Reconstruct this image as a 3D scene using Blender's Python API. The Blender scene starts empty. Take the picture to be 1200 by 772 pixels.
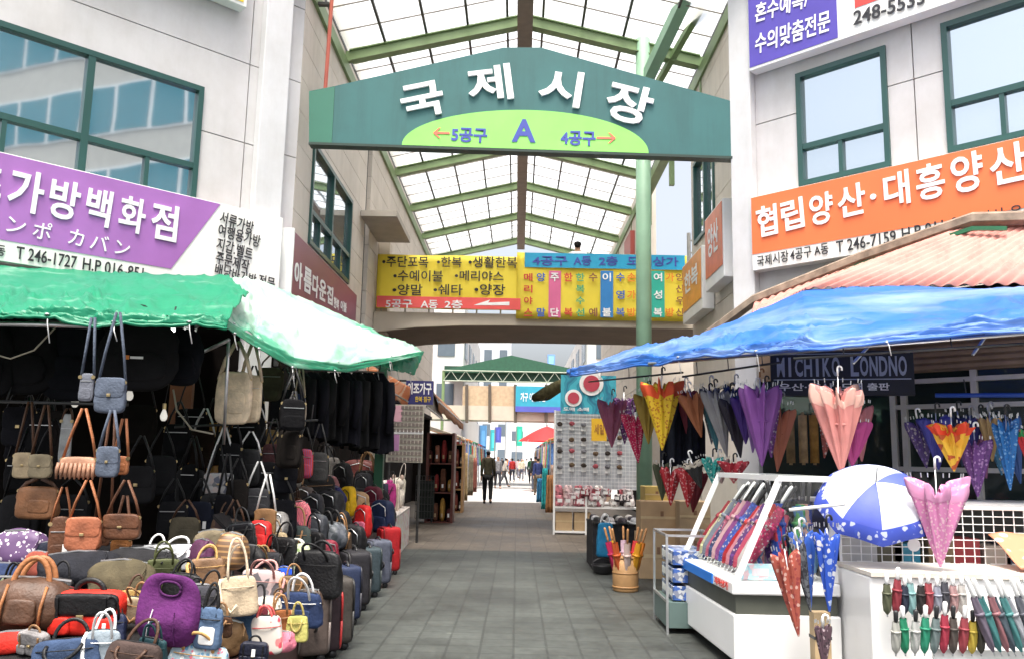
import bpy, math, random
from mathutils import Vector, Matrix, noise
R = math.radians
rnd = random.Random(11)
sc = bpy.context.scene
col = sc.collection

# ------------------------------------------------------------------ camera, sky, sun, exposure
CAM_H = 1.45
F = 1000.0
PITCH, ROLL, YAW = R(8.7), R(1.15), R(-0.5)
fw = Vector((math.sin(YAW)*math.cos(PITCH), math.cos(YAW)*math.cos(PITCH), math.sin(PITCH)))
r0 = Vector((math.cos(YAW), -math.sin(YAW), 0)); u0 = r0.cross(fw)
CR = r0*math.cos(ROLL)+u0*math.sin(ROLL); CU = u0*math.cos(ROLL)-r0*math.sin(ROLL)
cd = bpy.data.cameras.new('camera'); cam = bpy.data.objects.new('camera', cd); col.objects.link(cam)
cd.sensor_width = 36; cd.lens = F/1200*36; cd.clip_end = 2000; cd.clip_start = .05
cam.matrix_world = Matrix(((CR.x, CU.x, -fw.x, 0), (CR.y, CU.y, -fw.y, 0), (CR.z, CU.z, -fw.z, CAM_H), (0, 0, 0, 1)))
sc.camera = cam
SUN_EL, SUN_AZ = R(70), R(186)          # azimuth measured from +Y clockwise: the sun is high behind the camera
w = bpy.data.worlds.new('World'); sc.world = w; w.use_nodes = True
nt = w.node_tree; nt.nodes.clear()
so = nt.nodes.new('ShaderNodeOutputWorld'); bg = nt.nodes.new('ShaderNodeBackground'); sky = nt.nodes.new('ShaderNodeTexSky')
sky.sky_type = 'NISHITA'; sky.sun_disc = False; sky.sun_elevation = SUN_EL; sky.sun_rotation = SUN_AZ
sky.dust_density = 8; sky.air_density = 1.0; sky.ozone_density = 1.0
bg.inputs[1].default_value = 0.15
hs = nt.nodes.new('ShaderNodeHueSaturation'); hs.inputs['Saturation'].default_value = .42     # a hazy, whitish sky
nt.links.new(sky.outputs[0], hs.inputs['Color']); nt.links.new(hs.outputs[0], bg.inputs[0]); nt.links.new(bg.outputs[0], so.inputs[0])
sd = bpy.data.lights.new('sun', 'SUN'); sd.energy = 1.5; sd.angle = R(14); sd.color = (1, .92, .81)
sun = bpy.data.objects.new('sun', sd); col.objects.link(sun)
sv = Vector((math.sin(SUN_AZ)*math.cos(SUN_EL), math.cos(SUN_AZ)*math.cos(SUN_EL), math.sin(SUN_EL)))
sun.rotation_euler = sv.to_track_quat('Z', 'Y').to_euler()
vs = sc.view_settings
vs.view_transform = 'Standard'; vs.look = 'None'; vs.exposure = 1.35; vs.gamma = 1.0; vs.use_curve_mapping = False
sc.cycles.max_bounces = 8; sc.cycles.transparent_max_bounces = 12; sc.cycles.use_denoising = True

# ------------------------------------------------------------------ from the photograph's pixels to places
def ray(x, y): return CR*((x-600)/F)+CU*((386-y)/F)+fw
def at(x, y, Y): d = ray(x, y); return Vector((0, 0, CAM_H))+d*(Y/d.y)
def onplane(x, y, o, n):
    d = ray(x, y); c = Vector((0, 0, CAM_H)); return c+d*((Vector(o)-c).dot(n)/d.dot(n))
def gz(x, y, z=0): return onplane(x, y, (0, 0, z), Vector((0, 0, 1)))
def zc(p): return (p-Vector((0, 0, CAM_H))).dot(fw)
def px2m(p, n): return n/F*zc(p)

# ------------------------------------------------------------------ materials
MC = {}
def nodes(name):
    m = bpy.data.materials.new(name); m.use_nodes = True
    return m, m.node_tree, m.node_tree.nodes['Principled BSDF']
def ramp(t, stops, interp='LINEAR'):
    r = t.nodes.new('ShaderNodeValToRGB'); r.color_ramp.interpolation = interp
    el = r.color_ramp.elements
    while len(el) < len(stops): el.new(.5)
    for e, (p, c) in zip(el, stops): e.position = p; e.color = (*c, 1)
    return r
def sh(c, k): return tuple(min(1, max(0, x*k)) for x in c)
def mat(name, c, rough=.6, metal=0., var=.15, vs=6., bump=0., bs=60., spec=.5, trans=0.):
    key = (name, c, rough, metal, var, vs, bump, trans)
    if key in MC: return MC[key]
    m, t, b = nodes(name)
    tc = t.nodes.new('ShaderNodeTexCoord'); n = t.nodes.new('ShaderNodeTexNoise'); n.inputs['Scale'].default_value = vs; n.inputs['Detail'].default_value = 6
    t.links.new(tc.outputs['Object'], n.inputs['Vector'])
    rp = ramp(t, [(.3, sh(c, 1-var)), (.7, sh(c, 1+var*.7))]); t.links.new(n.outputs[0], rp.inputs[0]); t.links.new(rp.outputs[0], b.inputs['Base Color'])
    b.inputs['Roughness'].default_value = rough; b.inputs['Metallic'].default_value = metal; b.inputs['Specular IOR Level'].default_value = spec
    if bump:
        n2 = t.nodes.new('ShaderNodeTexNoise'); n2.inputs['Scale'].default_value = bs; n2.inputs['Detail'].default_value = 3
        t.links.new(tc.outputs['Object'], n2.inputs['Vector'])
        bp = t.nodes.new('ShaderNodeBump'); bp.inputs['Strength'].default_value = bump; bp.inputs['Distance'].default_value = .01
        t.links.new(n2.outputs[0], bp.inputs['Height']); t.links.new(bp.outputs[0], b.inputs['Normal'])
    if trans:
        tr = t.nodes.new('ShaderNodeBsdfTranslucent'); t.links.new(rp.outputs[0], tr.inputs[0])
        mx = t.nodes.new('ShaderNodeMixShader'); mx.inputs[0].default_value = trans
        t.links.new(b.outputs[0], mx.inputs[1]); t.links.new(tr.outputs[0], mx.inputs[2]); t.links.new(mx.outputs[0], t.nodes['Material Output'].inputs[0])
    MC[key] = m; return m
def pattern(name, kind, cols, scale=20., rough=.55, trans=.25):
    key = (name, kind, tuple(cols), scale)
    if key in MC: return MC[key]
    m, t, b = nodes(name); tc = t.nodes.new('ShaderNodeTexCoord')
    N = len(cols)
    if kind in ('dots', 'floral', 'cells'):
        v = t.nodes.new('ShaderNodeTexVoronoi'); v.inputs['Scale'].default_value = scale
        nn = t.nodes.new('ShaderNodeTexNoise'); nn.inputs['Scale'].default_value = scale*.9; nn.inputs['Detail'].default_value = 3; t.links.new(tc.outputs['Object'], nn.inputs['Vector'])
        va = t.nodes.new('ShaderNodeVectorMath'); va.operation = 'MULTIPLY_ADD'; va.inputs[1].default_value = (.9/scale,)*3 if kind != 'cells' else (.6/scale,)*3
        t.links.new(nn.outputs['Color'], va.inputs[0]); t.links.new(tc.outputs['Object'], va.inputs[2]); t.links.new(va.outputs[0], v.inputs['Vector'])
        if kind == 'dots':
            rp = ramp(t, [(0, cols[1]), (.34, cols[1]), (.38, cols[0])]); t.links.new(v.outputs['Distance'], rp.inputs[0])
            out = rp.outputs[0]
        elif kind == 'cells':
            sp = t.nodes.new('ShaderNodeSeparateColor'); t.links.new(v.outputs['Color'], sp.inputs[0])
            rp = ramp(t, [(i/N, c) for i, c in enumerate(cols)], 'CONSTANT'); t.links.new(sp.outputs[0], rp.inputs[0]); out = rp.outputs[0]
        else:
            sp = t.nodes.new('ShaderNodeSeparateColor'); t.links.new(v.outputs['Color'], sp.inputs[0])
            rp = ramp(t, [(i/(N-1), c) for i, c in enumerate(cols[1:])], 'CONSTANT'); t.links.new(sp.outputs[0], rp.inputs[0])
            r2 = ramp(t, [(.36, (0, 0, 0)), (.42, (1, 1, 1))]); t.links.new(v.outputs['Distance'], r2.inputs[0])
            mx = t.nodes.new('ShaderNodeMix'); mx.data_type = 'RGBA'; mx.inputs[7].default_value = (*cols[0], 1)
            t.links.new(r2.outputs[0], mx.inputs[0]); t.links.new(rp.outputs[0], mx.inputs[6]); out = mx.outputs[2]
    else:
        wv = t.nodes.new('ShaderNodeTexWave'); wv.inputs['Scale'].default_value = scale; wv.inputs['Distortion'].default_value = 9 if kind == 'tiger' else 0.3
        wv.inputs['Detail Scale'].default_value = 1.5
        wv.bands_direction = 'X' if kind != 'bands' else 'Z'
        t.links.new(tc.outputs['Object'], wv.inputs['Vector'])
        rp = ramp(t, [(i/N, c) for i, c in enumerate(cols)], 'CONSTANT' if kind != 'tiger' else 'LINEAR'); t.links.new(wv.outputs[0], rp.inputs[0]); out = rp.outputs[0]
    t.links.new(out, b.inputs['Base Color']); b.inputs['Roughness'].default_value = rough
    if trans:
        tr = t.nodes.new('ShaderNodeBsdfTranslucent'); t.links.new(out, tr.inputs[0])
        mx = t.nodes.new('ShaderNodeMixShader'); mx.inputs[0].default_value = trans
        t.links.new(b.outputs[0], mx.inputs[1]); t.links.new(tr.outputs[0], mx.inputs[2]); t.links.new(mx.outputs[0], t.nodes['Material Output'].inputs[0])
    MC[key] = m; return m
def sheen_tarp(name, c, pale, rough=.4, trans=.3, sc=(1.2, 1.2, 5), lo=.50, hi=.66):
    """Tarpaulin with sky sheen painted in as pale streaky patches, with darker dirt."""
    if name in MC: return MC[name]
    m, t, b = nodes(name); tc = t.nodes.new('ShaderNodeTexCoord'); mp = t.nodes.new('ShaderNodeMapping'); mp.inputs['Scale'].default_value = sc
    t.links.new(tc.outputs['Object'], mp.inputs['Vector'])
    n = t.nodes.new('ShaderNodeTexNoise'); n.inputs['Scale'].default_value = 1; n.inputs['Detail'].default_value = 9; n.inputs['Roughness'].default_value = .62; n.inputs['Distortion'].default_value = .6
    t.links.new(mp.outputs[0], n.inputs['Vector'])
    rp = ramp(t, [(.28, sh(c, .6)), (.42, c), (lo, c), (hi, pale)]); t.links.new(n.outputs[0], rp.inputs[0]); t.links.new(rp.outputs[0], b.inputs['Base Color'])  # the pale stop paints sky sheen and blown highlights into the colour
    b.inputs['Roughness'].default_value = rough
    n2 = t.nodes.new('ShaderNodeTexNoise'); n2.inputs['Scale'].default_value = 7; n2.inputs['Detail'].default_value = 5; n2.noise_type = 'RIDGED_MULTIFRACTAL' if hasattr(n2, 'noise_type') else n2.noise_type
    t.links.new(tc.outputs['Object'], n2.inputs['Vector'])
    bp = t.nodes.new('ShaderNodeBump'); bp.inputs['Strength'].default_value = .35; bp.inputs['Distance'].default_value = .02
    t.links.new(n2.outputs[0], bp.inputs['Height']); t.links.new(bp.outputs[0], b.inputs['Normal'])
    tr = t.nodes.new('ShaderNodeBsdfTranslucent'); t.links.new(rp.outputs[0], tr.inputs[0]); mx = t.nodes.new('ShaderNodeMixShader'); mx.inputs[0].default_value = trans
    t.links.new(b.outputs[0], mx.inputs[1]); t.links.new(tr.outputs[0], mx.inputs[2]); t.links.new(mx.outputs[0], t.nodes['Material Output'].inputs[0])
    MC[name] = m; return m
def grimy(name, c, rough=.6, k=.78):
    """Painted outdoor sheet with rain streaks running down it."""
    key = (name, c)
    if key in MC: return MC[key]
    m, t, b = nodes(name); tc = t.nodes.new('ShaderNodeTexCoord'); out = []
    for s_, d in (((2.2, 2.2, .16), 7), ((.6, .6, .5), 5)):
        mp = t.nodes.new('ShaderNodeMapping'); mp.inputs['Scale'].default_value = s_; t.links.new(tc.outputs['Object'], mp.inputs['Vector'])
        n = t.nodes.new('ShaderNodeTexNoise'); n.inputs['Scale'].default_value = 2.2; n.inputs['Detail'].default_value = d; n.inputs['Roughness'].default_value = .7; t.links.new(mp.outputs[0], n.inputs['Vector']); out.append(n)
    r1 = ramp(t, [(.33, sh(c, k)), (.52, c), (.75, sh(c, 1.03))]); r2 = ramp(t, [(.3, (.86, .85, .83)), (.6, (1, 1, 1))])
    t.links.new(out[0].outputs[0], r1.inputs[0]); t.links.new(out[1].outputs[0], r2.inputs[0])
    mx = t.nodes.new('ShaderNodeMix'); mx.data_type = 'RGBA'; mx.blend_type = 'MULTIPLY'; mx.inputs[0].default_value = 1
    t.links.new(r1.outputs[0], mx.inputs[6]); t.links.new(r2.outputs[0], mx.inputs[7]); t.links.new(mx.outputs[2], b.inputs['Base Color']); b.inputs['Roughness'].default_value = rough
    MC[key] = m; return m
def glass(name, refl=.12, tint=(.95, .98, .97)):
    if name in MC: return MC[name]
    m = bpy.data.materials.new(name); m.use_nodes = True; t = m.node_tree; t.nodes.clear()
    o = t.nodes.new('ShaderNodeOutputMaterial'); a = t.nodes.new('ShaderNodeBsdfTransparent'); g = t.nodes.new('ShaderNodeBsdfGlossy'); mx = t.nodes.new('ShaderNodeMixShader')
    a.inputs[0].default_value = (*tint, 1); g.inputs['Roughness'].default_value = .02; mx.inputs[0].default_value = refl
    t.links.new(a.outputs[0], mx.inputs[1]); t.links.new(g.outputs[0], mx.inputs[2]); t.links.new(mx.outputs[0], o.inputs[0])
    MC[name] = m; return m
def emit(name, c, s):
    if name in MC: return MC[name]
    m, t, b = nodes(name); b.inputs['Base Color'].default_value = (*c, 1); b.inputs['Emission Color'].default_value = (*c, 1); b.inputs['Emission Strength'].default_value = s
    MC[name] = m; return m
def fab(c, var=.35): return mat('fabric', c, .85, 0, var, 11, .5, 60, .25)
def lea(c): return mat('leather', c, .5, 0, .4, 9, .45, 55, .35)
def nyl(c): return mat('nylon', c, .62, 0, .3, 10, .5, 28, .3)
def cloth(c): return mat('umbrella cloth', c, .55, 0, .12, 6, .15, 30, .5, .3)
def paint(c, rough=.45): return mat('paint', c, rough, 0, .08, 3, .05, 20)
METAL = mat('steel', (.62, .63, .64), .32, .9, .1, 8)
DKMETAL = mat('dark steel', (.06, .06, .06), .45, .6, .2, 8)
BRASS = mat('brass', (.62, .48, .25), .3, .9, .1, 8)
BLACK = mat('black plastic', (.018, .018, .02), .4, 0, .2, 8)
WHITEP = paint((.78, .78, .77))
CARD = mat('cardboard', (.43, .30, .17), .85, 0, .15, 5, .1, 30)
WOOD = mat('wood', (.35, .20, .09), .6, 0, .3, 4, .1, 20)

# ------------------------------------------------------------------ mesh helpers
def spow(a, p): return math.copysign(abs(a)**p, a)
class MB:
    def __init__(s): s.v = []; s.f = []
    def add(s, vs, fs, M=None):
        k = len(s.v)
        s.v += [(M @ Vector(p) if M else Vector(p)) for p in vs]; s.f += [[i+k for i in f] for f in fs]; return s
    def box(s, a, b, M=None):
        x0, y0, z0 = a; x1, y1, z1 = b
        return s.add([(x0, y0, z0), (x1, y0, z0), (x1, y1, z0), (x0, y1, z0), (x0, y0, z1), (x1, y0, z1), (x1, y1, z1), (x0, y1, z1)],
                     [(3, 2, 1, 0), (4, 5, 6, 7), (0, 1, 5, 4), (1, 2, 6, 5), (2, 3, 7, 6), (3, 0, 4, 7)], M)
    def cbox(s, c, size, M=None):
        return s.box([c[i]-size[i]/2 for i in range(3)], [c[i]+size[i]/2 for i in range(3)], M)
    def tube(s, pts, r, n=8, M=None, flat=None):
        pts = [Vector(p) for p in pts]; rs = r if isinstance(r, (list, tuple)) else [r]*len(pts)
        vs, fs = [], []; up = None
        for i, p in enumerate(pts):
            d = (pts[min(i+1, len(pts)-1)]-pts[max(i-1, 0)]).normalized()
            if up is None: up = Vector((0, 0, 1)) if abs(d.z) < .9 else Vector((0, 1, 0))
            a = d.cross(up)
            a = a.normalized() if a.length > 1e-4 else Vector((1, 0, 0))
            up = a.cross(d).normalized()
            for k in range(n):
                th = 2*math.pi*k/n+math.pi/n
                vs.append(p+a*math.cos(th)*rs[i]*(flat or 1)+up*math.sin(th)*rs[i])
        for i in range(len(pts)-1):
            for k in range(n): fs.append((i*n+k, i*n+(k+1) % n, (i+1)*n+(k+1) % n, (i+1)*n+k))
        fs.append(tuple(range(n-1, -1, -1))); e = (len(pts)-1)*n; fs.append(tuple(range(e, e+n)))
        return s.add(vs, fs, M)
    def lathe(s, prof, n=16, M=None):
        vs, fs = [], []
        for r, z in prof:
            for k in range(n): vs.append((r*math.cos(2*math.pi*k/n), r*math.sin(2*math.pi*k/n), z))
        for i in range(len(prof)-1):
            for k in range(n): fs.append((i*n+k, i*n+(k+1) % n, (i+1)*n+(k+1) % n, (i+1)*n+k))
        fs.append(tuple(range(n-1, -1, -1))); e = (len(prof)-1)*n; fs.append(tuple(range(e, e+n)))
        return s.add(vs, fs, M)
    def grid(s, fn, nu, nv, M=None):
        vs = [fn(i/nu, j/nv) for j in range(nv+1) for i in range(nu+1)]
        fs = [(j*(nu+1)+i, j*(nu+1)+i+1, (j+1)*(nu+1)+i+1, (j+1)*(nu+1)+i) for j in range(nv) for i in range(nu)]
        return s.add(vs, fs, M)
    def prism(s, poly, h0, h1, M=None):
        n = len(poly)
        return s.add([(*p, h0) for p in poly]+[(*p, h1) for p in poly], [tuple(range(n-1, -1, -1)), tuple(range(n, 2*n))]+[(i, (i+1) % n, n+(i+1) % n, n+i) for i in range(n)], M)
    def blob(s, w, h, d, e=3.5, pz=4, top=1., topd=.7, wob=.05, c=(0, 0, 0), M=None, nu=36, nv=18, seed=None):
        q = rnd if seed is None else random.Random(seed)
        ph = [q.uniform(0, 6.3) for _ in range(6)]
        vs, fs = [], []
        for j in range(nv+1):
            t = .5-.5*math.cos(math.pi*j/nv)
            pr = max(0, 1-abs(2*t-1)**pz)**(1/pz)
            if j in (0, nv): pr = .12
            kw = (1+(top-1)*t)*pr; kd = (1+(topd-1)*t)*pr
            for k in range(nu):
                th = 2*math.pi*k/nu
                x = spow(math.cos(th), 2/e)*w/2*kw; y = spow(math.sin(th), 2/e)*d/2*kd; z = t*h
                g = 1+wob*(math.sin(3*th+ph[0]+4*t)+.6*math.sin(5*th+ph[1]-6*t)+.5*math.sin(9*t+ph[2]+2*th))
                if wob > .012:
                    nz = noise.noise(Vector((x*9/max(w, .2)+ph[0]*9, y*9/max(w, .2)+ph[1]*5, z*7/max(h, .2))))+.6*abs(noise.noise(Vector((x*20/max(w, .2)+ph[4], y*20/max(w, .2), z*14/max(h, .2)+ph[5]))))
                    g += nz*.085*min(1, wob*30)
                vs.append((c[0]+x*g, c[1]+y*g, c[2]+z+wob*.35*h*math.sin(2*th+ph[3])*t))
        for j in range(nv):
            for k in range(nu): fs.append((j*nu+k, j*nu+(k+1) % nu, (j+1)*nu+(k+1) % nu, (j+1)*nu+k))
        fs.append(tuple(range(nu-1, -1, -1))); fs.append(tuple(range(nv*nu, nv*nu+nu)))
        return s.add(vs, fs, M)
    def build(s, name, m, parent=None, smooth=False, bevel=0, world=False, loc=None, solid=0):
        off = Vector((0, 0, 0))
        if world:
            p = parent
            while p: off = off+p.location; p = p.parent
        if loc is not None: off = off+Vector(loc)
        me = bpy.data.meshes.new(name); me.from_pydata([tuple(v-off) for v in s.v], [], s.f); me.update()
        ms = m if isinstance(m, (list, tuple)) else [m]
        for q in ms: me.materials.append(q)
        if smooth:
            for p in me.polygons: p.use_smooth = True
        o = bpy.data.objects.new(name, me); col.objects.link(o)
        if parent: o.parent = parent
        if loc is not None: o.location = loc
        if solid:
            b = o.modifiers.new('solid', 'SOLIDIFY'); b.thickness = solid; b.offset = 0
        if bevel:
            b = o.modifiers.new('bevel', 'BEVEL'); b.width = bevel; b.segments = 2; b.limit_method = 'ANGLE'; b.angle_limit = R(40)
        return o
def tag(o, label, cat, group=None, kind=None):
    if label: o['label'] = label
    if cat: o['category'] = cat
    if group: o['group'] = group
    if kind: o['kind'] = kind
    return o
def thing(name, label, cat, loc=(0, 0, 0), rz=0, group=None, rx=0, ry=0):
    o = bpy.data.objects.new(name, None); col.objects.link(o); o.empty_display_size = .1
    o.location = loc; o.rotation_euler = (rx, ry, rz); return tag(o, label, cat, group)
def struct(name, mb, m, **k):
    o = mb.build(name, m, **k); o['kind'] = 'structure'; return o
def lerp(a, b, t): return a+(b-a)*t
def bil(a, b, c, d, u, v): return a*(1-u)*(1-v)+b*u*(1-v)+c*u*v+d*(1-u)*v   # a b along u at v=0; d c at v=1
class Fr:                                    # an upright plane: s to the right along it, z up, n out of it
    def __init__(s, o, r):
        s.o = Vector(o); s.r = Vector(r).normalized(); s.n = s.r.cross(Vector((0, 0, 1))).normalized(); u = s.n.cross(s.r)
        s.M = Matrix(((s.r.x, u.x, s.n.x, s.o.x), (s.r.y, u.y, s.n.y, s.o.y), (s.r.z, u.z, s.n.z, s.o.z), (0, 0, 0, 1)))
    def p(s, a, z, n=0): return s.M @ Vector((a, z, n))
    def sz(s, x, y, n=0):
        q = s.M.inverted() @ onplane(x, y, s.o+s.n*n, s.n); return q.x, q.y
TC = {}
def text_mesh(t, bold, ext):
    k = (t, bold, ext)
    if k not in TC:
        cu = bpy.data.curves.new('lettering', 'FONT'); cu.body = t; cu.size = 1; cu.offset = bold; cu.extrude = ext; cu.resolution_u = 3
        ob = bpy.data.objects.new('lettering', cu); col.objects.link(ob)
        bpy.context.view_layer.update()
        me = bpy.data.meshes.new_from_object(ob.evaluated_get(bpy.context.evaluated_depsgraph_get()))
        vs = [v.co.copy() for v in me.vertices]; fs = [tuple(p.vertices) for p in me.polygons]
        bpy.data.objects.remove(ob); bpy.data.curves.remove(cu); bpy.data.meshes.remove(me)
        TC[k] = (vs, fs)
    return TC[k]
def letters(mb, t, M, s0, z0, s1, z1, n=.004, bold=.02, thick=.004, ang=0, shear=0):
    """Writes t into the box s0..s1, z0..z1 of plane M."""
    vs, fs = text_mesh(t, bold, .02)
    if not vs: return mb
    x0 = min(v.x for v in vs); x1 = max(v.x for v in vs); y0 = min(v.y for v in vs); y1 = max(v.y for v in vs)
    cx, cy = (s0+s1)/2, (z0+z1)/2; ca, sa = math.cos(ang), math.sin(ang)
    out = []
    for v in vs:
        a = ((v.x-x0)/(x1-x0)-.5)*(s1-s0); b = ((v.y-y0)/(y1-y0)-.5)*(z1-z0); a += shear*b
        out.append((cx+a*ca-b*sa, cy+a*sa+b*ca, n+(thick if v.z > 0 else 0)))
    return mb.add(out, fs, M)
# ------------------------------------------------------------------ ground
def paver(name, c1, c2, cm, size, mort):
    m, t, b = nodes(name); tc = t.nodes.new('ShaderNodeTexCoord')
    br = t.nodes.new('ShaderNodeTexBrick'); br.offset = 0; br.squash = 1
    br.inputs['Scale'].default_value = 1; br.inputs['Brick Width'].default_value = size; br.inputs['Row Height'].default_value = size
    br.inputs['Mortar Size'].default_value = mort; br.inputs['Mortar Smooth'].default_value = .3; br.inputs['Bias'].default_value = 0
    br.inputs['Color1'].default_value = (*c1, 1); br.inputs['Color2'].default_value = (*c2, 1); br.inputs['Mortar'].default_value = (*cm, 1)
    t.links.new(tc.outputs['Object'], br.inputs['Vector'])
    n = t.nodes.new('ShaderNodeTexNoise'); n.inputs['Scale'].default_value = .9; n.inputs['Detail'].default_value = 8; n.inputs['Roughness'].default_value = .65
    t.links.new(tc.outputs['Object'], n.inputs['Vector'])
    rp = ramp(t, [(.34, (.6, .57, .53)), (.5, (1, .98, .95)), (.66, (1.35, 1.33, 1.3))]); t.links.new(n.outputs[0], rp.inputs[0])
    mx = t.nodes.new('ShaderNodeMix'); mx.data_type = 'RGBA'; mx.blend_type = 'MULTIPLY'; mx.inputs[0].default_value = 1
    t.links.new(br.outputs[0], mx.inputs[6]); t.links.new(rp.outputs[0], mx.inputs[7]); t.links.new(mx.outputs[2], b.inputs['Base Color'])
    vo = t.nodes.new('ShaderNodeTexVoronoi'); vo.inputs['Scale'].default_value = 2.3; t.links.new(tc.outputs['Object'], vo.inputs['Vector'])
    r3 = ramp(t, [(.05, (1.5, 1.5, 1.45)), (.09, (1, 1, 1))]); t.links.new(vo.outputs['Distance'], r3.inputs[0])
    n3 = t.nodes.new('ShaderNodeTexNoise'); n3.inputs['Scale'].default_value = 14; n3.inputs['Detail'].default_value = 4; t.links.new(tc.outputs['Object'], n3.inputs['Vector'])
    r4 = ramp(t, [(.3, (.78, .78, .78)), (.7, (1.15, 1.15, 1.15))]); t.links.new(n3.outputs[0], r4.inputs[0])
    for rr in (r3, r4):
        m2 = t.nodes.new('ShaderNodeMix'); m2.data_type = 'RGBA'; m2.blend_type = 'MULTIPLY'; m2.inputs[0].default_value = 1
        t.links.new(mx.outputs[2], m2.inputs[6]); t.links.new(rr.outputs[0], m2.inputs[7]); mx = m2
    t.links.new(mx.outputs[2], b.inputs['Base Color'])
    r2 = ramp(t, [(.3, (.45,)*3), (.7, (.75,)*3)]); t.links.new(n.outputs[0], r2.inputs[0]); t.links.new(r2.outputs[0], b.inputs['Roughness'])
    bp = t.nodes.new('ShaderNodeBump'); bp.inputs['Strength'].default_value = .25; bp.inputs['Distance'].default_value = .01; bp.invert = True
    t.links.new(br.outputs['Fac'], bp.inputs['Height']); t.links.new(bp.outputs[0], b.inputs['Normal'])
    return m
g = struct('ground', MB().add([(-400, -400, -.012), (400, -400, -.012), (400, 400, -.012), (-400, 400, -.012)], [(0, 1, 2, 3)]), mat('asphalt', (.11, .11, .11), .85, 0, .2, 2, .2, 90))
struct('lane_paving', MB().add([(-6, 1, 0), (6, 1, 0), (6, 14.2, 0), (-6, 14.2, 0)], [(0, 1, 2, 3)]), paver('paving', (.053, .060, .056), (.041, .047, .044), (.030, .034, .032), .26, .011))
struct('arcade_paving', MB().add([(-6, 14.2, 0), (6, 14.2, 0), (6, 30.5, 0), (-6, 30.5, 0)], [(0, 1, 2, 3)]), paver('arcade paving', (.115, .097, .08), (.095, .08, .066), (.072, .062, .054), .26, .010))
struct('far_road', MB().add([(-6, 30.5, 0), (6, 30.5, 0), (6, 150, 0), (-6, 150, 0)], [(0, 1, 2, 3)]), mat('sunlit concrete', (.5, .49, .47), .8, 0, .15, 1.5))  # sunlight of the open street painted in as a paler ground colour

# ------------------------------------------------------------------ buildings
WHITEW = grimy('wall panel', (.57, .555, .555), .55, .955)
BEIGEW = grimy('siding', (.62, .56, .49), .6, .9)
JOINT = mat('joint', (.12, .12, .12), .9)
GREENF = paint((.022, .075, .068), .35)
def mirrorglass(name='window glass'):
    if name in MC: return MC[name]
    m, t, b = nodes(name)
    tc = t.nodes.new('ShaderNodeTexCoord'); n = t.nodes.new('ShaderNodeTexNoise'); n.inputs['Scale'].default_value = .8
    bp = t.nodes.new('ShaderNodeBump'); bp.inputs['Strength'].default_value = .04; bp.inputs['Distance'].default_value = .05
    t.links.new(tc.outputs['Object'], n.inputs['Vector']); t.links.new(n.outputs[0], bp.inputs['Height']); t.links.new(bp.outputs[0], b.inputs['Normal'])
    b.inputs['Base Color'].default_value = (.55, .62, .67, 1); b.inputs['Metallic'].default_value = .9; b.inputs['Roughness'].default_value = .03
    MC[name] = m; return m
def wall(fr, s0, s1, z0, z1, zj, sj, holes, parent, m, name='wall', gap=.007):
    S = sorted({s0, s1, *sj, *[h[0] for h in holes], *[h[1] for h in holes]}); Z = sorted({z0, z1, *zj, *[h[2] for h in holes], *[h[3] for h in holes]})
    S = [a for a in S if s0 <= a <= s1]; Z = [a for a in Z if z0 <= a <= z1]
    mb, bk = MB(), MB()
    for a, b in zip(S, S[1:]):
        for c, d in zip(Z, Z[1:]):
            cx, cy = (a+b)/2, (c+d)/2
            if any(h[0] < cx < h[1] and h[2] < cy < h[3] for h in holes): continue
            mb.box((a+(gap if a in sj else 0), c+(gap if c in zj else 0), -.08), (b-(gap if b in sj else 0), d-(gap if d in zj else 0), 0), fr.M)
            bk.box((a, c, -.14), (b, d, -.085), fr.M)
    o = mb.build(name, m, parent, world=True)
    bk.build('wall_backing', JOINT, o, world=True)
    return o
def window(fr, s0, s1, z0, z1, mull, trans, low, parent, fw_=.065):
    mb = MB()
    def bar(a, c, b, d, n0=-.06, n1=.035): mb.box((a, c, n0), (b, d, n1), fr.M)
    bar(s0, z0, s0+fw_, z1); bar(s1-fw_, z0, s1, z1); bar(s0+fw_, z1-fw_, s1-fw_, z1); bar(s0+fw_, z0, s1-fw_, z0+fw_)
    for a in mull: bar(a-.04, z0+fw_, a+.04, z1-fw_, -.058, .03)
    if trans:
        bar(s0+fw_, trans-.035, s1-fw_, trans+.035, -.055, .026)
        for a in low: bar(a-.025, z0+fw_, a+.025, trans-.035, -.05, .02)
    f = mb.build('window_frame', GREENF, parent, world=True)
    MB().box((s0+.01, z0+.01, -.045), (s1-.01, z1-.01, -.03), fr.M).build('pane', mirrorglass(), f, world=True)
    return f
LFr = Fr((-3.05, 11, 0), (1, 1, 0)); RFr = Fr((3.0, 11, 0), (1, -1, 0))
LIn = Fr((-3.05, 0, 0), (0, 1, 0)); RIn = Fr((3.0, 0, 0), (0, -1, 0))      # s = Y and s = -Y
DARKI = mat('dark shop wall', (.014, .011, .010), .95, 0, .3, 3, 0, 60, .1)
bl = thing('corner_building', 'white panelled corner building with a wide green-framed window over the bag shop', 'building', (-4, 12, 0))
WB = 4.38
wall(LFr, -5.2, 0, 3.25, 9.3, [4.34, 5.41, 6.48, 7.55, 8.6], [-.75], [(-4.2, -1.34, WB, 5.96)], bl, WHITEW, 'facade_wall')
window(LFr, -4.2, -1.34, WB, 5.96, [-2.66], 4.93, [-3.45, -1.95], bl)
MB().box((-.63, 0, .002), (-.25, 9.3, .14), LFr.M).build('corner_column', grimy('column paint', (.61, .61, .62), .6, .95), bl, world=True, bevel=.01)
zs = [3.3+.47*i for i in range(13)]
wall(LIn, 11.02, 16.1, 2.6, 8.9, zs, [], [(11.85, 14.75, 4.45, 5.97)], bl, BEIGEW, 'inner_wall', .005)
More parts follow.
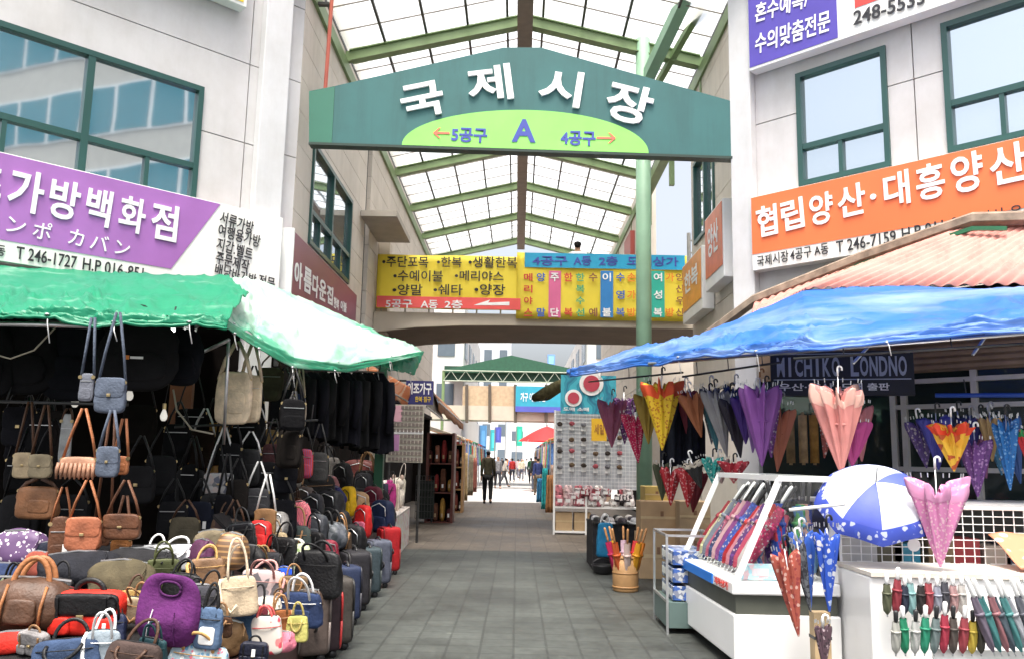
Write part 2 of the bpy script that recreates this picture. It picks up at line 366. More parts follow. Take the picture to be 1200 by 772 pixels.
window(LIn, 11.85, 14.75, 4.45, 5.97, [13.25], 4.95, [12.5, 14.0], bl)
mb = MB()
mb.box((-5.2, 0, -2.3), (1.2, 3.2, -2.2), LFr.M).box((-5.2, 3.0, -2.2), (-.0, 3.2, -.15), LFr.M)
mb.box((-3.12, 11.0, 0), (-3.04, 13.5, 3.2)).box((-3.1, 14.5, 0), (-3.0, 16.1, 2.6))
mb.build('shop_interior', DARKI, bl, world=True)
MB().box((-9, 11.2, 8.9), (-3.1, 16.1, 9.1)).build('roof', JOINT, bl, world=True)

br_ = thing('corner_building', 'white panelled corner building with two green-framed windows over the umbrella shop', 'building', (4, 12, 0))
wall(RFr, 0, 5.0, 3.45, 9.3, [4.9, 5.94, 7.0, 8.05], [2.2], [(.75, 1.9, 4.95, 6.46), (2.53, 4.6, 4.95, 6.5)], br_, WHITEW, 'facade_wall')
window(RFr, .75, 1.9, 4.95, 6.46, [], 5.46, [1.3], br_)
window(RFr, 2.53, 4.6, 4.95, 6.5, [3.6], 5.52, [3.1, 4.1], br_)
MB().box((-.15, 0, .002), (.16, 9.3, .14), RFr.M).build('corner_column', grimy('column paint', (.61, .61, .62), .6, .95), br_, world=True, bevel=.01)
wall(RIn, -14.6, -11.02, 2.6, 8.0, [3.3+.55*i for i in range(9)], [], [(-14.3, -12.8, 5.15, 6.6)], br_, BEIGEW, 'inner_wall', .005)
window(RIn, -14.3, -12.8, 5.15, 6.6, [-13.5], None, [], br_)
MB().box((0, 0, -1.9), (5.0, 3.4, -1.8), RFr.M).box((0, 3.3, -1.8), (5.0, 3.44, -.15), RFr.M).build('shop_interior', DARKI, br_, world=True)
MB().box((3.09, 14.5, 0), (9, 14.6, 8.0)).build('side_wall', BEIGEW, br_, world=True)

bf = thing('arcade_building', 'beige sided building lining the left of the arcade behind the footbridge', 'building', (-4, 22, 0))
wall(LIn, 16.6, 30, 2.9, 8.9, zs, [20.5, 25], [], bf, BEIGEW, 'wall', .005)
MB().box((-3.6, 16.1, 0), (-3.5, 16.6, 8.9)).build('recess_wall', JOINT, bf, world=True)
a = at(424, 250, 15.8)
MB().box((-3.04, 15.6, 5.95), (-2.35, 17.6, 6.06)).build('canopy_slab', mat('concrete', (.42, .38, .33), .8, 0, .15, 3), bf, world=True)
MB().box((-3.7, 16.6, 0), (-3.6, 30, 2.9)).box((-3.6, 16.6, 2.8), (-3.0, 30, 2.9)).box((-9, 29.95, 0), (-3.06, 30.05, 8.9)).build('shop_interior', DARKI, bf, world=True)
bg_ = thing('arcade_building', 'beige sided building lining the right of the arcade beyond the gap', 'building', (4, 26, 0))
wall(RIn, -31, -21, 2.9, 8.7, zs, [-25], [], bg_, BEIGEW, 'wall', .005)
MB().box((3.0, 20.9, 0), (3.4, 21, 8.7)).box((3.4, 20.9, 0), (10, 21, 5.2)).build('side_wall', BEIGEW, bg_, world=True)
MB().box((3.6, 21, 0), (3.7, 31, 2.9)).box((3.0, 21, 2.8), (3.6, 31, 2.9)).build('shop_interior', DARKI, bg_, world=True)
rs = Fr((3.0, 0, 0), (0, -1, 0))
MB().box((-23.2, 6.3, .003), (-21.9, 7.5, .12), rs.M).build('wall_board', paint((.33, .07, .06)), bg_, world=True)

# the office block across the street behind the camera: it shows in the window glass
bo = thing('office_block', 'pale office block across the street mirrored in the green-framed windows', 'building', (24, -10, 0))
Of = Fr((20, -22, 0), (-.25, 1, 0))       # faces the junction
Of = Fr((17, 3, 0), (.35, -1, 0))
MB().box((0, 0, -8), (30, 26, 0), Of.M).build('wall', paint((.56, .52, .46)), bo, world=True)
for zz in range(5):
    for k in range(16):
        f = MB().box((.5+k*1.8, 3.4+zz*3.6, .002), (2.3+k*1.8, 5.6+zz*3.6, .04), Of.M).build('window_frame', WHITEP, bo, world=True)
        MB().box((.6+k*1.8, 3.5+zz*3.6, .042), (2.2+k*1.8, 5.5+zz*3.6, .06), Of.M).build('pane', paint((.03, .22, .28), .1), f, world=True)

bo2 = thing('office_block', 'unseen grey block added across the junction to be mirrored in the upper right windows', 'building', (-20, -16, 0))  # unseen block added so these windows mirror more than plain sky
Of2 = Fr((-12.5, -26, 0), (-.6, .8, 0))
MB().box((0, 0, -8), (24, 11.6, 0), Of2.M).build('wall', paint((.40, .40, .40)), bo2, world=True)
for zz in range(3):
    for k in range(11):
        f = MB().box((.7+k*2.1, 2.4+zz*3.1, .002), (2.2+k*2.1, 4.2+zz*3.1, .04), Of2.M).build('window_frame', WHITEP, bo2, world=True)
        MB().box((.8+k*2.1, 2.5+zz*3.1, .042), (2.1+k*2.1, 4.1+zz*3.1, .06), Of2.M).build('pane', paint((.05, .09, .12), .1), f, world=True)
MB().box((-.3, 11.6, -8.3), (24.3, 11.9, .3), Of2.M).build('roof', JOINT, bo2, world=True)

# ------------------------------------------------------------------ arcade roof
PGREEN = mat('pale green steel', (.25, .42, .29), .5, 0, .12, 3)
OLIVE = mat('olive steel', (.17, .25, .11), .5, 0, .15, 3)
ar = thing('arcade_roof', 'translucent gabled arcade roof on green steel rafters', 'arcade roof', (0, 20, 0))
YS = [10.75+2.95*i for i in range(7)]; EV, RZ, EX = 8.3, 9.02, 3.06
for Y in YS:
    mb = MB()
    for sx in (-1, 1):
        a, b = Vector((sx*EX, Y, EV-.12)), Vector((0, Y, RZ-.12)); d = (b-a).normalized(); u = Vector((0, 1, 0)); nn = d.cross(u)
        Mx = Matrix(((d.x, u.x, nn.x, a.x), (d.y, u.y, nn.y, a.y), (d.z, u.z, nn.z, a.z), (0, 0, 0, 1)))
        mb.box((0, -.05, -.09), ((b-a).length, .05, .09), Mx)
        mb.box((.1, -.09, -.1), ((b-a).length, .09, -.08), Mx).box((.1, -.09, .08), ((b-a).length, .09, .1), Mx)
    mb.build('rafter', OLIVE, ar, world=True)
MB().box((-.13, 10.8, RZ-.32), (.13, 29, RZ-.23)).build('ridge_beam', mat('ridge steel', (.21, .16, .13), .6), ar, world=True)
mb = MB()
for sx in (-1, 1):
    for t in (.0, .22, .45, .68, .9):
        x, z = sx*EX*(1-t), lerp(EV, RZ, t)+.04; mb.box((x-.02, 10.5, z-.05), (x+.02, 29, z))
mb.build('purlin', DKMETAL, ar, world=True)
mb = MB()
for i in range(26):
    Y = 10.9+i*.735
    for sx in (-1, 1): mb.tube([(sx*EX, Y, EV+.05), (0, Y, RZ+.05)], .012, 4)
mb.build('batten', mat('batten', (.2, .17, .15), .6), ar, world=True)
PC = bpy.data.materials.new('translucent sheet'); PC.use_nodes = True; t = PC.node_tree; t.nodes.clear()
o = t.nodes.new('ShaderNodeOutputMaterial'); tr = t.nodes.new('ShaderNodeBsdfTranslucent'); tp = t.nodes.new('ShaderNodeBsdfTransparent'); mx = t.nodes.new('ShaderNodeMixShader')
tr.inputs[0].default_value = (.93, .93, .91, 1); tp.inputs[0].default_value = (.95, .95, .95, 1); mx.inputs[0].default_value = .68
tcr = t.nodes.new('ShaderNodeTexCoord'); nr = t.nodes.new('ShaderNodeTexNoise'); nr.inputs['Scale'].default_value = .9; nr.inputs['Detail'].default_value = 6
t.links.new(tcr.outputs['Object'], nr.inputs['Vector']); rr = ramp(t, [(.35, (.84, .85, .80)), (.6, (.96, .96, .95))]); t.links.new(nr.outputs[0], rr.inputs[0]); t.links.new(rr.outputs[0], tr.inputs[0]); t.links.new(rr.outputs[0], tp.inputs[0])
t.links.new(tr.outputs[0], mx.inputs[1]); t.links.new(tp.outputs[0], mx.inputs[2]); t.links.new(mx.outputs[0], o.inputs[0])
for sx in (-1, 1):
    MB().add([(sx*EX, 10.5, EV+.07), (0, 10.5, RZ+.07), (0, 29, RZ+.07), (sx*EX, 29, EV+.07)], [(0, 1, 2, 3)]).build('roof_sheet', PC, ar, world=True)
    MB().box((sx*EX-.1, 10.6, EV-.42), (sx*EX+.06 if sx < 0 else sx*EX+.1, 29, EV-.2)).build('eave_beam', OLIVE, ar, world=True)
for i, Y in enumerate(YS[1:]):                      # short stubs carry the roof above the right-hand walls
    MB().box((2.98, Y-.05, 7.0), (3.08, Y+.05, EV-.2)).build('stub_post', OLIVE, ar, world=True)
px_, py_ = 2.02, 13.7
po = thing('arcade_post', 'tall pale green steel post rising behind the gate sign with slanting braces', 'post', (px_, py_, 0))
MB().tube([(px_, py_, 0), (px_, py_, 8.6)], .125, 14).build('post', PGREEN, po, smooth=True, world=True)
MB().tube([at(757, 95, 13.7), at(804, -5, 12.3)], .13, 4).build('brace', PGREEN, po, world=True)
MB().tube([at(772, 96, 14.2), at(829, -4, 12.4)], .07, 4).build('brace', OLIVE, po, world=True)
cp_ = thing('conduit_pipe', 'thin red conduit pipe up the left wall above the gate sign', 'pipe', (-2.9, 11.4, 6.8))
MB().tube([at(381, 108, 11.5), at(390, -15, 11.5)], .028, 8).build('pipe', paint((.55, .13, .09)), cp_, world=True)
MB().box((-3.05, 11.46, 7.9), (-2.84, 11.54, 7.94)).build('bracket', DKMETAL, cp_, world=True)

# ------------------------------------------------------------------ signs
def put(mb, t, fr, xa, ya, xb, yb, hpx, n=.005, bold=.02, thick=.004, shear=0):
    """Lettering whose left and right ends stand at the photo points a and b, hpx tall."""
    s0, z0 = fr.sz(xa, ya, n); s1, z1 = fr.sz(xb, yb, n)
    xm, ym = (xa+xb)/2, (ya+yb)/2; h = fr.sz(xm, ym-hpx/2, n)[1]-fr.sz(xm, ym+hpx/2, n)[1]
    zm = (z0+z1)/2
    return letters(mb, t, fr.M, s0, zm-h/2, s1, zm+h/2, n, bold, thick, math.atan2(z1-z0, s1-s0)*.9, shear)
def wr(name, lst, fr, m, parent, n=.005, bold=.02, thick=.004):
    mb = MB()
    for l in lst: put(mb, *l[:1], fr, *l[1:], n=n, bold=bold, thick=thick)
    return mb.build(name, m, parent, world=True)
INK = paint((.02, .02, .025)); WINK = paint((.82, .82, .82)); RINK = paint((.6, .05, .04)); BINK = paint((.05, .07, .35))
GF = Fr((0, 11, 0), (1, 0, 0))
gs = thing('gate_sign', 'big dark teal gabled gate sign spanning the arcade entrance', 'sign', (0, 11, 5.55))
P = [GF.sz(*p) for p in ((362, 167), (865, 184), (865, 121), (634, 56), (590, 56), (362, 107))]
s0, z0 = P[0]; e0 = GF.sz(389, 168)[0]; e1 = GF.sz(389, 101)
zb = lambda s: lerp(P[0][1], P[1][1], (s-P[0][0])/(P[1][0]-P[0][0]))
MB().prism([(e0, zb(e0)), P[1], P[2], P[3], P[4], (e0, e1[1])], -.13, .0, GF.M).build('board', grimy('teal paint', (.028, .125, .125), .6, .85), gs, world=True)
MB().prism([P[0], (e0-.004, zb(e0)), (e0-.004, e1[1]), P[5]], -.13, -.004, GF.M).build('end_panel', mat('green paint', (.03, .15, .10), .5, 0, .1, 1.5), gs, world=True)
MB().prism([(P[0][0], P[0][1]-.035), (P[1][0], P[1][1]-.035), P[1], P[0]], -.15, .015, GF.M).build('bottom_rail', paint((.02, .04, .03)), gs, world=True)
c0, c1, ct = GF.sz(471, 171), GF.sz(760, 181), GF.sz(614, 130)
pol = []
for i in range(41):
    a = math.pi*i/40; s = lerp(c0[0], c1[0], .5-.5*math.cos(math.pi-a)); base = zb(s); pol.append((s, base+.004+math.sin(a)*(ct[1]-base)))
MB().prism(pol, .002, .012, GF.M).build('arch_panel', paint((.25, .68, .13)), gs, world=True)
mb = MB()
for ch, x, y, wd, h, an in (('국', 495, 118.5, 50, 42, 13), ('제', 574, 99, 52, 44, 8), ('시', 657, 104, 50, 44, -8), ('장', 737, 122.5, 54, 48, -14)):
    s, z = GF.sz(x, y); k = zc(GF.p(s, z))/F
    letters(mb, ch, GF.M, s-wd*k/2, z-h*k/2, s+wd*k/2, z+h*k/2, .004, .022, .035, R(an))
mb.build('lettering', WINK, gs, world=True)
wr('direction_lettering', [('5공구', 529, 158, 571, 159.5, 17), ('A', 600, 153, 628, 154, 27), ('4공구', 657, 162, 698, 163, 17)], GF, BINK, gs, n=.016, bold=.03)
mb = MB()
for x0, x1, yy in ((527, 508, 157), (699, 721, 162.5)):
    a, b = GF.sz(x0, yy), GF.sz(x1, yy); d = .075*(1 if b[0] > a[0] else -1)
    mb.box((min(a[0], b[0]), a[1]-.014, .014), (max(a[0], b[0]), a[1]+.014, .02), GF.M)
    for q in (-1, 1): mb.add([(b[0], a[1]+q*.006, .021), (b[0]-d, a[1]+q*.075, .021), (b[0]-d*1.35, a[1]+q*.075, .021), (b[0]-d*.35, a[1]+q*.0, .021)], [(0, 1, 2, 3)], GF.M)
mb.build('arrow', paint((.75, .16, .10)), gs, world=True)

# bag shop sign
ls = thing('shop_sign', 'long purple and white shop sign above the green awning', 'sign', tuple(LFr.p(-2, 3.4, .1)))
N1 = .22
s = lambda x, y: LFr.sz(x, y, N1)
tl, bl_, tr_, brc = s(0, 178), s(0, 281), s(258, 243), s(200, 317)
x9 = s(329, 300)[0]; zt = tl[1]; zm_ = bl_[1]; zlo = s(0, 306)[1]
MB().box((-4.2, zlo, N1-.12), (x9, zt, N1), LFr.M).build('board', paint((.80, .80, .76)), ls, world=True, bevel=.006)
MB().prism([(-4.2, zm_), (brc[0], zm_), (tr_[0], zt-.01), (-4.2, zt-.01)], N1+.002, N1+.006, LFr.M).build('purple_panel', paint((.35, .14, .43)), ls, world=True)
LF2 = Fr(LFr.p(0, 0, N1), (1, 1, 0))
wr('lettering', [('즈', -30, 209, 2, 216, 34), ('가', 10, 219, 51, 229, 50), ('방', 58, 230, 93, 239, 47), ('백', 101, 239, 130, 247, 44), ('화', 140, 248, 170, 256, 42), ('점', 177, 257, 208, 264, 43)], LF2, WINK, ls, n=.012, bold=.02, thick=.012)
wr('kana_lettering', [('ガ', -25, 256, -3, 261, 22), ('ン', 8, 262, 30, 267, 18), ('ポ', 39, 268, 60, 273, 21), ('カ', 81, 276, 98, 281, 19), ('バ', 106, 282, 127, 287, 18), ('ン', 135, 289, 152, 293, 16)], LF2, WINK, ls, n=.012, bold=.004)
wr('phone_lettering', [('동', -4, 293, 6, 295, 13), ('T 246-1727', 19, 296, 90, 308, 15), ('H.P 016-851', 97, 309, 168, 321, 14), ('서류가방', 258, 254, 297, 268, 15), ('여행용가방', 256, 269, 305, 284, 15), ('지갑.벨트', 254, 285, 296, 299, 15), ('주문제작', 253, 301, 292, 313, 15), ('배낭바가방', 252, 315, 300, 329, 14), ('전문', 303, 328, 322, 333, 14)], LF2, INK, ls, n=.01, bold=.012)
ys = thing('shop_sign', 'yellow sign corner high on the left facade', 'sign', tuple(LFr.p(-1.4, 7.1, .1)))
MB().box((-3.2, 7.12, .02), (-.95, 8.2, .2), LFr.M).build('board', paint((.72, .72, .70)), ys, world=True, bevel=.006)
MB().box((-3.15, 7.17, .203), (-1.0, 8.15, .21), LFr.M).build('yellow_panel', paint((.80, .55, .03)), ys, world=True)
# umbrella shop sign
os_ = thing('shop_sign', 'long orange and white shop sign on the right facade', 'sign', tuple(RFr.p(2, 4, .1)))
N2 = .2; s = lambda x, y: RFr.sz(x, y, N2)
a, b, c = s(880, 232), s(880, 299), s(880, 318)
MB().box((a[0], c[1], N2-.16), (4.6, a[1], N2), RFr.M).build('board', paint((.80, .80, .76)), os_, world=True, bevel=.006)
MB().box((a[0]+.004, b[1], N2+.002), (4.6, a[1]-.006, N2+.006), RFr.M).build('orange_panel', mat('orange sheet', (.80, .17, .055), .35, 0, .08, 1), os_, world=True)
RF2 = Fr(RFr.p(0, 0, N2), (1, -1, 0))
wr('lettering', [('협', 887, 262, 911, 256, 36), ('립', 916, 255, 942, 248, 36), ('양', 949, 248, 976, 242, 37), ('산', 982, 239, 1014, 231, 37), ('·', 1020, 232, 1027, 230, 7), ('대', 1036, 225, 1066, 218, 40), ('흥', 1074, 217, 1107, 209, 42), ('양', 1115, 207, 1152, 198, 46), ('산', 1160, 197, 1203, 187, 46), ('협', 1212, 186, 1252, 176, 46)], RF2, WINK, os_, n=.012, bold=.02, thick=.012)
wr('phone_lettering', [('국제시장', 887, 307, 924, 300, 13), ('4공구', 926, 299.5, 951, 295, 13), ('A동', 954, 294.5, 971, 291, 13), ('T 246-7159', 980, 290, 1050, 277, 14), ('H.P 011-846', 1057, 275, 1140, 258, 15), ('양산 우산', 1148, 256, 1215, 243, 15)], RF2, INK, os_, n=.01, bold=.008)
us = thing('shop_sign', 'blue and white sign high on the right facade with a red band', 'sign', tuple(RFr.p(1, 6.7, .1)))
a = s(878, 82); a2 = s(982, 42)
MB().box((a[0], a[1]-.02, .02), (4.6, 8.4, N2), RFr.M).build('board', paint((.80, .80, .78)), us, world=True, bevel=.006)
MB().box((a[0]+.01, a[1]+.02, N2+.002), (a2[0], 8.35, N2+.006), RFr.M).build('blue_panel', paint((.085, .06, .38)), us, world=True)
rb = s(1002, 10)
MB().box((rb[0], rb[1], N2+.002), (4.5, 8.35, N2+.006), RFr.M).build('red_panel', paint((.7, .06, .05)), us, world=True)
wr('lettering', [('혼수예복/', 885, 16, 948, -3, 23), ('수의맞춤전문', 885, 52, 973, 24, 25)], RF2, WINK, us, n=.012, bold=.018)
wr('phone_lettering', [('248-5533', 1000, 22, 1084, -4, 17)], RF2, INK, us, n=.012, bold=.02)

# signs along the arcade walls
ps = thing('shop_sign', 'purple fading signboard on the inner left wall below its window', 'sign', (-2.9, 13, 3.5))
I2 = Fr((-2.98, 0, 0), (0, 1, 0))
MB().box((10.9, 3.44, -.17), (15.3, 4.36, 0), I2.M).build('board', mat('plum sheet', (.22, .055, .10), .4, 0, .15, 1), ps, world=True)
MB().box((10.85, 3.40, -.18), (10.897, 4.40, .004), I2.M).build('end_cap', WHITEP, ps, world=True)
wr('lettering', [('아', 345, 320, 354, 325, 32), ('름', 356, 326, 365, 332, 30), ('다', 366, 333, 373, 338, 27), ('운', 374, 338, 382, 343, 25), ('집', 383, 344, 390, 348, 22), ('한복', 391, 354, 397, 358, 13), ('이불', 399, 358, 406, 361, 12)], I2, WINK, ps, n=.006, bold=.03)
def lightbox(label, Y0, Y1, z0, z1, face, txt):
    t = thing('lightbox_sign', label, 'sign', (2.9, (Y0+Y1)/2, z0))
    MB().box((2.80, Y0, z0), (2.99, Y1, z1)).build('box', WHITEP, t, world=True, bevel=.01)
    Fb = Fr((2.798, 0, 0), (0, -1, 0))
    MB().box((-Y1+.05, z0+.18, .002), (-Y0-.05, z1-.03, .008), Fb.M).build('face_panel', face, t, world=True)
    mb = MB(); letters(mb, txt, Fb.M, -Y1+.25, z0+.45, -Y0-.25, z1-.2, .012, .02); mb.build('lettering', WINK, t, world=True)
lightbox('red-orange lightbox sign nearer the street on the inner right wall', 11.5, 12.65, 4.0, 5.12, mat('red orange sheet', (.72, .16, .06), .35), '양산')
lightbox('amber lightbox sign beyond the red-orange one on the inner right wall', 12.9, 14.45, 3.8, 4.8, mat('amber sheet', (.80, .30, .03), .35), '한복')
# ------------------------------------------------------------------ footbridges and banners
fb = thing('footbridge', 'beige footbridge crossing the arcade behind two yellow banners', 'footbridge', (0, 17.5, 4))
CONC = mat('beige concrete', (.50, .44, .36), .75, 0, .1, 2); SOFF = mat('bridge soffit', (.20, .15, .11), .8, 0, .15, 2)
pts = [(-3.04, 4.02), (-2.2, 4.14), (-1.2, 4.2), (0, 4.22), (1.2, 4.22), (4.2, 4.22)]
MB().prism(pts+[(4.2, 4.45), (-3.04, 4.45)], -.12, 0, Fr((0, 17.5, 0), (1, 0, 0)).M).build('fascia', CONC, fb, world=True)
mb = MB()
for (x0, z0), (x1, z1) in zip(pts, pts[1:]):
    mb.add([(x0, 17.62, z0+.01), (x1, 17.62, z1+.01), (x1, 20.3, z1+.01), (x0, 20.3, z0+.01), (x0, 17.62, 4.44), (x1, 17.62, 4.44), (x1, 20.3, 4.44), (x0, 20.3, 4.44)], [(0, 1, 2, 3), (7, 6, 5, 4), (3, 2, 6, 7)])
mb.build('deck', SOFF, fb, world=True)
RAILM = mat('grey steel', (.36, .36, .35), .45, .4, .1, 6)
mb = MB(); mb.tube([(-3.0, 17.6, 5.62), (4.2, 17.6, 5.62)], .035).tube([(-3.0, 17.6, 4.75), (4.2, 17.6, 4.75)], .02)
for k in range(15): mb.tube([(-2.9+k*.5, 17.6, 4.44), (-2.9+k*.5, 17.6, 5.62)], .018, 6)
mb.build('railing', RAILM, fb, world=True)
MB().box((-3.04, 17.75, 0), (-2.8, 18.1, 6.0)).build('column', CONC, fb, world=True)
mb = MB().tube([(3.35, 16.6, 4.4), (3.35, 16.6, 6.0)], .04).tube([(4.0, 16.6, 4.4), (4.0, 16.6, 6.0)], .04)
for k in range(6): mb.tube([(3.35, 16.6, 4.6+k*.25), (4.0, 16.6, 4.6+k*.25)], .02, 6)
mb.build('stair_rail', RAILM, fb, world=True)
BY = Fr((0, 17.42, 0), (1, 0, 0))
YEL = mat('yellow banner cloth', (.93, .80, .10), .6, 0, .05, 2, 0, 60, .5, .42)
def banner(label, x0, x1, y0, y1):
    t = thing('banner', label, 'banner', (at((x0+x1)/2, y1, 17.4)))
    a, b = BY.sz(x0, y0), BY.sz(x1, y1)
    MB().grid(lambda u, v: BY.p(lerp(a[0], b[0], u), lerp(b[1], a[1], v), .02*math.sin(9*u+2*v)-.02), 30, 8).build('cloth', YEL, t, smooth=True, world=True, solid=.006)
    return t, a, b
t, a, b = banner('yellow shop-list banner with a red strip on the footbridge railing', 443, 611, 298, 364)
zz = BY.sz(500, 348)[1]
MB().box((a[0]+.02, b[1]+.01, .012), (b[0]-.02, zz, .018), BY.M).build('red_strip', paint((.75, .10, .09)), t, world=True)
L3 = [('•주단포목', 448, 306.5, 502, 307.5, 13), ('•한복', 512, 307, 541, 307.5, 12), ('•생활한복', 549, 307, 606, 308, 13), ('•수예이불', 461, 323, 519, 324, 13), ('•메리야스', 533, 323, 590, 324, 12), ('•양말', 460, 339.5, 495, 340, 13), ('•쉐타', 508, 339.5, 542, 340, 13), ('•양장', 556, 339, 592, 340, 13)]
wr('lettering', L3, BY, INK, t, n=.014, bold=.012)
wr('strip_lettering', [('5공구', 452, 356, 483, 356.5, 10), ('A동', 493, 356.5, 513, 357, 10), ('2층', 521, 356.5, 542, 357, 10)], BY, WINK, t, n=.022, bold=.015)
A1, A2 = BY.sz(555, 358), BY.sz(597, 354)
MB().add([(A1[0], A1[1], .022), (A2[0], A1[1]+.01, .022), (A2[0], A2[1], .022), (A1[0]+.3, A1[1]+.06, .022), (A1[0]+.34, A1[1]+.12, .022)], [(0, 1, 2, 3, 4)], BY.M).build('arrow', WINK, t, world=True)
t, a, b = banner('yellow banner with a blue top strip and coloured vertical words', 606, 806, 296, 377)
zz = BY.sz(700, 315)[1]
MB().box((BY.sz(615, 300)[0], zz, .012), (b[0]-.05, BY.sz(700, 298)[1], .018), BY.M).build('blue_strip', paint((.02, .33, .55)), t, world=True)
wr('strip_lettering', [('4공구', 624, 306, 665, 306, 11), ('A동', 672, 306, 693, 306, 11), ('2층', 702, 306, 724, 306, 11), ('도매상가', 735, 306, 795, 307, 11)], BY, BINK, t, n=.022, bold=.02)
colr = {'r': RINK, 'b': paint((.03, .13, .5)), 'k': INK, 'g': paint((.03, .36, .2)), 'w': WINK, 'o': paint((.8, .25, .03)), 'n': paint((.25, .1, .05))}
VW = [('메리야스', 619, 'r'), ('양말', 634, 'b'), ('주단', 650, 'w'), ('한복', 666, 'r'), ('한복수선', 680, 'g'), ('수예', 695, 'n'), ('이불', 711, 'w'), ('수영복', 727, 'b'), ('손가방', 740, 'o'), ('여성복', 771, 'w'), ('가방', 785, 'o'), ('양산우산', 797, 'n')]
mbs = {}
for wd, x, c in VW:
    n = len(wd)
    for i, ch in enumerate(wd):
        yy = lerp(325, 366, i/(n-1)); put(mbs.setdefault(c, MB()), ch, BY, x-5, yy, x+5, yy, 10 if n < 4 else 9, n=.02, bold=.02)
for c, m_ in mbs.items(): m_.build('lettering', colr[c], t, world=True)
for x, m_ in ((650, paint((.62, .13, .28))), (711, paint((.03, .20, .5))), (771, paint((.03, .4, .3)))):
    c0, c1 = BY.sz(x-7.5, 372), BY.sz(x+7.5, 318); MB().box((c0[0], c0[1], .008), (c1[0], c1[1], .014), BY.M).build('word_panel', m_, t, world=True, bevel=.005)

f2 = thing('footbridge', 'far beige footbridge under the dark green gable at the lane end', 'footbridge', (0, 44, 4))
a = at(480, 490, 44); b = at(720, 478, 44)
MB().box((a.x, 44, a.z), (b.x, 46, b.z)).build('deck', CONC, f2, world=True)
for x0, x1 in ((541, 547), (547.5, 574), (574.5, 604)):
    p, q = at(x0, 478, 44.05), at(x1, 452, 44.05); MB().box((p.x+.03, 44.04, p.z), (q.x-.03, 44.1, q.z)).build('panel', mat('tan panel', (.46, .34, .22), .7), f2, world=True)
mb = MB()
for x in (547, 574, 604, 640, 665): p = at(x, 495, 43.9); q = at(x, 450, 43.9); mb.tube([p, q], .09, 6)
mb.build('railing_post', mat('brown steel', (.1, .08, .06), .6), f2, world=True)
p, q = at(604, 482, 43.8), at(660, 453, 43.8)
bs = thing('banner', 'teal banner hanging on the far footbridge', 'banner', ((p.x+q.x)/2, 43.8, p.z))
MB().box((p.x, 43.75, p.z), (q.x, 43.85, q.z)).build('cloth', paint((.03, .30, .42)), bs, world=True)
MB().box((p.x, 43.73, p.z), (q.x, 43.749, p.z+.28)).build('blue_strip', paint((.08, .10, .42)), bs, world=True)
Fs = Fr((0, 43.74, 0), (1, 0, 0)); mb = MB(); letters(mb, '가구 이불 주단', Fs.M, p.x+.25, lerp(p.z, q.z, .4), q.x-.9, lerp(p.z, q.z, .75), .01, .02); mb.build('lettering', WINK, bs, world=True)
tn = thing('canopy_roof', 'dark green gabled canopy roof over the far footbridge', 'canopy', (0, 50, 6))
a, b, c = at(520, 436, 48), at(599, 418, 48), at(676, 436, 48)
MB().prism([(a.x, a.z), (c.x, c.z), (c.x, c.z+.15), (b.x, b.z+.1), (a.x, a.z+.15)], -6, 0, Fr((0, 48, 0), (1, 0, 0)).M).build('roof', mat('green tarpaulin', (.02, .09, .05), .6), tn, world=True)
mb = MB(); z0 = at(600, 447, 47.9).z; z1 = at(600, 435, 47.9).z
mb.tube([(a.x, 47.9, z0), (c.x, 47.9, z0)], .035, 6).tube([(a.x, 47.9, z1), (c.x, 47.9, z1)], .035, 6)
for k in range(9):
    x = lerp(a.x, c.x, k/9); x1 = lerp(a.x, c.x, (k+.5)/9); x2 = lerp(a.x, c.x, (k+1)/9)
    mb.tube([(x, 47.9, z0), (x1, 47.9, z1), (x2, 47.9, z0)], .022, 5)
mb.build('truss', mat('pale truss', (.38, .42, .34), .5), tn, world=True)
MB().box((a.x, 48.3, z0), (c.x, 48.36, z1+.3)).build('gable_sheet', mat('green tarpaulin sheet', (.015, .06, .035), .6), tn, world=True)
for x in (a.x, c.x): MB().tube([(x, 48, 0), (x, 48, z1)], .09, 8).build('post', OLIVE, tn, world=True)

# ------------------------------------------------------------------ streets beyond
def far_building(label, x0, x1, Y0, Y1, h, c, n, side):
    t = thing('street_building', label, 'building', ((x0+x1)/2, Y0, 0))
    MB().box((x0, Y0, 0), (x1, Y1, h)).build('wall', mat('far plaster', c, .7, 0, .08, .5), t, world=True)
    nz = int(h/3.2); WG = paint((.12, .15, .18), .15)
    for k in range(nz):
        for i in range(n):
            X = lerp(x0, x1, (i+.25)/n); X2 = lerp(x0, x1, (i+.75)/n); MB().box((X, Y0-.05, 1.3+3.2*k), (X2, Y0-.002, 2.8+3.2*k)).build('window', WG, t, world=True)
            if side:
                Ya = lerp(Y0, Y1, (i+.25)/n); Yb = lerp(Y0, Y1, (i+.75)/n); xx = x1 if side > 0 else x0
                MB().box((min(xx, xx+side*.05)+side*.002, Ya, 1.3+3.2*k), (max(xx, xx+side*.05)+side*.002, Yb, 2.8+3.2*k)).build('window', WG, t, world=True)
    return t
far_building('pale building at the left beyond the arcade end', -14, -3.4, 52, 75, 11, (.62, .60, .57), 5, 1)
far_building('pale building at the right beyond the arcade end', 4.2, 15, 52, 80, 10, (.64, .60, .56), 5, -1)
far_building('tall white building closing the far end of the street', -16, 16, 135, 150, 15, (.68, .69, .70), 9, 0)
far_building('grey-blue block above the green gable far away', -9, -1, 110, 118, 19, (.55, .58, .62), 4, 0)
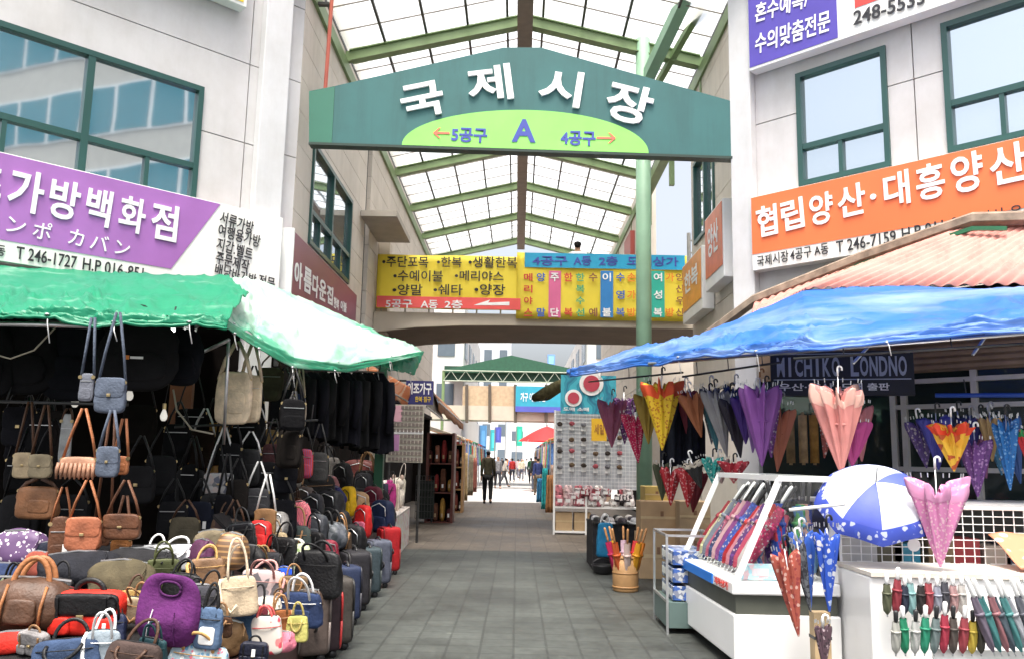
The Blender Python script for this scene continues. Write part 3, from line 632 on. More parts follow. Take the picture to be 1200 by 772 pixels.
for x, y0, y1, Y, wd, c, lb in ((566, 498, 538, 75, 9, (.10, .28, .55), 'pale blue vertical sign'), (578, 503, 528, 80, 7, (.05, .38, .42), 'teal vertical sign'), (584, 500, 518, 70, 7, (.08, .10, .42), 'navy vertical sign'), (609, 499, 522, 78, 7, (.03, .42, .30), 'green vertical sign'), (596, 494, 512, 90, 6, (.45, .5, .6), 'grey vertical sign'), (646, 415, 428, 100, 9, (.16, .32, .62), 'small blue rooftop sign')):
    p, q = at(x-wd/2, y1, Y), at(x+wd/2, y0, Y)
    t = thing('street_sign_board', lb+' far down the street', 'sign', (p.x, Y, p.z), group='far street signs')
    MB().box((p.x, Y, p.z), (q.x, Y+.3, q.z)).build('board', paint(c), t, world=True)
    MB().box((p.x+.15, Y-.02, lerp(p.z, q.z, .15)), (q.x-.15, Y-.004, lerp(p.z, q.z, .85))).build('face_panel', paint(sh(c, 1.5)), t, world=True)
    MB().tube([(p.x-.05, Y+.15, 0), (p.x-.05, Y+.15, q.z)], .06, 6).build('pole', RAILM, t, world=True)
# ------------------------------------------------------------------ bag makers (front = -y, base at z = 0)
def arc(x0, x1, y, z, h, n=12, bow=0): return [(lerp(x0, x1, .5-.5*math.cos(math.pi*i/n)), y+bow*math.sin(math.pi*i/n), z+h*math.sin(math.pi*i/n)) for i in range(n+1)]
def tagcard(t, x, y, z, s=.035): MB().box((x-s*.5, y-.003, z-s), (x+s*.5, y, z+s)).build('price_tag', WHITEP, t)
def tote(t, w, h, m, hm, d=None, hh=.6, pocket=None, buckle=False, top=.86, open_=True):
    d = d or w*.34
    MB().blob(w, h, d, 4.5, 6, top, .55, .02).build('body', m, t, smooth=True)
    sk = [rnd.uniform(-.10, .10) for _ in range(4)]
    flop = rnd.random() < .5
    for i, y in enumerate((-.16*d, .16*d)):
        ht = h*hh*rnd.uniform(.7, 1.05)+h*.2; fall = rnd.uniform(-1.3, .6)*d*(1 if i == 0 else -.4)
        MB().tube([(lerp(-w*.24, w*.24, .5-.5*math.cos(math.pi*k/12))+sk[i]*w*math.sin(math.pi*k/12), y*1.6+fall*math.sin(math.pi*k/12), h*.78+ht*math.sin(math.pi*k/12)**.75) if not flop or i else (lerp(-w*.24, w*.24, .5-.5*math.cos(math.pi*k/12))+sk[i]*w*math.sin(math.pi*k/12), -d*.30-d*.26*math.sin(math.pi*k/12)**.4, h*.86-ht*.62*math.sin(math.pi*k/12)) for k in range(13)], max(.0045, w*.017), 6, flat=1.7).build('handle', hm, t, smooth=True)
    if rnd.random() < .45:
        x = rnd.choice((-1, 1))*w*.4; MB().tube([(x, 0, h*.95), (x*1.15, -d*.35, h*.8), (x*1.05, -d*.62, h*.4), (x*.5, -d*.7, h*.12), (x*.1, -d*.66, h*.3)], .006, 5, flat=1.8).build('shoulder_strap', hm, t, smooth=True)
    MB().tube([(w*.49*math.cos(a)*top**.5, -d*.02-d*.49*abs(math.sin(a)), h*.72) for a in [math.pi*k/10 for k in range(11)]], .0035, 4).build('seam', hm, t, smooth=True)
    if pocket: MB().blob(w*.55, h*.42, d*.3, 5, 6, 1, .8, .01, (0, -d*.42, h*.12)).build('pocket', pocket, t, smooth=True)
    if buckle: MB().lathe([(.2*w*.5, -.004), (.2*w*.5, .004)], 14, Matrix.Translation((0, -d*.5, h*.55)) @ Matrix.Rotation(R(90), 4, 'X')).build('buckle', BRASS, t)
    mb = MB().tube([(-w*.40*top, 0, h*.985), (0, 0, h*1.005), (w*.40*top, 0, h*.985)], .006, 5); mb.build('zip', BRASS if buckle else BLACK, t)
def satchel(t, w, h, m, hm, d=None, flap=None, pockets=True, handle=True):
    d = d or w*.4
    MB().blob(w, h, d, 5, 5, .94, .75, .02).build('body', m, t, smooth=True)
    MB().blob(w*.92, h*.52, d*.35, 5, 5, 1, 1, .015, (0, -d*.33, h*.45)).build('flap', flap or m, t, smooth=True)
    if pockets:
        for x in (-.3, .3): MB().blob(w*.3, h*.4, d*.3, 5, 5, 1, 1, .01, (x*w, -d*.45, h*.05)).build('pocket', m, t, smooth=True)
    MB().cbox((0, -d*.55, h*.46), (w*.10, .012, h*.10)).build('buckle', BRASS, t, bevel=.003)
    if handle: MB().tube(arc(-w*.2, w*.2, 0, h*.95, h*.28), w*.025, 6, flat=1.6).build('handle', hm, t, smooth=True)
    for x in (-.33, .33): MB().cbox((x*w, -d*.54, h*.6), (w*.05, .01, h*.6)).build('strap', hm, t, bevel=.003)
def backpack(t, w, h, m, m2=None, d=None, trim=None):
    d = d or w*.5
    MB().blob(w, h, d, 4, 4, .86, .75, .025).build('body', m, t, smooth=True)
    MB().blob(w*.78, h*.46, d*.45, 4, 5, .92, .8, .02, (0, -d*.36, h*.05)).build('front_pocket', m2 or m, t, smooth=True)
    MB().tube(arc(-w*.12, w*.12, d*.1, h*.96, h*.1), .008, 6).build('handle', BLACK, t, smooth=True)
    MB().tube([(-w*.34, -d*.40, h*.52), (-w*.30, -d*.42, h*.78), (0, -d*.36, h*.9), (w*.30, -d*.42, h*.78), (w*.34, -d*.40, h*.52)], .006, 5).build('zip', trim or METAL, t, smooth=True)
    for x in (-1, 1): MB().tube([(x*w*.24, d*.3, h*.92), (x*w*.34, d*.55, h*.6), (x*w*.36, d*.42, h*.12)], .02, 6, flat=.5).build('strap', BLACK, t, smooth=True)
def duffel(t, w, h, m, hm, d=None, trim=None):
    d = d or h*1.0
    MB().blob(w, h, d, 3, 2.6, .95, .85, .03).build('body', m, t, smooth=True)
    for y in (-.2, .2): MB().tube(arc(-w*.2, w*.2, y*d, h*.8, h*.55), .011, 6, flat=1.5).build('handle', hm, t, smooth=True)
    MB().tube([(-w*.4, 0, h*.97), (0, -.01, h*1.0), (w*.4, 0, h*.97)], .007, 5).build('zip', trim or METAL, t)
    for x in (-.21, .21): MB().tube([(x*w, -d*.46, h*.12), (x*w, -d*.52, h*.5), (x*w, -d*.36, h*.85)], .014, 6, flat=.6).build('strap', hm, t, smooth=True)
    MB().blob(w*.34, h*.45, d*.2, 4, 5, .95, .9, .02, (0, -d*.46, h*.18)).build('pocket', m, t, smooth=True)
def pouch(t, w, h, m, d=None):
    d = d or h*.7
    MB().blob(w, h, d, 2.8, 2.6, .85, .6, .06).build('body', m, t, smooth=True)
    MB().tube([(-w*.32, -d*.1, h*.93), (0, -d*.12, h*1.0), (w*.32, -d*.1, h*.93)], .006, 5).build('zip', METAL, t)
    MB().tube([(w*.3, -d*.14, h*.93), (w*.36, -d*.3, h*.8), (w*.34, -d*.42, h*.62)], .006, 5).build('strap', m, t)
def hobo(t, w, h, m, hm):
    """A slouchy bag cut from one piece: the sides run up into a short broad handle round an opening."""
    d = w*.36; N, n = 36, 10
    def outline(th, k):
        x, z = math.cos(th), math.sin(th)
        R0 = (w*.5*(1-.10*max(0, z))*abs(x)**.55*(1 if x > 0 else -1), h*.5+h*.5*spow(z, .62)); I0 = (w*.17*spow(x, .9), h*.80+h*.10*spow(z, .9))
        return (lerp(I0[0], R0[0], k), lerp(I0[1], R0[1], k))
    vs, fs = [], []
    for s_ in (-1, 1):
        for j in range(n+1):
            for i in range(N):
                th = 2*math.pi*i/N; k = j/n; x, z = outline(th, k); e = math.sin(math.pi*k)**.5
                y = s_*d*.5*e*(1-.78*max(0, min(1, (z/h-.35)/.4)))*(1+.25*noise.noise(Vector((x*14, z*14, s_*3+w*50)))); vs.append((x, y, z))
    for b in (0, 1):
        o = b*(n+1)*N
        for j in range(n):
            for i in range(N): q = (o+j*N+i, o+j*N+(i+1) % N, o+(j+1)*N+(i+1) % N, o+(j+1)*N+i); fs.append(q if b else q[::-1])
    MB().add(vs, fs).build('body', m, t, smooth=True)
    MB().tube([(outline(2*math.pi*i/24, 0)[0], -.012, outline(2*math.pi*i/24, 0)[1]) for i in range(25)], .007, 5).build('rim', hm, t, smooth=True)
    for x in (-.17, .17): MB().tube([(x*w*1.3, -d*.40, h*.08), (x*w*1.2, -d*.52, h*.28), (x*w, -d*.40, h*.52)], .0035, 4).build('seam', WHITEP if x < 0 else hm, t)
    MB().cbox((-.05*w, -d*.52, h*.36), (.025, .012, .025)).build('buckle', METAL, t, bevel=.004)
def suitcase(t, w, h, m, m2, d=.22):
    MB().blob(w, h-.05, d, 7, 12, .98, .95, .006, (0, 0, .05)).build('shell', m, t, smooth=True)
    MB().blob(w*.78, h*.42, d*.35, 6, 8, 1, .9, .008, (0, -d*.42, .09)).build('front_pocket', m, t, smooth=True)
    MB().blob(w*.78, h*.36, d*.35, 6, 8, 1, .9, .008, (0, -d*.42, .09+h*.45)).build('front_pocket', m, t, smooth=True)
    for y in (-.44, .44):
        n = 24; MB().tube([(spow(math.cos(2*math.pi*i/n), .35)*w*.49, y*d, .05+(h-.05)*(.5+.485*spow(math.sin(2*math.pi*i/n), .35))) for i in range(n+1)], .009, 5).build('piping', m2, t, smooth=True)
    MB().tube(arc(-.07, .07, 0, h-.01, .04), .012, 6).build('handle', BLACK, t, smooth=True)
    MB().tube(arc(-.03, .03, 0, 0, .05), .01, 6, Matrix.Translation((w*.49, 0, h*.5)) @ Matrix.Rotation(R(90), 4, 'Y')).build('side_handle', BLACK, t)
    for x in (-.36, .36): MB().lathe([(.028, -.012), (.032, 0), (.028, .012)], 12, Matrix.Translation((x*w, d*.25, .03)) @ Matrix.Rotation(R(90), 4, 'Y')).build('wheel', BLACK, t, smooth=True)
def hangbag(t, w, h, H, m, hm, kind='flap', tagged=False, sw=.015):
    """A shoulder bag hanging by its strap from a hook H above its base."""
    d = w*.32
    MB().blob(w, h, d, 5, 5, .95, .7, .02).build('body', m, t, smooth=True)
    if kind == 'flap': MB().blob(w*.96, h*.58, d*.4, 5, 5, 1, .9, .015, (0, -d*.3, h*.42)).build('flap', m, t, smooth=True); MB().cbox((0, -d*.53, h*.5), (w*.12, .01, h*.08)).build('buckle', BRASS, t, bevel=.002)
    elif kind == 'zip':
        MB().blob(w*.8, h*.4, d*.3, 5, 5, 1, .9, .015, (0, -d*.42, h*.08)).build('pocket', m, t, smooth=True); MB().tube([(-w*.4, -d*.4, h*.72), (w*.4, -d*.4, h*.72)], .004, 5).build('zip', METAL, t)
    elif kind == 'fringe':
        mb = MB()
        for k in range(9): x = lerp(-w*.46, w*.46, k/8); mb.tube([(x, -d*.5, h*.7), (x*1.04, -d*.58, h*.35), (x*1.06, -d*.55, -.01)], [.012, .014, .006], 5)
        mb.build('fringe', m, t, smooth=True)
    elif kind == 'plain': MB().blob(w*.5, h*.4, d*.25, 5, 5, 1, .9, .01, (.1*w, -d*.42, h*.2)).build('pocket', m, t, smooth=True)
    if H > h:
        for x in (-1, 1):
            MB().tube([(x*w*.45, 0, h*.86), (x*w*.30, .0, lerp(h, H, .4)), (x*.012, .0, H)], sw, 6, flat=.5).build('strap', hm, t, smooth=True)
            MB().lathe([(.013, -.004), (.013, .004)], 10, Matrix.Translation((x*w*.45, -.012, h*.86)) @ Matrix.Rotation(R(90), 4, 'X')).build('ring', BRASS, t)
    if tagged: tagcard(t, w*.3, -d*.62, h*.4, .03)
def bigblack(t, w, h, m, mark=None):
    """A large flat soft bag hanging by two short handles."""
    MB().blob(w, h, .17, 3.2, 3.2, .9, .5, .07).build('body', m, t, smooth=True)
    MB().blob(w*.75, h*.42, .06, 3.5, 3, 1, .8, .05, (0, -.065, h*.12)).build('pocket', m, t, smooth=True)
    for y in (-.03, .03): MB().tube(arc(-w*.17, w*.17, y, h*.93, h*.25), .014, 6, flat=1.4).build('handle', m, t, smooth=True)
    if mark:
        MB().cbox((-.05, -.108, h*.45), (.035, .006, .03)).build('badge', paint((.75, .22, .03)), t); MB().cbox((.02, -.108, h*.45), (.09, .006, .018)).build('badge', WINK, t)

# ------------------------------------------------------------------ bag stall: benches and awnings
BROWNB = mat('brown board', (.085, .045, .042), .6, 0, .2, 3)
BZ = lambda Y: .42+.33*(Y-4.9)
def stand(name, label, poly, zf, m, skirt):
    """A table whose top follows zf over the outline poly: top sheet and a skirt down to the ground."""
    c = sum((Vector((*p, 0)) for p in poly), Vector())/len(poly)
    t = thing(name, label, 'display stand', (c.x, c.y, 0)); n = len(poly)
    tp = [(x, y, zf(x, y)) for x, y in poly]
    MB().add(tp+[(x, y, z-.03) for x, y, z in tp], [tuple(range(n)), tuple(range(2*n-1, n-1, -1))]+[(i, n+i, n+(i+1) % n, (i+1) % n) for i in range(n)]).build('tabletop', m, t, world=True)
    cc = [(c.x+(x-c.x)*.985, c.y+(y-c.y)*.985) for x, y in poly]
    MB().add([(x, y, 0) for x, y in cc]+[(x, y, zf(x, y)-.031) for x, y in cc], [(i, (i+1) % n, n+(i+1) % n, n+i) for i in range(n)]).build('skirt', skirt, t, world=True)
    return t
DKCLOTH = fab((.014, .013, .014))
stand('display_bench', 'low sloping bench of the bag stall, heaped with handbags at its street end', [(-4.6, 4.2), (-2.02, 4.2), (-2.02, 6.1), (-4.6, 6.1)], lambda x, y: BZ(y), DKCLOTH, BROWNB)
stand('display_bench', 'brown-sided corner bench of the bag stall beside the suitcases', [(-2.0, 4.6), (-1.52, 4.6), (-1.52, 6.55), (-2.0, 6.55)], lambda x, y: .28+.13*(y-5.2), BROWNB, BROWNB)
TZ = lambda X: .45+.9*(-1.75-X)
stand('display_stand', 'sloping rack along the lane stacked with backpacks', [(-2.35, 6.75), (-1.75, 6.75), (-1.9, 13.2), (-2.4, 13.2)], lambda x, y: TZ(x), DKCLOTH, BROWNB)

GREENT = sheen_tarp('green tarpaulin', (.010, .27, .14), (.42, .62, .52), .4, .3, (.35, .35, 3.6), .56, .74)
def tarp(name, label, m, rows, parent_poles, amp=.03, nu=40, nv=16, seed=1, cat='awning', hem=True):
    """A hanging sheet through rows of points (back row first), with folds; poles carry it."""
    q = random.Random(seed); ph = [q.uniform(0, 6) for _ in range(8)]
    def curve(r, u):
        k = u*(len(r)-1); i = min(int(k), len(r)-2); f = k-i; f = f*f*(3-2*f)*.4+f*.6; return r[i].lerp(r[i+1], f)
    def fn(u, v):
        k = v*(len(rows)-1); i = min(int(k), len(rows)-2); p = curve(rows[i], u).lerp(curve(rows[i+1], u), k-i)
        a = amp*.4*(math.sin(17*u+5*v+ph[0])*.5+math.sin(9*u-11*v+ph[1])+.6*math.sin(31*u+3*v+ph[2])*v)
        w_ = Vector((u*7+ph[4], v*3.5+ph[5], ph[6])); a += amp*(1.6*(1-abs(noise.noise(w_*.9)))**4+1.5*(1-abs(noise.noise(w_*2.1+Vector((3, 1, 0)))))**6+.9*(1-abs(noise.noise(w_*4.7)))**5-1.5)*(.3+.7*math.sin(math.pi*min(1, max(0, v*.9+.08))))
        return (p.x, p.y-a*.3, p.z+a)
    c = sum((x for x in rows[0]), Vector())/len(rows[0])
    t = thing(name, label, cat, (c.x, c.y, c.z))
    MB().grid(fn, nu*2, nv*2).build('sheet', m, t, smooth=True, world=True, solid=.004)
    if hem: MB().tube([Vector(fn(i/nu, 1))+Vector((0, 0, -.012)) for i in range(nu+1)], .013, 6).build('hem', m, t, smooth=True, world=True)
    for a, b, r in parent_poles: MB().tube([a, b], r, 8).build('pole', METAL, t, smooth=True, world=True)
    for k in range(5):
        p = Vector(fn(.08+.2*k, 1)); MB().tube([p, p+Vector((.01, -.015, -.05)), p+Vector((.03, 0, -.12-.03*(k % 3)))], .004, 5).build('rope', WHITEP, t, smooth=True, world=True)
        MB().lathe([(.014, -.006), (.02, 0), (.014, .006)], 12, Matrix.Translation(Vector(fn(.08+.2*k, .96))+Vector((0, -.006, 0)))).build('eyelet', METAL, t, world=True)
    return t
L = lambda s_, z, n=.12: LFr.p(s_, z, n)
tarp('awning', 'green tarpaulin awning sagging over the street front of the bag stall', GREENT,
     [[L(-4.9, 3.22, .2), L(-3.6, 3.28, .2), L(-2.2, 3.42, .2), at(268, 321, 8.6)],
      [at(-120, 345, 6.3), at(0, 343, 6.6), at(120, 338, 6.9), at(292, 345, 7.4)],
      [at(-130, 366, 5.6), at(0, 365, 5.6), at(130, 369, 5.7), at(268, 374, 6.0)],
      [at(-130, 372, 5.58), at(0, 371, 5.58), at(130, 376, 5.68), at(266, 383, 5.98)]],
     [(at(-100, 377, 5.65), at(105, 382, 5.7), .018), (at(205, 396, 7.3), at(250, 372, 6.2), .014), (at(200, 430, 7.4), at(268, 398, 6.4), .014)], .03, 60, 24, 3)
tarp('awning', 'green tarpaulin awning turned along the lane with a pale sunlit top', sheen_tarp('pale green tarpaulin', (.10, .47, .29), (.62, .76, .68), .4, .3, (.3, .3, .9), .36, .56),  # bright daylight on the top is put into a paler sheet colour
     [[at(266, 322, 8.8), at(300, 328, 9.6), at(345, 347, 10.6), at(425, 380, 11.6), at(490, 410, 12.2)],
      [at(266, 350, 7.4), at(300, 372, 8.2), at(350, 388, 9.2), at(430, 396, 10.6), at(492, 411, 11.9)],
      [at(262, 374, 6.2), at(298, 396, 7.0), at(345, 420, 7.8), at(408, 428, 9.2), at(494, 413, 11.6)]],
     [(at(268, 400, 6.6), at(262, 520, 6.8), .012)], .03, 50, 20, 5, hem=False)
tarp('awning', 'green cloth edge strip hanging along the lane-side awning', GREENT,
     [[at(262, 373, 6.17), at(298, 395, 6.97), at(345, 419, 7.77), at(408, 427, 9.17), at(494, 412, 11.57)],
      [at(264, 384, 6.1), at(299, 407, 6.9), at(345, 431, 7.7), at(405, 436, 9.1), at(494, 416, 11.5)]], [], .008, 40, 6, 6, hem=False)
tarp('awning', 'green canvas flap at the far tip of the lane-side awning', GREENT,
     [[at(440, 397, 11.0), at(470, 402, 11.8), at(497, 412, 12.4)], [at(424, 424, 10.4), at(455, 434, 11.0), at(486, 438, 11.8)]], [], .02, 20, 8, 7, hem=False)
def lampgroup():
    for x, y, x2, y2 in ((192, 386, 228, 391), (198, 397, 226, 400)):
        a, b = at(x, y, 8.0), at(x2, y2, 7.9)
        t = thing('tube_lamp', 'lit fluorescent tube %s under the green awning' % ('nearer the awning top' if y < 390 else 'hung just lower, second of two,'), 'lamp', a)
        MB().tube([a, b], .02, 8).build('tube', emit('tube light', (1, 1, .97), 4), t, world=True)
        MB().tube([a+Vector((0, .02, .05)), b+Vector((0, .02, .05))], .03, 4).build('fixture', WHITEP, t, world=True)
lampgroup()
for x, y, lb in ((55, 456, 'above the khaki bags'), (88, 470, 'left of the grey hanging bags'), (152, 462, 'right of the grey hanging bags'), (192, 486, 'drooping lowest under the black bags')):
    p = at(x, y, 6.6)
    t = thing('light_bulb', 'small clear bulb on a wire '+lb, 'lamp', p)
    MB().lathe([(.008, .05), (.016, .03), (.028, -.005), (.024, -.03), (.012, -.045)], 12).build('bulb', emit('bulb light', (.75, .72, .65), .25), t, smooth=True)
    MB().tube([(0, 0, .045), (0, 0, .09)], .014, 8).build('socket', BRASS, t); MB().tube([(0, 0, .09), (.02, .1, .6)], .004, 4).build('cord', BLACK, t)
t = tag(MB().tube([at(-5, 415, 5.9), at(12, 420, 5.9), at(40, 410, 5.9), at(76, 372, 5.9)], .006, 5).build('rope', mat('rope', (.4, .36, .28), .8), None, loc=at(20, 420, 5.9), smooth=True), 'slack pale rope looped under the green awning at the far left', 'rope')
p0 = at(203, 456, 7.0)
tag(MB().tube([p0, at(207, 480, 7.0), at(225, 503, 7.0), at(250, 508, 7.0)], .008, 5).build('cable', mat('rope', (.4, .36, .28), .8), None, loc=p0, smooth=True), 'white cable drooping beside the cream canvas bag', 'cable')

# ------------------------------------------------------------------ bags
BP = (Vector((0, 4.9, .42)), Vector((0, -.33, 1)).normalized()); CP = (Vector((0, 5.2, .28)), Vector((0, -.13, 1)).normalized()); TP = (Vector((-1.75, 8, .45)), Vector((.9, 0, 1)).normalized())
def spot(x, y, where):
    if where == 'b': return onplane(x, y, *BP)
    if where == 'c': return onplane(x, y, *CP)
    if where == 't': return onplane(x, y, *TP)
    if where == 'g': return gz(x, y)
    return at(x, y, where)
BAGS = 'bags of the bag stall'
def bag(fn, name, x, y, where, wpx, hpx, label, *a, rz=0, rx=0, cat='bag', lift=0, **k):
    p = spot(x, y, where); p.z += lift
    t = thing(name, label, cat, p, R(rz), BAGS, R(rx)); fn(t, px2m(p, wpx), px2m(p, hpx), *a, **k); t.rotation_euler.x += R(rnd.uniform(-7, 5)); t.rotation_euler.y += R(rnd.uniform(-7, 7)); return t
TAN = lea((.32, .13, .05)); BRN = lea((.075, .036, .02)); BLK = lea((.008, .008, .009)); CREAM = fab((.55, .46, .33)); SLATE = fab((.09, .11, .15)); BKN = nyl((.009, .009, .011)); NAVY = fab((.02, .035, .09))
# the street-end bench
bag(duffel, 'duffel_bag', 28, 742, 'b', 100, 64, 'large dark brown leather duffel with tan straps at the bench corner', BRN, TAN, rz=12)
bag(pouch, 'clutch_bag', 8, 766, 'b', 66, 26, 'flat red clutch lying before the dark brown duffel', fab((.62, .03, .02)), rz=8)
bag(satchel, 'satchel', 104, 742, 'b', 88, 50, 'bright red satchel with black flap straps', nyl((.62, .025, .015)), BLK, flap=BLK, rz=-5)
bag(hobo, 'hobo_bag', 193, 757, 'b', 80, 84, 'purple slouchy shoulder bag with a round strap opening', fab((.10, .018, .11)), fab((.07, .013, .08)), rz=-8)
bag(pouch, 'soft_bag', 140, 708, 'b', 86, 52, 'olive canvas bag slumped behind the red satchel', fab((.075, .062, .035)), d=.3)
bag(pouch, 'soft_bag', 92, 690, 'b', 110, 44, 'black soft bag slumped above the brown duffel', fab((.012, .013, .018)), d=.34)
bag(pouch, 'soft_bag', 165, 682, 'b', 90, 40, 'black cloth bag lying behind the purple bag', fab((.014, .014, .016)), d=.34)
bag(pouch, 'soft_bag', 24, 664, 'b', 66, 44, 'purple bag with white dots near the wall', pattern('dotted cloth', 'dots', [(.10, .05, .13), (.6, .55, .6)], 32, trans=0), d=.25)
bag(pouch, 'soft_bag', 12, 684, 'b', 60, 24, 'blue edged bag squashed under the dotted purple bag', NAVY, d=.25)
bag(tote, 'handbag', 78, 792, 'b', 84, 42, 'denim blue handbag with dark handles at the picture edge', fab((.035, .06, .12)), BLK, rz=6)
bag(tote, 'handbag', 152, 796, 'b', 72, 42, 'dark brown structured handbag below the purple bag', fab((.06, .04, .035)), BRN, rz=-6)
bag(tote, 'handbag', 116, 790, 'b', 44, 50, 'clear and white shiny handbag between denim and brown ones', fab((.25, .30, .34)), WHITEP, rz=14)
bag(tote, 'handbag', 205, 668, 'b', 54, 30, 'silver-white shiny handbag behind the purple bag', mat('silver leather', (.55, .56, .58), .3, .3, .25, 20), WHITEP, hh=.4, rz=6)
bag(tote, 'handbag', 212, 700, 'b', 50, 28, 'black handbag leaning behind the purple one', BLK, BLK, rz=-12)
bag(tote, 'handbag', 242, 690, 'b', 46, 36, 'brown handbag with looping tan handles', lea((.20, .11, .055)), lea((.5, .3, .1)), hh=.5, rz=14)
bag(pouch, 'round_bag', 268, 668, 'b', 42, 44, 'brown ribbed barrel bag with tan bands', pattern('ribbed leather', 'bands', [(.13, .07, .035), (.10, .055, .03), (.32, .18, .07)], 9, .5, 0), d=.2)
bag(tote, 'shoulder_bag', 278, 722, 'b', 48, 46, 'cream shoulder bag with long broad straps', fab((.45, .36, .25)), fab((.60, .49, .36)), hh=.95, rz=28)
bag(tote, 'tote_bag', 272, 764, 'c', 52, 56, 'steel-blue denim tote with a round silver buckle', fab((.035, .075, .135)), fab((.03, .06, .12)), buckle=True, rz=-8)
bag(tote, 'tote_bag', 242, 760, 'b', 34, 48, 'narrow blue tote with black top edge beside the denim tote', fab((.08, .13, .22)), BLK, pocket=WHITEP, rz=-4)
bag(tote, 'handbag', 228, 796, 'c', 74, 40, 'flower-printed handbag with looping tan handles at the picture edge', pattern('flower print', 'floral', [(.35, .45, .5), (.6, .15, .2), (.7, .7, .68), (.1, .25, .4)], 42, trans=0), lea((.55, .32, .12)), hh=.5)
bag(tote, 'handbag', 303, 714, 'c', 56, 46, 'pale pink handbag with a grey print', pattern('grey print', 'cells', [(.55, .42, .40), (.22, .2, .21), (.5, .4, .4), (.12, .11, .12)], 16, trans=0), lea((.6, .3, .28)), hh=.3, rz=10)
bag(pouch, 'soft_bag', 330, 700, 'c', 26, 36, 'cobalt blue pouch standing on end', fab((.01, .06, .42)), d=.12)
bag(tote, 'tote_bag', 314, 766, 'c', 40, 44, 'white tote with a red pattern', pattern('red print', 'floral', [(.62, .58, .52), (.55, .05, .08), (.6, .57, .5), (.62, .2, .2)], 18, trans=0), lea((.6, .1, .1)), hh=.3, rz=-6)
bag(tote, 'handbag', 352, 734, 'c', 56, 40, 'navy handbag with white rope handles', NAVY, WHITEP, hh=.55, rz=-12, pocket=fab((.03, .05, .12)))
bag(tote, 'handbag', 348, 752, 'c', 28, 30, 'small yellow-green handbag below the navy one', fab((.42, .40, .12)), lea((.4, .33, .1)), rz=-8)
bag(pouch, 'soft_bag', 332, 764, 'c', 30, 24, 'rose pink pouch folded beside the white and red tote', fab((.55, .16, .22)), d=.14)
bag(tote, 'tote_bag', 372, 700, 'c', 62, 54, 'soft black leather tote standing at the lane corner', BLK, BLK, hh=.25, rz=-14)
bag(tote, 'handbag', 346, 680, 't', 42, 42, 'green and white patterned handbag behind the cobalt pouch', pattern('green print', 'cells', [(.5, .55, .35), (.65, .65, .6), (.25, .35, .15)], 20, trans=0), fab((.5, .5, .45)), hh=.2, rz=-10)
bag(tote, 'handbag', 330, 662, 't', 44, 32, 'black leather handbag behind the pale pink one', BLK, BLK, rz=-16)
bag(backpack, 'backpack', 302, 642, 't', 30, 32, 'small red backpack deep in the stall', nyl((.55, .02, .02)), rz=-10)
bag(pouch, 'soft_bag', 348, 627, 't', 30, 40, 'pink and black tiger-striped bag', pattern('tiger print', 'tiger', [(.65, .12, .16), (.6, .14, .18), (.03, .01, .015), (.65, .16, .2)], 9, trans=0), d=.14)
bag(tote, 'handbag', 322, 650, 't', 30, 26, 'beige folded handbag beside the small red backpack', fab((.42, .33, .2)), fab((.4, .3, .2)), rz=30)
# packed along the lane
bag(backpack, 'backpack', 383, 615, 't', 44, 40, 'black backpack below the pale pink pouch', BKN, rz=-24)
bag(backpack, 'backpack', 407, 606, 't', 26, 36, 'yellow backpack with black edges', nyl((.70, .42, .01)), rz=-40, trim=BLK)
bag(duffel, 'duffel_bag', 386, 645, 't', 42, 34, 'grey patterned duffel under the black and yellow backpacks', pattern('grey camouflage', 'cells', [(.09, .1, .12), (.14, .15, .17), (.05, .06, .07)], 22, trans=0), BLK, rz=-30)
bag(backpack, 'backpack', 411, 657, 't', 34, 42, 'black backpack with a white paper label on its front', BKN, rz=-28)
tagcard(bpy.data.objects[-1] if False else [o for o in col.objects if o.get('label', '').startswith('black backpack with a white paper')][0], 0, -.155, .12, .03)
bag(backpack, 'backpack', 424, 630, 't', 26, 38, 'red backpack between the patterned duffel and the navy pack', nyl((.6, .02, .02)), nyl((.65, .16, .25)), rz=-35)
bag(backpack, 'backpack', 446, 624, 't', 36, 38, 'navy backpack with a pale front mark, hung out at the lane edge', nyl((.015, .025, .07)), rz=-35, trim=WHITEP)
bag(pouch, 'soft_bag', 384, 577, 't', 28, 20, 'pale pink pouch on top of the bag pile', fab((.55, .25, .26)), d=.2)
bag(pouch, 'soft_bag', 362, 584, 't', 30, 26, 'mottled grey bag left of the pale pink pouch', pattern('grey camouflage', 'cells', [(.12, .11, .12), (.2, .18, .18), (.06, .05, .06)], 22, trans=0), d=.2)
bag(pouch, 'soft_bag', 346, 572, 't', 26, 14, 'white folded bag lying on the bag pile', fab((.62, .6, .55)), d=.2)
bag(backpack, 'backpack', 338, 562, 't', 22, 26, 'sky blue backpack at the back of the stall', nyl((.04, .16, .42)), rz=-20)
bag(backpack, 'backpack', 402, 578, 't', 28, 36, 'black backpack behind the yellow one', BKN, rz=-30)
bag(backpack, 'backpack', 424, 590, 't', 26, 36, 'dark grey backpack deep behind the red and navy packs', nyl((.03, .03, .035)), rz=-30)
bag(backpack, 'backpack', 365, 612, 't', 30, 34, 'charcoal backpack between the tiger bag and the black backpack', nyl((.025, .025, .03)), rz=-15)
bag(tote, 'tote_bag', 415, 572, 't', 18, 30, 'orange-topped tote among the backpacks', fab((.5, .16, .03)), BLK, rz=-20)
bag(tote, 'tote_bag', 340, 606, 't', 26, 24, 'brown leather tote above the tiger-striped bag', lea((.12, .06, .03)), BRN, rz=-20)
bag(pouch, 'soft_bag', 310, 612, 't', 32, 22, 'khaki bag above the small red backpack', fab((.2, .16, .09)), d=.2)
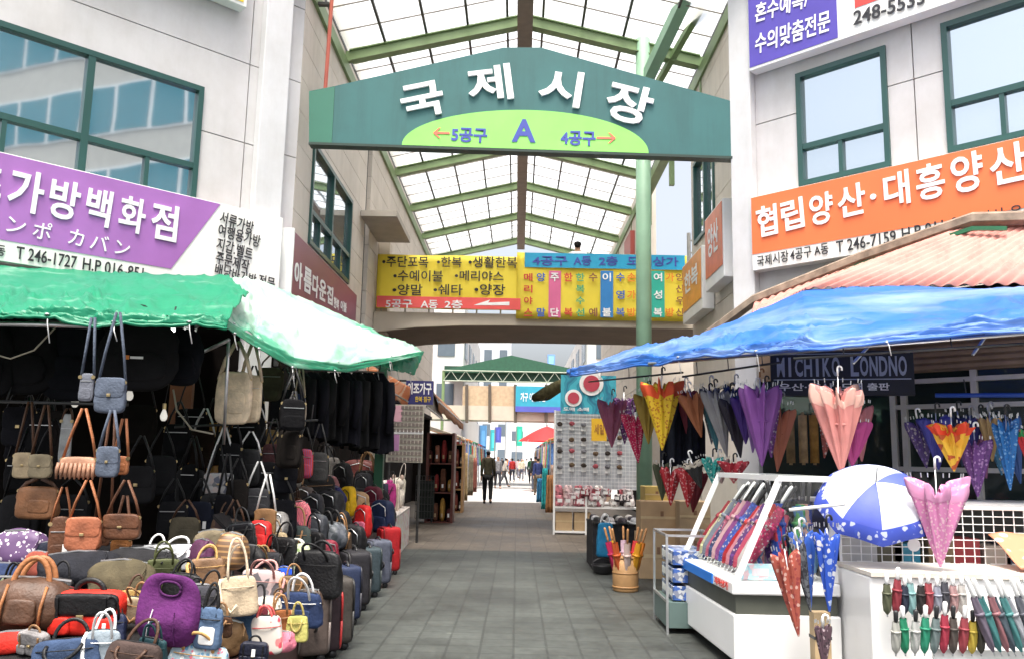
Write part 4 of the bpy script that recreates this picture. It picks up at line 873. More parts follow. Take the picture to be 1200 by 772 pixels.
bag(tote, 'tote_bag', 455, 596, 't', 18, 30, 'magenta tote hung beyond the navy backpack', fab((.42, .04, .2)), BLK, rz=-20)
bag(tote, 'tote_bag', 466, 590, 't', 16, 30, 'cream tote furthest along the bag rack', fab((.6, .55, .45)), fab((.5, .45, .4)), rz=-25)
# suitcases standing along the lane
SC = [(374, 772, 46, 82, (.10, .075, .065), (.16, .13, .12), 'taupe suitcase at the brown bench corner, nearest of the suitcase row'), (386, 768, 40, 76, (.035, .02, .025), (.45, .03, .03), 'black suitcase with bright red edges'),
      (402, 758, 46, 80, (.055, .048, .042), (.02, .02, .02), 'big dark grey-brown suitcase before the navy one'), (412, 730, 34, 66, (.02, .03, .07), (.02, .02, .03), 'navy suitcase behind the big grey-brown one'),
      (426, 712, 48, 66, (.02, .019, .023), (.03, .03, .03), 'broad black suitcase in the middle of the row'), (438, 698, 30, 56, (.04, .06, .07), (.02, .03, .03), 'teal-grey suitcase beside the broad black one'),
      (449, 687, 30, 54, (.085, .095, .13), (.04, .05, .07), 'blue-grey suitcase right before the red one'), (461, 672, 24, 54, (.42, .015, .02), (.2, .01, .01), 'red suitcase, furthest of the suitcase row')]
for x, y, wp, hp, c1, c2, lb in SC:
    p = gz(x-wp*.28, y); t = thing('suitcase', lb, 'suitcase', p, R(-62+rnd.uniform(-4, 4)), 'suitcases along the lane'); suitcase(t, px2m(p, wp)*1.1, px2m(p, hp), nyl(c1), paint(c2), .24)
# hanging
def hb(x, yt, yb, Y, wpx, hpx, label, m, hm, kind='flap', rz=0, **k):
    a, b = at(x, yt, Y), at(x, yb, Y)
    t = thing('shoulder_bag', label, 'bag', b, R(rz), 'bags hanging in the bag stall'); hangbag(t, px2m(b, wpx), px2m(b, hpx), a.z-b.z, m, hm, kind, **k); return t
RUST = lea((.30, .11, .045)); DBR = lea((.11, .045, .022))
hb(128, 366, 484, 5.55, 36, 42, 'slate blue shoulder bag at the top of the hanging string', SLATE, SLATE)
hb(100, 372, 470, 5.66, 17, 33, 'narrow grey bag hanging behind the slate blue one', fab((.14, .15, .18)), SLATE, 'zip')
hb(91, 478, 559, 5.55, 44, 24, 'tan fringed bag on the hanging string', lea((.36, .19, .12)), RUST, 'fringe')
hb(125, 480, 559, 5.5, 27, 36, 'small slate blue bag beside the tan fringed one', SLATE, SLATE)
hb(140, 490, 556, 5.62, 20, 22, 'rust brown round bag half behind the small slate one', RUST, RUST, 'plain')
hb(96, 562, 646, 5.5, 40, 40, 'tan leather saddle bag low on the hanging string', lea((.36, .12, .06)), RUST, rz=8)
hb(142, 562, 632, 5.55, 44, 30, 'dark brown satchel low on the hanging string', DBR, DBR)
hb(141, 580, 650, 5.68, 24, 22, 'orange-brown pouch under the dark brown satchel', lea((.32, .13, .04)), DBR, 'plain')
hb(66, 570, 668, 5.6, 24, 62, 'tall rust brown bag with a white tag', DBR, RUST, 'zip', rz=20, tagged=True)
hb(118, 470, 640, 5.75, 22, 26, 'brown leather bag at the core of the hanging string', DBR, DBR, 'plain')
hb(26, 470, 560, 6.2, 24, 30, 'beige small bag hanging left of the khaki one', fab((.38, .30, .19)), BRN, 'flap')
hb(46, 474, 560, 6.1, 27, 28, 'khaki small bag hanging by a dark strap', fab((.24, .2, .13)), BRN, 'flap')
hb(42, 560, 608, 6.2, 50, 38, 'brown leather hobo hanging by the wall', lea((.22, .10, .045)), BRN, 'plain')
hb(74, 478, 545, 6.4, 14, 60, 'grey-white scarf-thin bag hanging behind the tan fringed bag', fab((.35, .36, .36)), BRN, 'zip')
hb(272, 400, 497, 7.2, 42, 62, 'cream canvas sling bag with a tied mouth', fab((.74, .60, .43)), fab((.72, .60, .43)), 'plain', sw=.03)
hb(291, 402, 495, 7.35, 28, 56, 'cream canvas sling bag half hidden behind its twin', fab((.66, .54, .38)), fab((.64, .53, .38)), 'zip', sw=.026)
hb(344, 430, 502, 8.6, 28, 34, 'beige small bag hanging beside the black garment bags', fab((.5, .42, .33)), fab((.4, .33, .25)), 'zip')
hb(350, 428, 485, 8.5, 14, 24, 'navy small bag hanging over the beige one', NAVY, fab((.5, .42, .3)), 'plain')
hb(315, 415, 470, 8.4, 32, 40, 'olive dark bag hanging right of the cream sling bags', fab((.05, .045, .025)), fab((.1, .07, .04)), 'zip')
hb(258, 500, 580, 7.3, 40, 26, 'pale grey print bag hanging by white straps', pattern('grey print', 'cells', [(.45, .44, .44), (.2, .2, .22), (.5, .42, .4), (.12, .13, .18)], 26, trans=0), WHITEP, 'flap')
hb(250, 520, 618, 7.2, 34, 40, 'black bag with a white tag hanging under the pale print one', BLK, BLK, 'zip', tagged=True)
hb(290, 505, 570, 7.5, 30, 44, 'black bag hanging under the cream sling bags', BLK, WHITEP, 'plain')
hb(318, 490, 560, 7.7, 26, 40, 'dark wine bag hanging beside the blue and black ones', fab((.05, .018, .02)), BLK, 'zip')
hb(300, 540, 606, 7.3, 30, 34, 'dark grey bag hanging above the khaki one', fab((.04, .04, .045)), WHITEP, 'zip')
hb(332, 470, 540, 8.0, 18, 38, 'deep blue bag hanging with a white strap', fab((.02, .05, .16)), WHITEP, 'plain')
hb(222, 510, 590, 7.4, 34, 40, 'black bag hanging in the dark middle of the stall', BLK, BLK, 'flap')
hb(215, 585, 640, 6.8, 36, 34, 'dark khaki bag hanging just above the silver handbag', fab((.07, .06, .04)), BRN, 'plain')
hb(310, 555, 628, 7.1, 26, 32, 'tan leather bag hanging above the small red backpack', lea((.26, .14, .06)), WHITEP, 'flap')
hb(272, 585, 640, 7.0, 30, 30, 'brown-black bag hanging above the ribbed barrel bag', lea((.03, .018, .012)), BRN, 'plain')
hb(355, 500, 560, 8.4, 22, 34, 'red and blue striped bag hanging at the back', pattern('stripes', 'stripes', [(.4, .03, .03), (.03, .08, .3), (.4, .03, .03)], 9, trans=0), BLK, 'zip')
hb(372, 496, 566, 8.6, 24, 36, 'charcoal bag hanging above the white folded bag', fab((.03, .03, .03)), BLK, 'zip')
BB = [(20, 462, 6.4, 86, 90, None, 'big black soft bag hanging first from the left under the green awning'), (84, 470, 6.5, 74, 96, None, 'big black soft bag hanging behind the slate blue string'), (158, 458, 6.3, 92, 84, True, 'big black soft bag with an orange and white badge'),
      (-30, 470, 6.3, 80, 96, None, 'big black soft bag cut by the picture edge'), (212, 452, 6.6, 44, 66, None, 'narrower black soft bag hanging last at the street front')]
for i, (x, y, Y, wp, hp, mk, lb) in enumerate(BB):
    p = at(x, y, Y); t = thing('hanging_bag', lb, 'bag', p, R((-28 if x > 300 else 10)), 'big black bags hanging under the awnings')
    bigblack(t, px2m(p, wp), px2m(p, hp), mat('soft black', [(.008, .008, .009), (.007, .008, .011), (.011, .011, .012)][i % 3], .9, 0, .3, 6, .5, 25, .12), mk)
# more bags filling the gaps
FILL = [(tote, 'handbag', 60, 712, 'b', 48, 34, 'black handbag between the brown duffel and the red satchel', BLK, BLK, -10), (tote, 'handbag', 152, 726, 'b', 34, 34, 'ochre handbag peeking out behind the red satchel', lea((.36, .22, .05)), BRN, 12),
 (tote, 'handbag', 238, 728, 'b', 42, 40, 'dark grey handbag between purple and cream bags', fab((.05, .05, .06)), BLK, 10), (pouch, 'soft_bag', 250, 650, 'b', 48, 30, 'khaki soft bag behind the brown looping-handle bag', fab((.17, .14, .09)), None, 0),
 (tote, 'handbag', 182, 664, 'b', 40, 26, 'pale grey handbag left of the silver-white one', mat('silver leather', (.42, .43, .45), .3, .2, .25, 20), WHITEP, -8), (pouch, 'soft_bag', 60, 668, 'b', 56, 34, 'navy-black soft bag right of the dotted purple bag', fab((.014, .017, .03)), None, 5),
 (pouch, 'soft_bag', 110, 664, 'b', 60, 30, 'charcoal soft bag under the hanging string', fab((.02, .02, .022)), None, -5), (tote, 'handbag', 298, 690, 'c', 40, 36, 'black and tan handbag behind the pale pink one', BLK, lea((.4, .25, .1)), 14),
 (tote, 'tote_bag', 292, 756, 'c', 36, 46, 'wine red tote between denim and white totes', fab((.13, .02, .03)), BLK, 8), (pouch, 'soft_bag', 362, 716, 'c', 34, 26, 'dark brown pouch at the foot of the black leather tote', lea((.05, .03, .02)), None, 0),
 (tote, 'handbag', 318, 682, 't', 36, 34, 'charcoal handbag beside the green and white one', fab((.03, .03, .035)), BLK, -20), (tote, 'handbag', 366, 660, 't', 40, 36, 'dark leather handbag under the charcoal backpack', BLK, BLK, -26),
 (backpack, 'backpack', 366, 636, 't', 34, 34, 'slate backpack beside the tiger-striped bag', nyl((.045, .05, .06)), None, -18), (backpack, 'backpack', 398, 632, 't', 30, 34, 'black backpack above the one with a paper label', BKN, None, -26),
 (backpack, 'backpack', 436, 606, 't', 28, 36, 'wine backpack behind the red one', nyl((.12, .015, .03)), None, -30), (pouch, 'soft_bag', 326, 606, 't', 34, 26, 'black soft bag behind the khaki one', BKN, None, 0),
 (tote, 'tote_bag', 388, 562, 't', 24, 26, 'stone grey tote at the top of the pile', fab((.25, .23, .22)), BLK, -15), (tote, 'tote_bag', 374, 560, 't', 22, 26, 'black tote at the top of the pile', BLK, BLK, -15),
 (backpack, 'backpack', 354, 600, 't', 30, 30, 'brown-grey backpack over the tiger-striped bag', nyl((.07, .055, .05)), None, -12), (pouch, 'soft_bag', 300, 616, 't', 34, 26, 'dark olive pouch over the small red backpack', fab((.06, .055, .03)), None, 0),
 (tote, 'handbag', 284, 642, 't', 36, 30, 'black patent handbag left of the small red backpack', mat('patent leather', (.012, .012, .014), .15, 0, .1, 5), BLK, -6), (tote, 'handbag', 262, 640, 7.0, 36, 32, 'umber handbag above the ribbed barrel bag', lea((.09, .05, .03)), BRN, 8)]
for f_, nm, x, y, wh, wp, hp, lb, m1, m2, rz_ in FILL:
    bag(f_, nm, x, y, wh, wp, hp, lb, m1, *([m2] if m2 else []), rz=rz_)
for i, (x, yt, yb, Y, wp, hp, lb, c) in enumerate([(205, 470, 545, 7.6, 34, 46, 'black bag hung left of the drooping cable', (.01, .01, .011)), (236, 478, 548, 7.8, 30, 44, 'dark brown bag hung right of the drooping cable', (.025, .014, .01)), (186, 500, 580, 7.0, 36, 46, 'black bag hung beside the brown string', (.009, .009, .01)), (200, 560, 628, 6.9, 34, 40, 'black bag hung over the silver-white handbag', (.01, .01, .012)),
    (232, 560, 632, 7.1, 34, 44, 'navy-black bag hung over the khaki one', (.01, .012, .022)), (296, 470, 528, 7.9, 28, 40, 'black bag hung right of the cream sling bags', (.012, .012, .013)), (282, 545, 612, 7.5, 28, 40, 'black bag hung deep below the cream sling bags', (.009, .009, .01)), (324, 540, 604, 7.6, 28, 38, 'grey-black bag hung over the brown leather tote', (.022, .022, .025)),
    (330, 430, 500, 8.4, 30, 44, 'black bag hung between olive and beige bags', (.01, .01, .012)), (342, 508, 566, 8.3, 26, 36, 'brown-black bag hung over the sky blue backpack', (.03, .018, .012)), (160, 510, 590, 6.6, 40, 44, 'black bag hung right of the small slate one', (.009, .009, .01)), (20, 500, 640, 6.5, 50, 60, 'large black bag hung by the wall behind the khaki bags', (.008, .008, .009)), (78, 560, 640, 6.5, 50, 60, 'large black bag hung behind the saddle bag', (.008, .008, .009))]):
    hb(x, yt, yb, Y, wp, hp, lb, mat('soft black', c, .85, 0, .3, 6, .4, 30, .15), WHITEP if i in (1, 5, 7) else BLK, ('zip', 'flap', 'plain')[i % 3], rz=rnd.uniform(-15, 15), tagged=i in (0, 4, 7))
def garment(x, yt, yb, Y, wp, m, label, group):
    a, b = at(x, yt, Y), at(x, yb, Y); w_ = px2m(b, wp); H = a.z-b.z; ph = rnd.uniform(0, 6)
    t = thing('hanging_garment', label, 'garment', b, R(rnd.uniform(-55, -30)), group)
    def fn(u, v):
        th = 2*math.pi*u; sh_ = min(1, (1-v)*4.5+.22); g = 1+.14*math.sin(5*th+ph+2*v)+.1*math.sin(9*th-3*v+ph)
        return (w_*.5*math.cos(th)*sh_*g*(1+.12*(1-v)), .085*math.sin(th)*g*(.5+.5*sh_), v*H+.02*math.sin(3*th+ph)*(1-v))
    MB().grid(fn, 40, 14).build('coat', m, t, smooth=True)
    for q in (-1, 1): MB().tube([(q*w_*.44, 0, H*.86), (q*w_*.58, -.03, H*.55), (q*w_*.56, -.07, H*.22)], [.06, .055, .045], 10).build('sleeve', m, t, smooth=True)
    MB().tube([(0, 0, H*.97), (0, 0, H+.06), (.03, 0, H+.09)], .006, 5).build('hook', DKMETAL, t)
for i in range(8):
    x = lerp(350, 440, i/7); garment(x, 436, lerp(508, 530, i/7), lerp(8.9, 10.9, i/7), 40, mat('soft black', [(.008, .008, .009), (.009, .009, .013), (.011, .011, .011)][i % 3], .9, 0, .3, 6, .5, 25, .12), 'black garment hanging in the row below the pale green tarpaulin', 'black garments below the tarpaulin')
# black bags that nothing tells apart, deep in the dark of the stall
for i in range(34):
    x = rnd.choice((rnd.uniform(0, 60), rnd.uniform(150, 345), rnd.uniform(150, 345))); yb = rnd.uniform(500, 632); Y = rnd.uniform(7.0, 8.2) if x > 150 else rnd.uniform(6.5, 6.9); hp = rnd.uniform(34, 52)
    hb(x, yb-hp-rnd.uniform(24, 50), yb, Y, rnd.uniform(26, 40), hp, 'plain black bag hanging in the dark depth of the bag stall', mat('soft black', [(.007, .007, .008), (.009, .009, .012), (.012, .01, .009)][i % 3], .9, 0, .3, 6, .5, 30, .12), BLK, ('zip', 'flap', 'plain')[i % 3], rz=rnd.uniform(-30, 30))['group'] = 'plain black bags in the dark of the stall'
HUES = [('lichen green', (.16, .18, .10)), ('brick', (.25, .06, .04)), ('oxblood', (.10, .012, .015)), ('ink blue', (.012, .018, .05)), ('sandy', (.40, .31, .20)), ('clay', (.28, .13, .08)), ('pewter', (.16, .16, .17)), ('chocolate', (.06, .028, .015)), ('moss', (.07, .08, .03)), ('plum', (.08, .02, .06)), ('smoke grey', (.22, .21, .21)), ('petrol', (.015, .05, .06)), ('russet', (.22, .075, .025)), ('bone', (.55, .50, .42)),
        ('coffee', (.08, .045, .025)), ('graphite', (.03, .03, .032)), ('rust', (.26, .09, .03)), ('tobacco', (.14, .08, .035)), ('midnight', (.008, .01, .025)), ('hazel', (.17, .11, .06)), ('raven', (.01, .01, .011)), ('mahogany', (.11, .03, .018)), ('slate green', (.05, .065, .06)), ('dove', (.34, .33, .33)), ('claret', (.2, .012, .03)), ('umber', (.09, .06, .04)), ('indigo', (.03, .03, .11)), ('camel', (.34, .21, .10)),
        ('soot', (.014, .013, .013)), ('fig', (.07, .025, .04)), ('ash', (.28, .27, .26)), ('ebony', (.012, .01, .009)), ('teal', (.02, .10, .11)), ('rosewood', (.16, .04, .035)), ('khaki drab', (.2, .17, .1)), ('onyx', (.009, .009, .01))]
SPOTS = [(10, 712, 'b'), (40, 690, 'b'), (75, 728, 'b'), (130, 752, 'b'), (165, 740, 'b'), (222, 748, 'b'), (228, 718, 'b'), (255, 742, 'b'), (190, 690, 'b'), (232, 672, 'b'), (40, 768, 'b'), (178, 776, 'b'), (290, 738, 'c'), (312, 736, 'c'), (330, 726, 'c'), (284, 712, 'c'), (330, 748, 'c'), (262, 770, 'c'), (296, 778, 'c'), (342, 712, 'c'),
         (292, 668, 't'), (310, 666, 't'), (344, 652, 't'), (360, 680, 't'), (380, 662, 't'), (398, 650, 't'), (392, 598, 't'), (414, 612, 't'), (372, 602, 't'), (336, 632, 't'), (318, 634, 't'), (430, 592, 't'), (360, 566, 't'), (420, 576, 't'), (326, 592, 't'), (442, 600, 't')]
for i, ((nm, c), (x, y, wh)) in enumerate(zip(HUES, SPOTS)):
    f_ = (tote, pouch, satchel, tote)[i % 4] if wh != 't' else (backpack, tote, pouch)[i % 3]; m1 = (lea, fab, nyl)[i % 3](c)
    a_ = [m1] if f_ in (pouch, backpack) else [m1, (BLK, lea((.3, .16, .07)), m1)[i % 3]]
    w_ = rnd.uniform(32, 46); bag(f_, {'tote': 'handbag', 'pouch': 'soft_bag', 'satchel': 'satchel', 'backpack': 'backpack'}[f_.__name__], x, y, wh, w_, w_*rnd.uniform(.7, 1.0), 'small %s %s wedged in the heap of bags' % (nm, {'tote': 'handbag', 'pouch': 'zipped pouch', 'satchel': 'satchel', 'backpack': 'backpack'}[f_.__name__]), *a_, rz=rnd.uniform(-35, 35), lift=rnd.uniform(-.02, .06), rx=rnd.uniform(-12, 12))
    if i % 3 == 0: tagcard(bpy.data.objects[[o for o in col.objects if o.parent is None and o.get('label', '').startswith('small '+nm)][0].name], .02, -.12, .1, .02)
for (a, b, lb) in ((at(-60, 372, 6.4), at(215, 383, 6.4), 'steel rail carrying the black bags at the street front'), (at(330, 432, 9.0), at(450, 436, 10.8), 'steel rail carrying the garment bags by the green post'), (at(0, 470, 6.3), at(150, 474, 6.3), 'thin steel rail behind the hanging string of brown bags'), (at(205, 500, 7.3), at(372, 492, 8.6), 'thin steel rail in the middle of the bag stall')):
    t = thing('hanging_rail', lb, 'rail', a); MB().tube([a, b], .012, 8).build('rail', DKMETAL, t, smooth=True, world=True)
    for q in (.05, .95): p = a.lerp(b, q); MB().tube([p, p+Vector((0, .05, .16))], .007, 5).build('hanger', DKMETAL, t, world=True)
t = thing('back_board', 'mustard shelf board at the back of the bag stall', 'board', (-2.9, 9.5, .6))
MB().box((-2.95, 8.2, .6), (-2.88, 11.2, 1.75)).build('board', mat('mustard board', (.36, .19, .03), .6), t, world=True); MB().box((-2.88, 8.2, 1.1), (-2.75, 11.2, 1.13)).build('shelf', WOOD, t, world=True)
t = thing('back_board', 'orange-brown wooden door leaf deep in the bag shop', 'board', at(215, 520, 8.6))
p, q = at(192, 545, 8.6), at(226, 445, 8.6); MB().box((p.x, 8.6, p.z), (q.x, 8.66, q.z)).build('board', mat('red brown wood', (.20, .065, .02), .5, 0, .2, 3), t, world=True); MB().box((p.x+.03, 8.585, p.z+.05), (q.x-.03, 8.597, q.z-.4)).build('panel', mat('red brown wood', (.16, .05, .015), .5), t, world=True)
t = thing('post', 'narrow green post at the end of the bag stall', 'post', at(442, 640, 12.2))
p = gz(442, 640); p = at(442, 600, 12.2); p.z = 0
MB().box((p.x-.06, 12.14, 0), (p.x+.06, 12.26, 2.75)).build('post', mat('dark green paint', (.012, .07, .035), .5), t, world=True)
MB().box((p.x-.0, 12.0, 1.5), (p.x+.1, 12.13, 1.95)).build('notice', WHITEP, t, world=True)
# ------------------------------------------------------------------ umbrella makers
def canopy_mb(L, Rd, ruffle=0, v0=0., v1=1., seed=0, grow=1., N=8):
    q = random.Random(seed); p1 = q.uniform(0, 6); nu, nv = 120, 20
    dep = [q.uniform(.30, .82) for _ in range(N)]; rl = [q.uniform(.84, 1.14) for _ in range(N)]; dz = [q.uniform(-.05, .05) for _ in range(N)]; tw = q.uniform(-.5, .5)
    def fn(u, v):
        v = lerp(v0, v1, v); vv = min(v, 1); a = (u*N) % N; i = int(a) % N; f = a-int(a); j = (i+1) % N
        k = math.sin(math.pi*f)**.75; rib = lerp(rl[i], rl[j], f); rz_ = lerp(dz[i], dz[j], f)
        th = 2*math.pi*(u+(.35*(dep[i]-.55))*k/N)+tw*vv
        r = (Rd*vv**.95*(1-.12*max(0, (vv-.85)/.15)**2)*rib*(1-dep[i]*k*vv**.5)+.006+.05*Rd*math.sin(14*f+9*vv+i)*vv*k)*grow
        z = L*(vv+rz_*vv**3)-(.05+.20*dep[i])*L*k**1.5*vv**5
        if ruffle: r *= 1+ruffle*1.5*math.sin(26*th+p1)*vv**6; z += ruffle*.35*L*math.sin(19*th+i)*vv**8
        if v > 1: r *= 1-.6*(v-1)/.12; z -= L*.5*(v-1)
        return (r*math.cos(th), r*.7*math.sin(th), z)
    return MB().grid(fn, nu, nv)
HMS = [BLACK, lea((.2, .08, .03)), WHITEP, mat('grey plastic', (.25, .25, .27), .4)]
UMB = 'folded umbrellas hanging for sale'
def hung(x, yr, yt, Y, wpx, m, label, hook=None, trim=None, ruffle=0., ry=0., hm=None, group=UMB, spin=0):
    tip = at(x, yt, Y); top = at(x, yr, Y); L = (top-tip).length; Rd = px2m(tip, wpx)/1.95
    t = thing('umbrella', label, 'umbrella', tip, R(spin), group, 0, R(ry))
    z0 = .06*L
    c = canopy_mb(L-z0, Rd, ruffle, 0, 1.12, int(x)).build('canopy', m, t, smooth=True, loc=(0, 0, z0))
    if trim: canopy_mb(L-z0, Rd, max(ruffle, .06), .80, 1.1, int(x), 1.035).build('frill', trim, t, smooth=True, loc=(0, 0, z0))
    MB().tube([(0, 0, 0), (0, 0, z0+.02)], [.004, .006], 6).build('ferrule', METAL, t, smooth=True)
    H = L+min(.13, (px2m(tip, yr-hook) if hook else .12*L)*.7)
    MB().tube([(0, 0, z0), (0, 0, H-.05)], .005, 6).build('shaft', METAL, t, smooth=True)
    MB().tube([(0, 0, H-.09)]+[(.018-.018*math.cos(math.pi*i/8), 0, H-.03+.02*math.sin(math.pi*i/8)) for i in range(9)]+[(.036, 0, H-.045)], .008, 8).build('handle', hm or HMS[int(x) % 4], t, smooth=True)
    MB().lathe([(Rd*.30, L*.52), (Rd*.31, L*.53), (Rd*.30, L*.54)], 8).build('strap', m, t, smooth=True)
    for k in range(8):
        th = (2*math.pi*k/8)-.05; MB().tube([(Rd*.8*math.cos(th), Rd*.56*math.sin(th), L*.97), (Rd*.82*math.cos(th), Rd*.57*math.sin(th), L+.012)], .004, 5).build('rib_tip', METAL, t)
    return t
def stick(p, L, m, label, rx=0, ry=0, rz=0, group='folded umbrellas in the trays', hm=None, r=.028):
    t = thing('folded_umbrella', label, 'umbrella', p, R(rz), group, R(rx), R(ry))
    def fn(u, v):
        th = 2*math.pi*u; prof = (.5+.5*math.sin(math.pi*min(1, .12+v*.70))**.6)*r*.85*(min(1, v*6+.3))
        rr = prof*(1+.22*math.sin(4*th+7*v)); return (rr*math.cos(th), rr*math.sin(th), L*(.05+.70*v))
    MB().grid(fn, 20, 8).build('canopy', m, t, smooth=True)
    MB().tube([(0, 0, 0), (0, 0, .06*L)], .005, 6).build('ferrule', METAL, t, smooth=True)
    MB().lathe([(r*1.05, L*.52), (r*1.1, L*.54), (r*1.05, L*.56)], 12).build('strap', m, t, smooth=True)
    MB().tube([(0, 0, L*.72), (0, 0, L*.80), (0, 0, L*.97), (0, 0, L)], [.007, .013, .015, .009], 8).build('handle', hm or BLACK, t, smooth=True)
    return t
cl = cloth
# ------------------------------------------------------------------ umbrella stall: awnings, shopfront
BLUET = sheen_tarp('blue tarpaulin', (.03, .17, .60), (.30, .43, .74), .42, .3, (.35, .35, 2.6), .47, .70)
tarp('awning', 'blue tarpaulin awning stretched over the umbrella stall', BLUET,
     [[at(664, 435, 12.4), at(760, 402, 11.2), at(820, 392, 10.2), at(940, 341, 8.8), at(1200, 338, 7.8), at(1330, 336, 7.5)],
      [at(664, 437, 11.8), at(762, 412, 10.2), at(845, 394, 8.8), at(950, 374, 7.8), at(1200, 362, 7.0), at(1330, 356, 6.8)],
      [at(668, 436, 11.2), at(765, 416, 9.0), at(850, 408, 7.8), at(950, 398, 7.0), at(1200, 376, 6.3), at(1330, 366, 6.0)],
      [at(668, 439, 11.18), at(765, 424, 8.98), at(850, 416, 7.78), at(950, 407, 6.98), at(1200, 385, 6.28), at(1330, 375, 5.98)]],
     [(at(760, 426, 9.0), at(1330, 380, 6.05), .016), (at(1000, 425, 7.3), at(1060, 360, 8.6), .014), (at(1140, 415, 7.2), at(1190, 345, 8.0), .014)], .035, 70, 30, 9)
PINKR = grimy('faded red sheet', (.56, .24, .20), .75, .7)
def roofsheet():
    t = thing('awning_roof', 'faded pink corrugated awning roof above the blue tarpaulin', 'awning', at(1050, 300, 8.6))
    bk = [at(884, 353, 10.6), at(1140, 262, 8.8), at(1340, 258, 8.0)]; ft = [at(880, 372, 9.6), at(945, 338, 8.75), at(1340, 330, 7.4)]
    def fn(u, v):
        c = lambda r: r[0].lerp(r[1], u*2) if u < .5 else r[1].lerp(r[2], u*2-1)
        p = c(bk).lerp(c(ft), v); return (p.x, p.y, p.z+.014*math.sin(u*260))
    MB().grid(fn, 520, 3).build('sheet', PINKR, t, smooth=True, world=True, solid=.006)
    MB().tube([at(830, 392, 11.0), at(884, 352, 10.5), at(1010, 302, 9.6), at(1140, 257, 8.7), at(1340, 252, 7.9)], .075, 6).build('gutter', mat('weathered board', (.26, .20, .15), .85, 0, .4, 8, .3, 20), t, world=True)
    MB().tube([at(884, 361, 10.4), at(1010, 310, 9.5), at(1140, 268, 8.6), at(1180, 268, 8.4)], .03, 4).build('edge_strip', mat('green paint', (.02, .14, .06), .5), t, world=True)
roofsheet()
SF = Fr(RFr.p(0, 0, .06), (1, -1, 0))
sf = br_
def shopfront():
    a = SF.sz(1044, 470); b = SF.sz(1044, 582)
    mb = MB(); s0 = a[0]
    for s_ in (s0, s0+.12, s0+.85, s0+1.7): mb.box((s_, .9, -.03), (s_+.06, 2.5, .04), SF.M)
    for z in (.95, 1.42, 2.1, 2.38): mb.box((s0+.06, z, -.025), (s0+2.6, z+.05, .034), SF.M)
    mb.box((s0-.5, 0, -.03), (s0-.42, 2.5, .04), SF.M).box((s0-1.9, 0, -.03), (s0-1.82, 2.5, .04), SF.M)
    f = mb.build('shop_window_frame', mat('aluminium', (.62, .60, .57), .45, .3, .1, 6), br_, world=True)
    m, t, bb = nodes('dark shop glass'); bb.inputs['Base Color'].default_value = (.02, .03, .03, 1); bb.inputs['Roughness'].default_value = .04
    MB().box((.1, .3, -.03), (5, 2.5, -.02), SF.M).build('pane', m, f, world=True)
    MB().box((.05, 2.5, -.08), (5, 2.95, .02), SF.M).build('fascia_board', mat('brown slats', (.22, .15, .10), .7, 0, .2, 5), br_, world=True)
    mb = MB()
    for k in range(6): mb.box((1.5, 2.53+k*.07, .022), (5, 2.57+k*.07, .04), SF.M)
    mb.build('slats', mat('brown slats', (.30, .21, .15), .7, 0, .2, 5), br_, world=True)
shopfront()
for x, c, lb in ((927, (.3, .2, .1), 'olive-tan'), (942, (.5, .34, .18), 'sandy'), (955, (.42, .22, .06), 'amber')):
    p = at(x, 542, 9.2); q = at(x, 486, 9.2)
    t = thing('cloth_roll', lb+' roll of cloth standing behind the stall counter', 'roll', p); MB().tube([(0, 0, 0), (0, 0, q.z-p.z)], .045, 12).build('roll', fab(c), t, smooth=True); MB().tube([(0, 0, -.02), (0, 0, q.z-p.z+.03)], .018, 8).build('core', CARD, t)
ms = thing('shop_sign', 'dark sign board with wide block letters under the blue tarpaulin', 'sign', at(985, 462, 8.7))
p, q = at(903, 442, 9.0), at(1071, 433, 8.6)
MF = Fr((p.x, p.y, 0), (q.x-p.x, q.y-p.y, 0)); zt, zm_, zb_ = MF.sz(985, 411)[1], MF.sz(985, 444)[1], MF.sz(985, 463)[1]; W_ = (q-p).length
MB().box((0, zb_, -.06), (W_, zt, 0), MF.M).build('board', paint((.012, .014, .022)), ms, world=True)
MB().box((.03, zm_-.006, .002), (W_-.03, zm_+.004, .006), MF.M).box((.03, zt-.03, .002), (W_-.03, zt-.022, .006), MF.M).build('rule_line', paint((.4, .45, .55)), ms, world=True)
mb = MB()
for i, ch in enumerate('MICHIKO LONDNO'):
    if ch != ' ': wI = .3 if ch == 'I' else .86; x0 = .06+(W_-.12)*i/14; d = (W_-.12)/14; letters(mb, ch, MF.M, x0+d*(.5-wI/2), zm_+.03, x0+d*(.5+wI/2), zt-.06, .006, .03)
mb.build('lettering', paint((.36, .40, .50)), ms, world=True)
mb = MB(); letters(mb, '우산·양산', MF.M, .08, zb_+.05, .62, zm_-.04, .006, .02); letters(mb, '도매 출판', MF.M, W_*.5, zb_+.05, W_*.83, zm_-.04, .006, .02); mb.build('small_lettering', WINK, ms, world=True)
# rails the umbrellas hang from
def rail(label, a, b, m=DKMETAL, r=.011, n=3):
    t = thing('hanging_rail', label, 'rail', a); MB().tube([a, b], r, 8).build('rail', m, t, smooth=True, world=True)
    for k in range(n): p = a.lerp(b, (k+.5)/n); MB().tube([p, p+Vector((0, .03, .14))], .005, 5).build('hanger', DKMETAL, t, world=True)
rail('steel rail along the lane edge of the blue tarpaulin', at(690, 447, 12.0), at(800, 436, 9.0))
rail('steel rail carrying the orange, grey and purple umbrellas', at(800, 441, 9.4), at(915, 424, 8.2))
rail('bright blue rail in front of the aluminium shop window', at(1096, 463, 7.4), at(1330, 462, 6.9), paint((.02, .07, .35)), .02)
rail('steel rail along the front edge of the blue tarpaulin', at(930, 420, 7.05), at(1330, 394, 6.1))
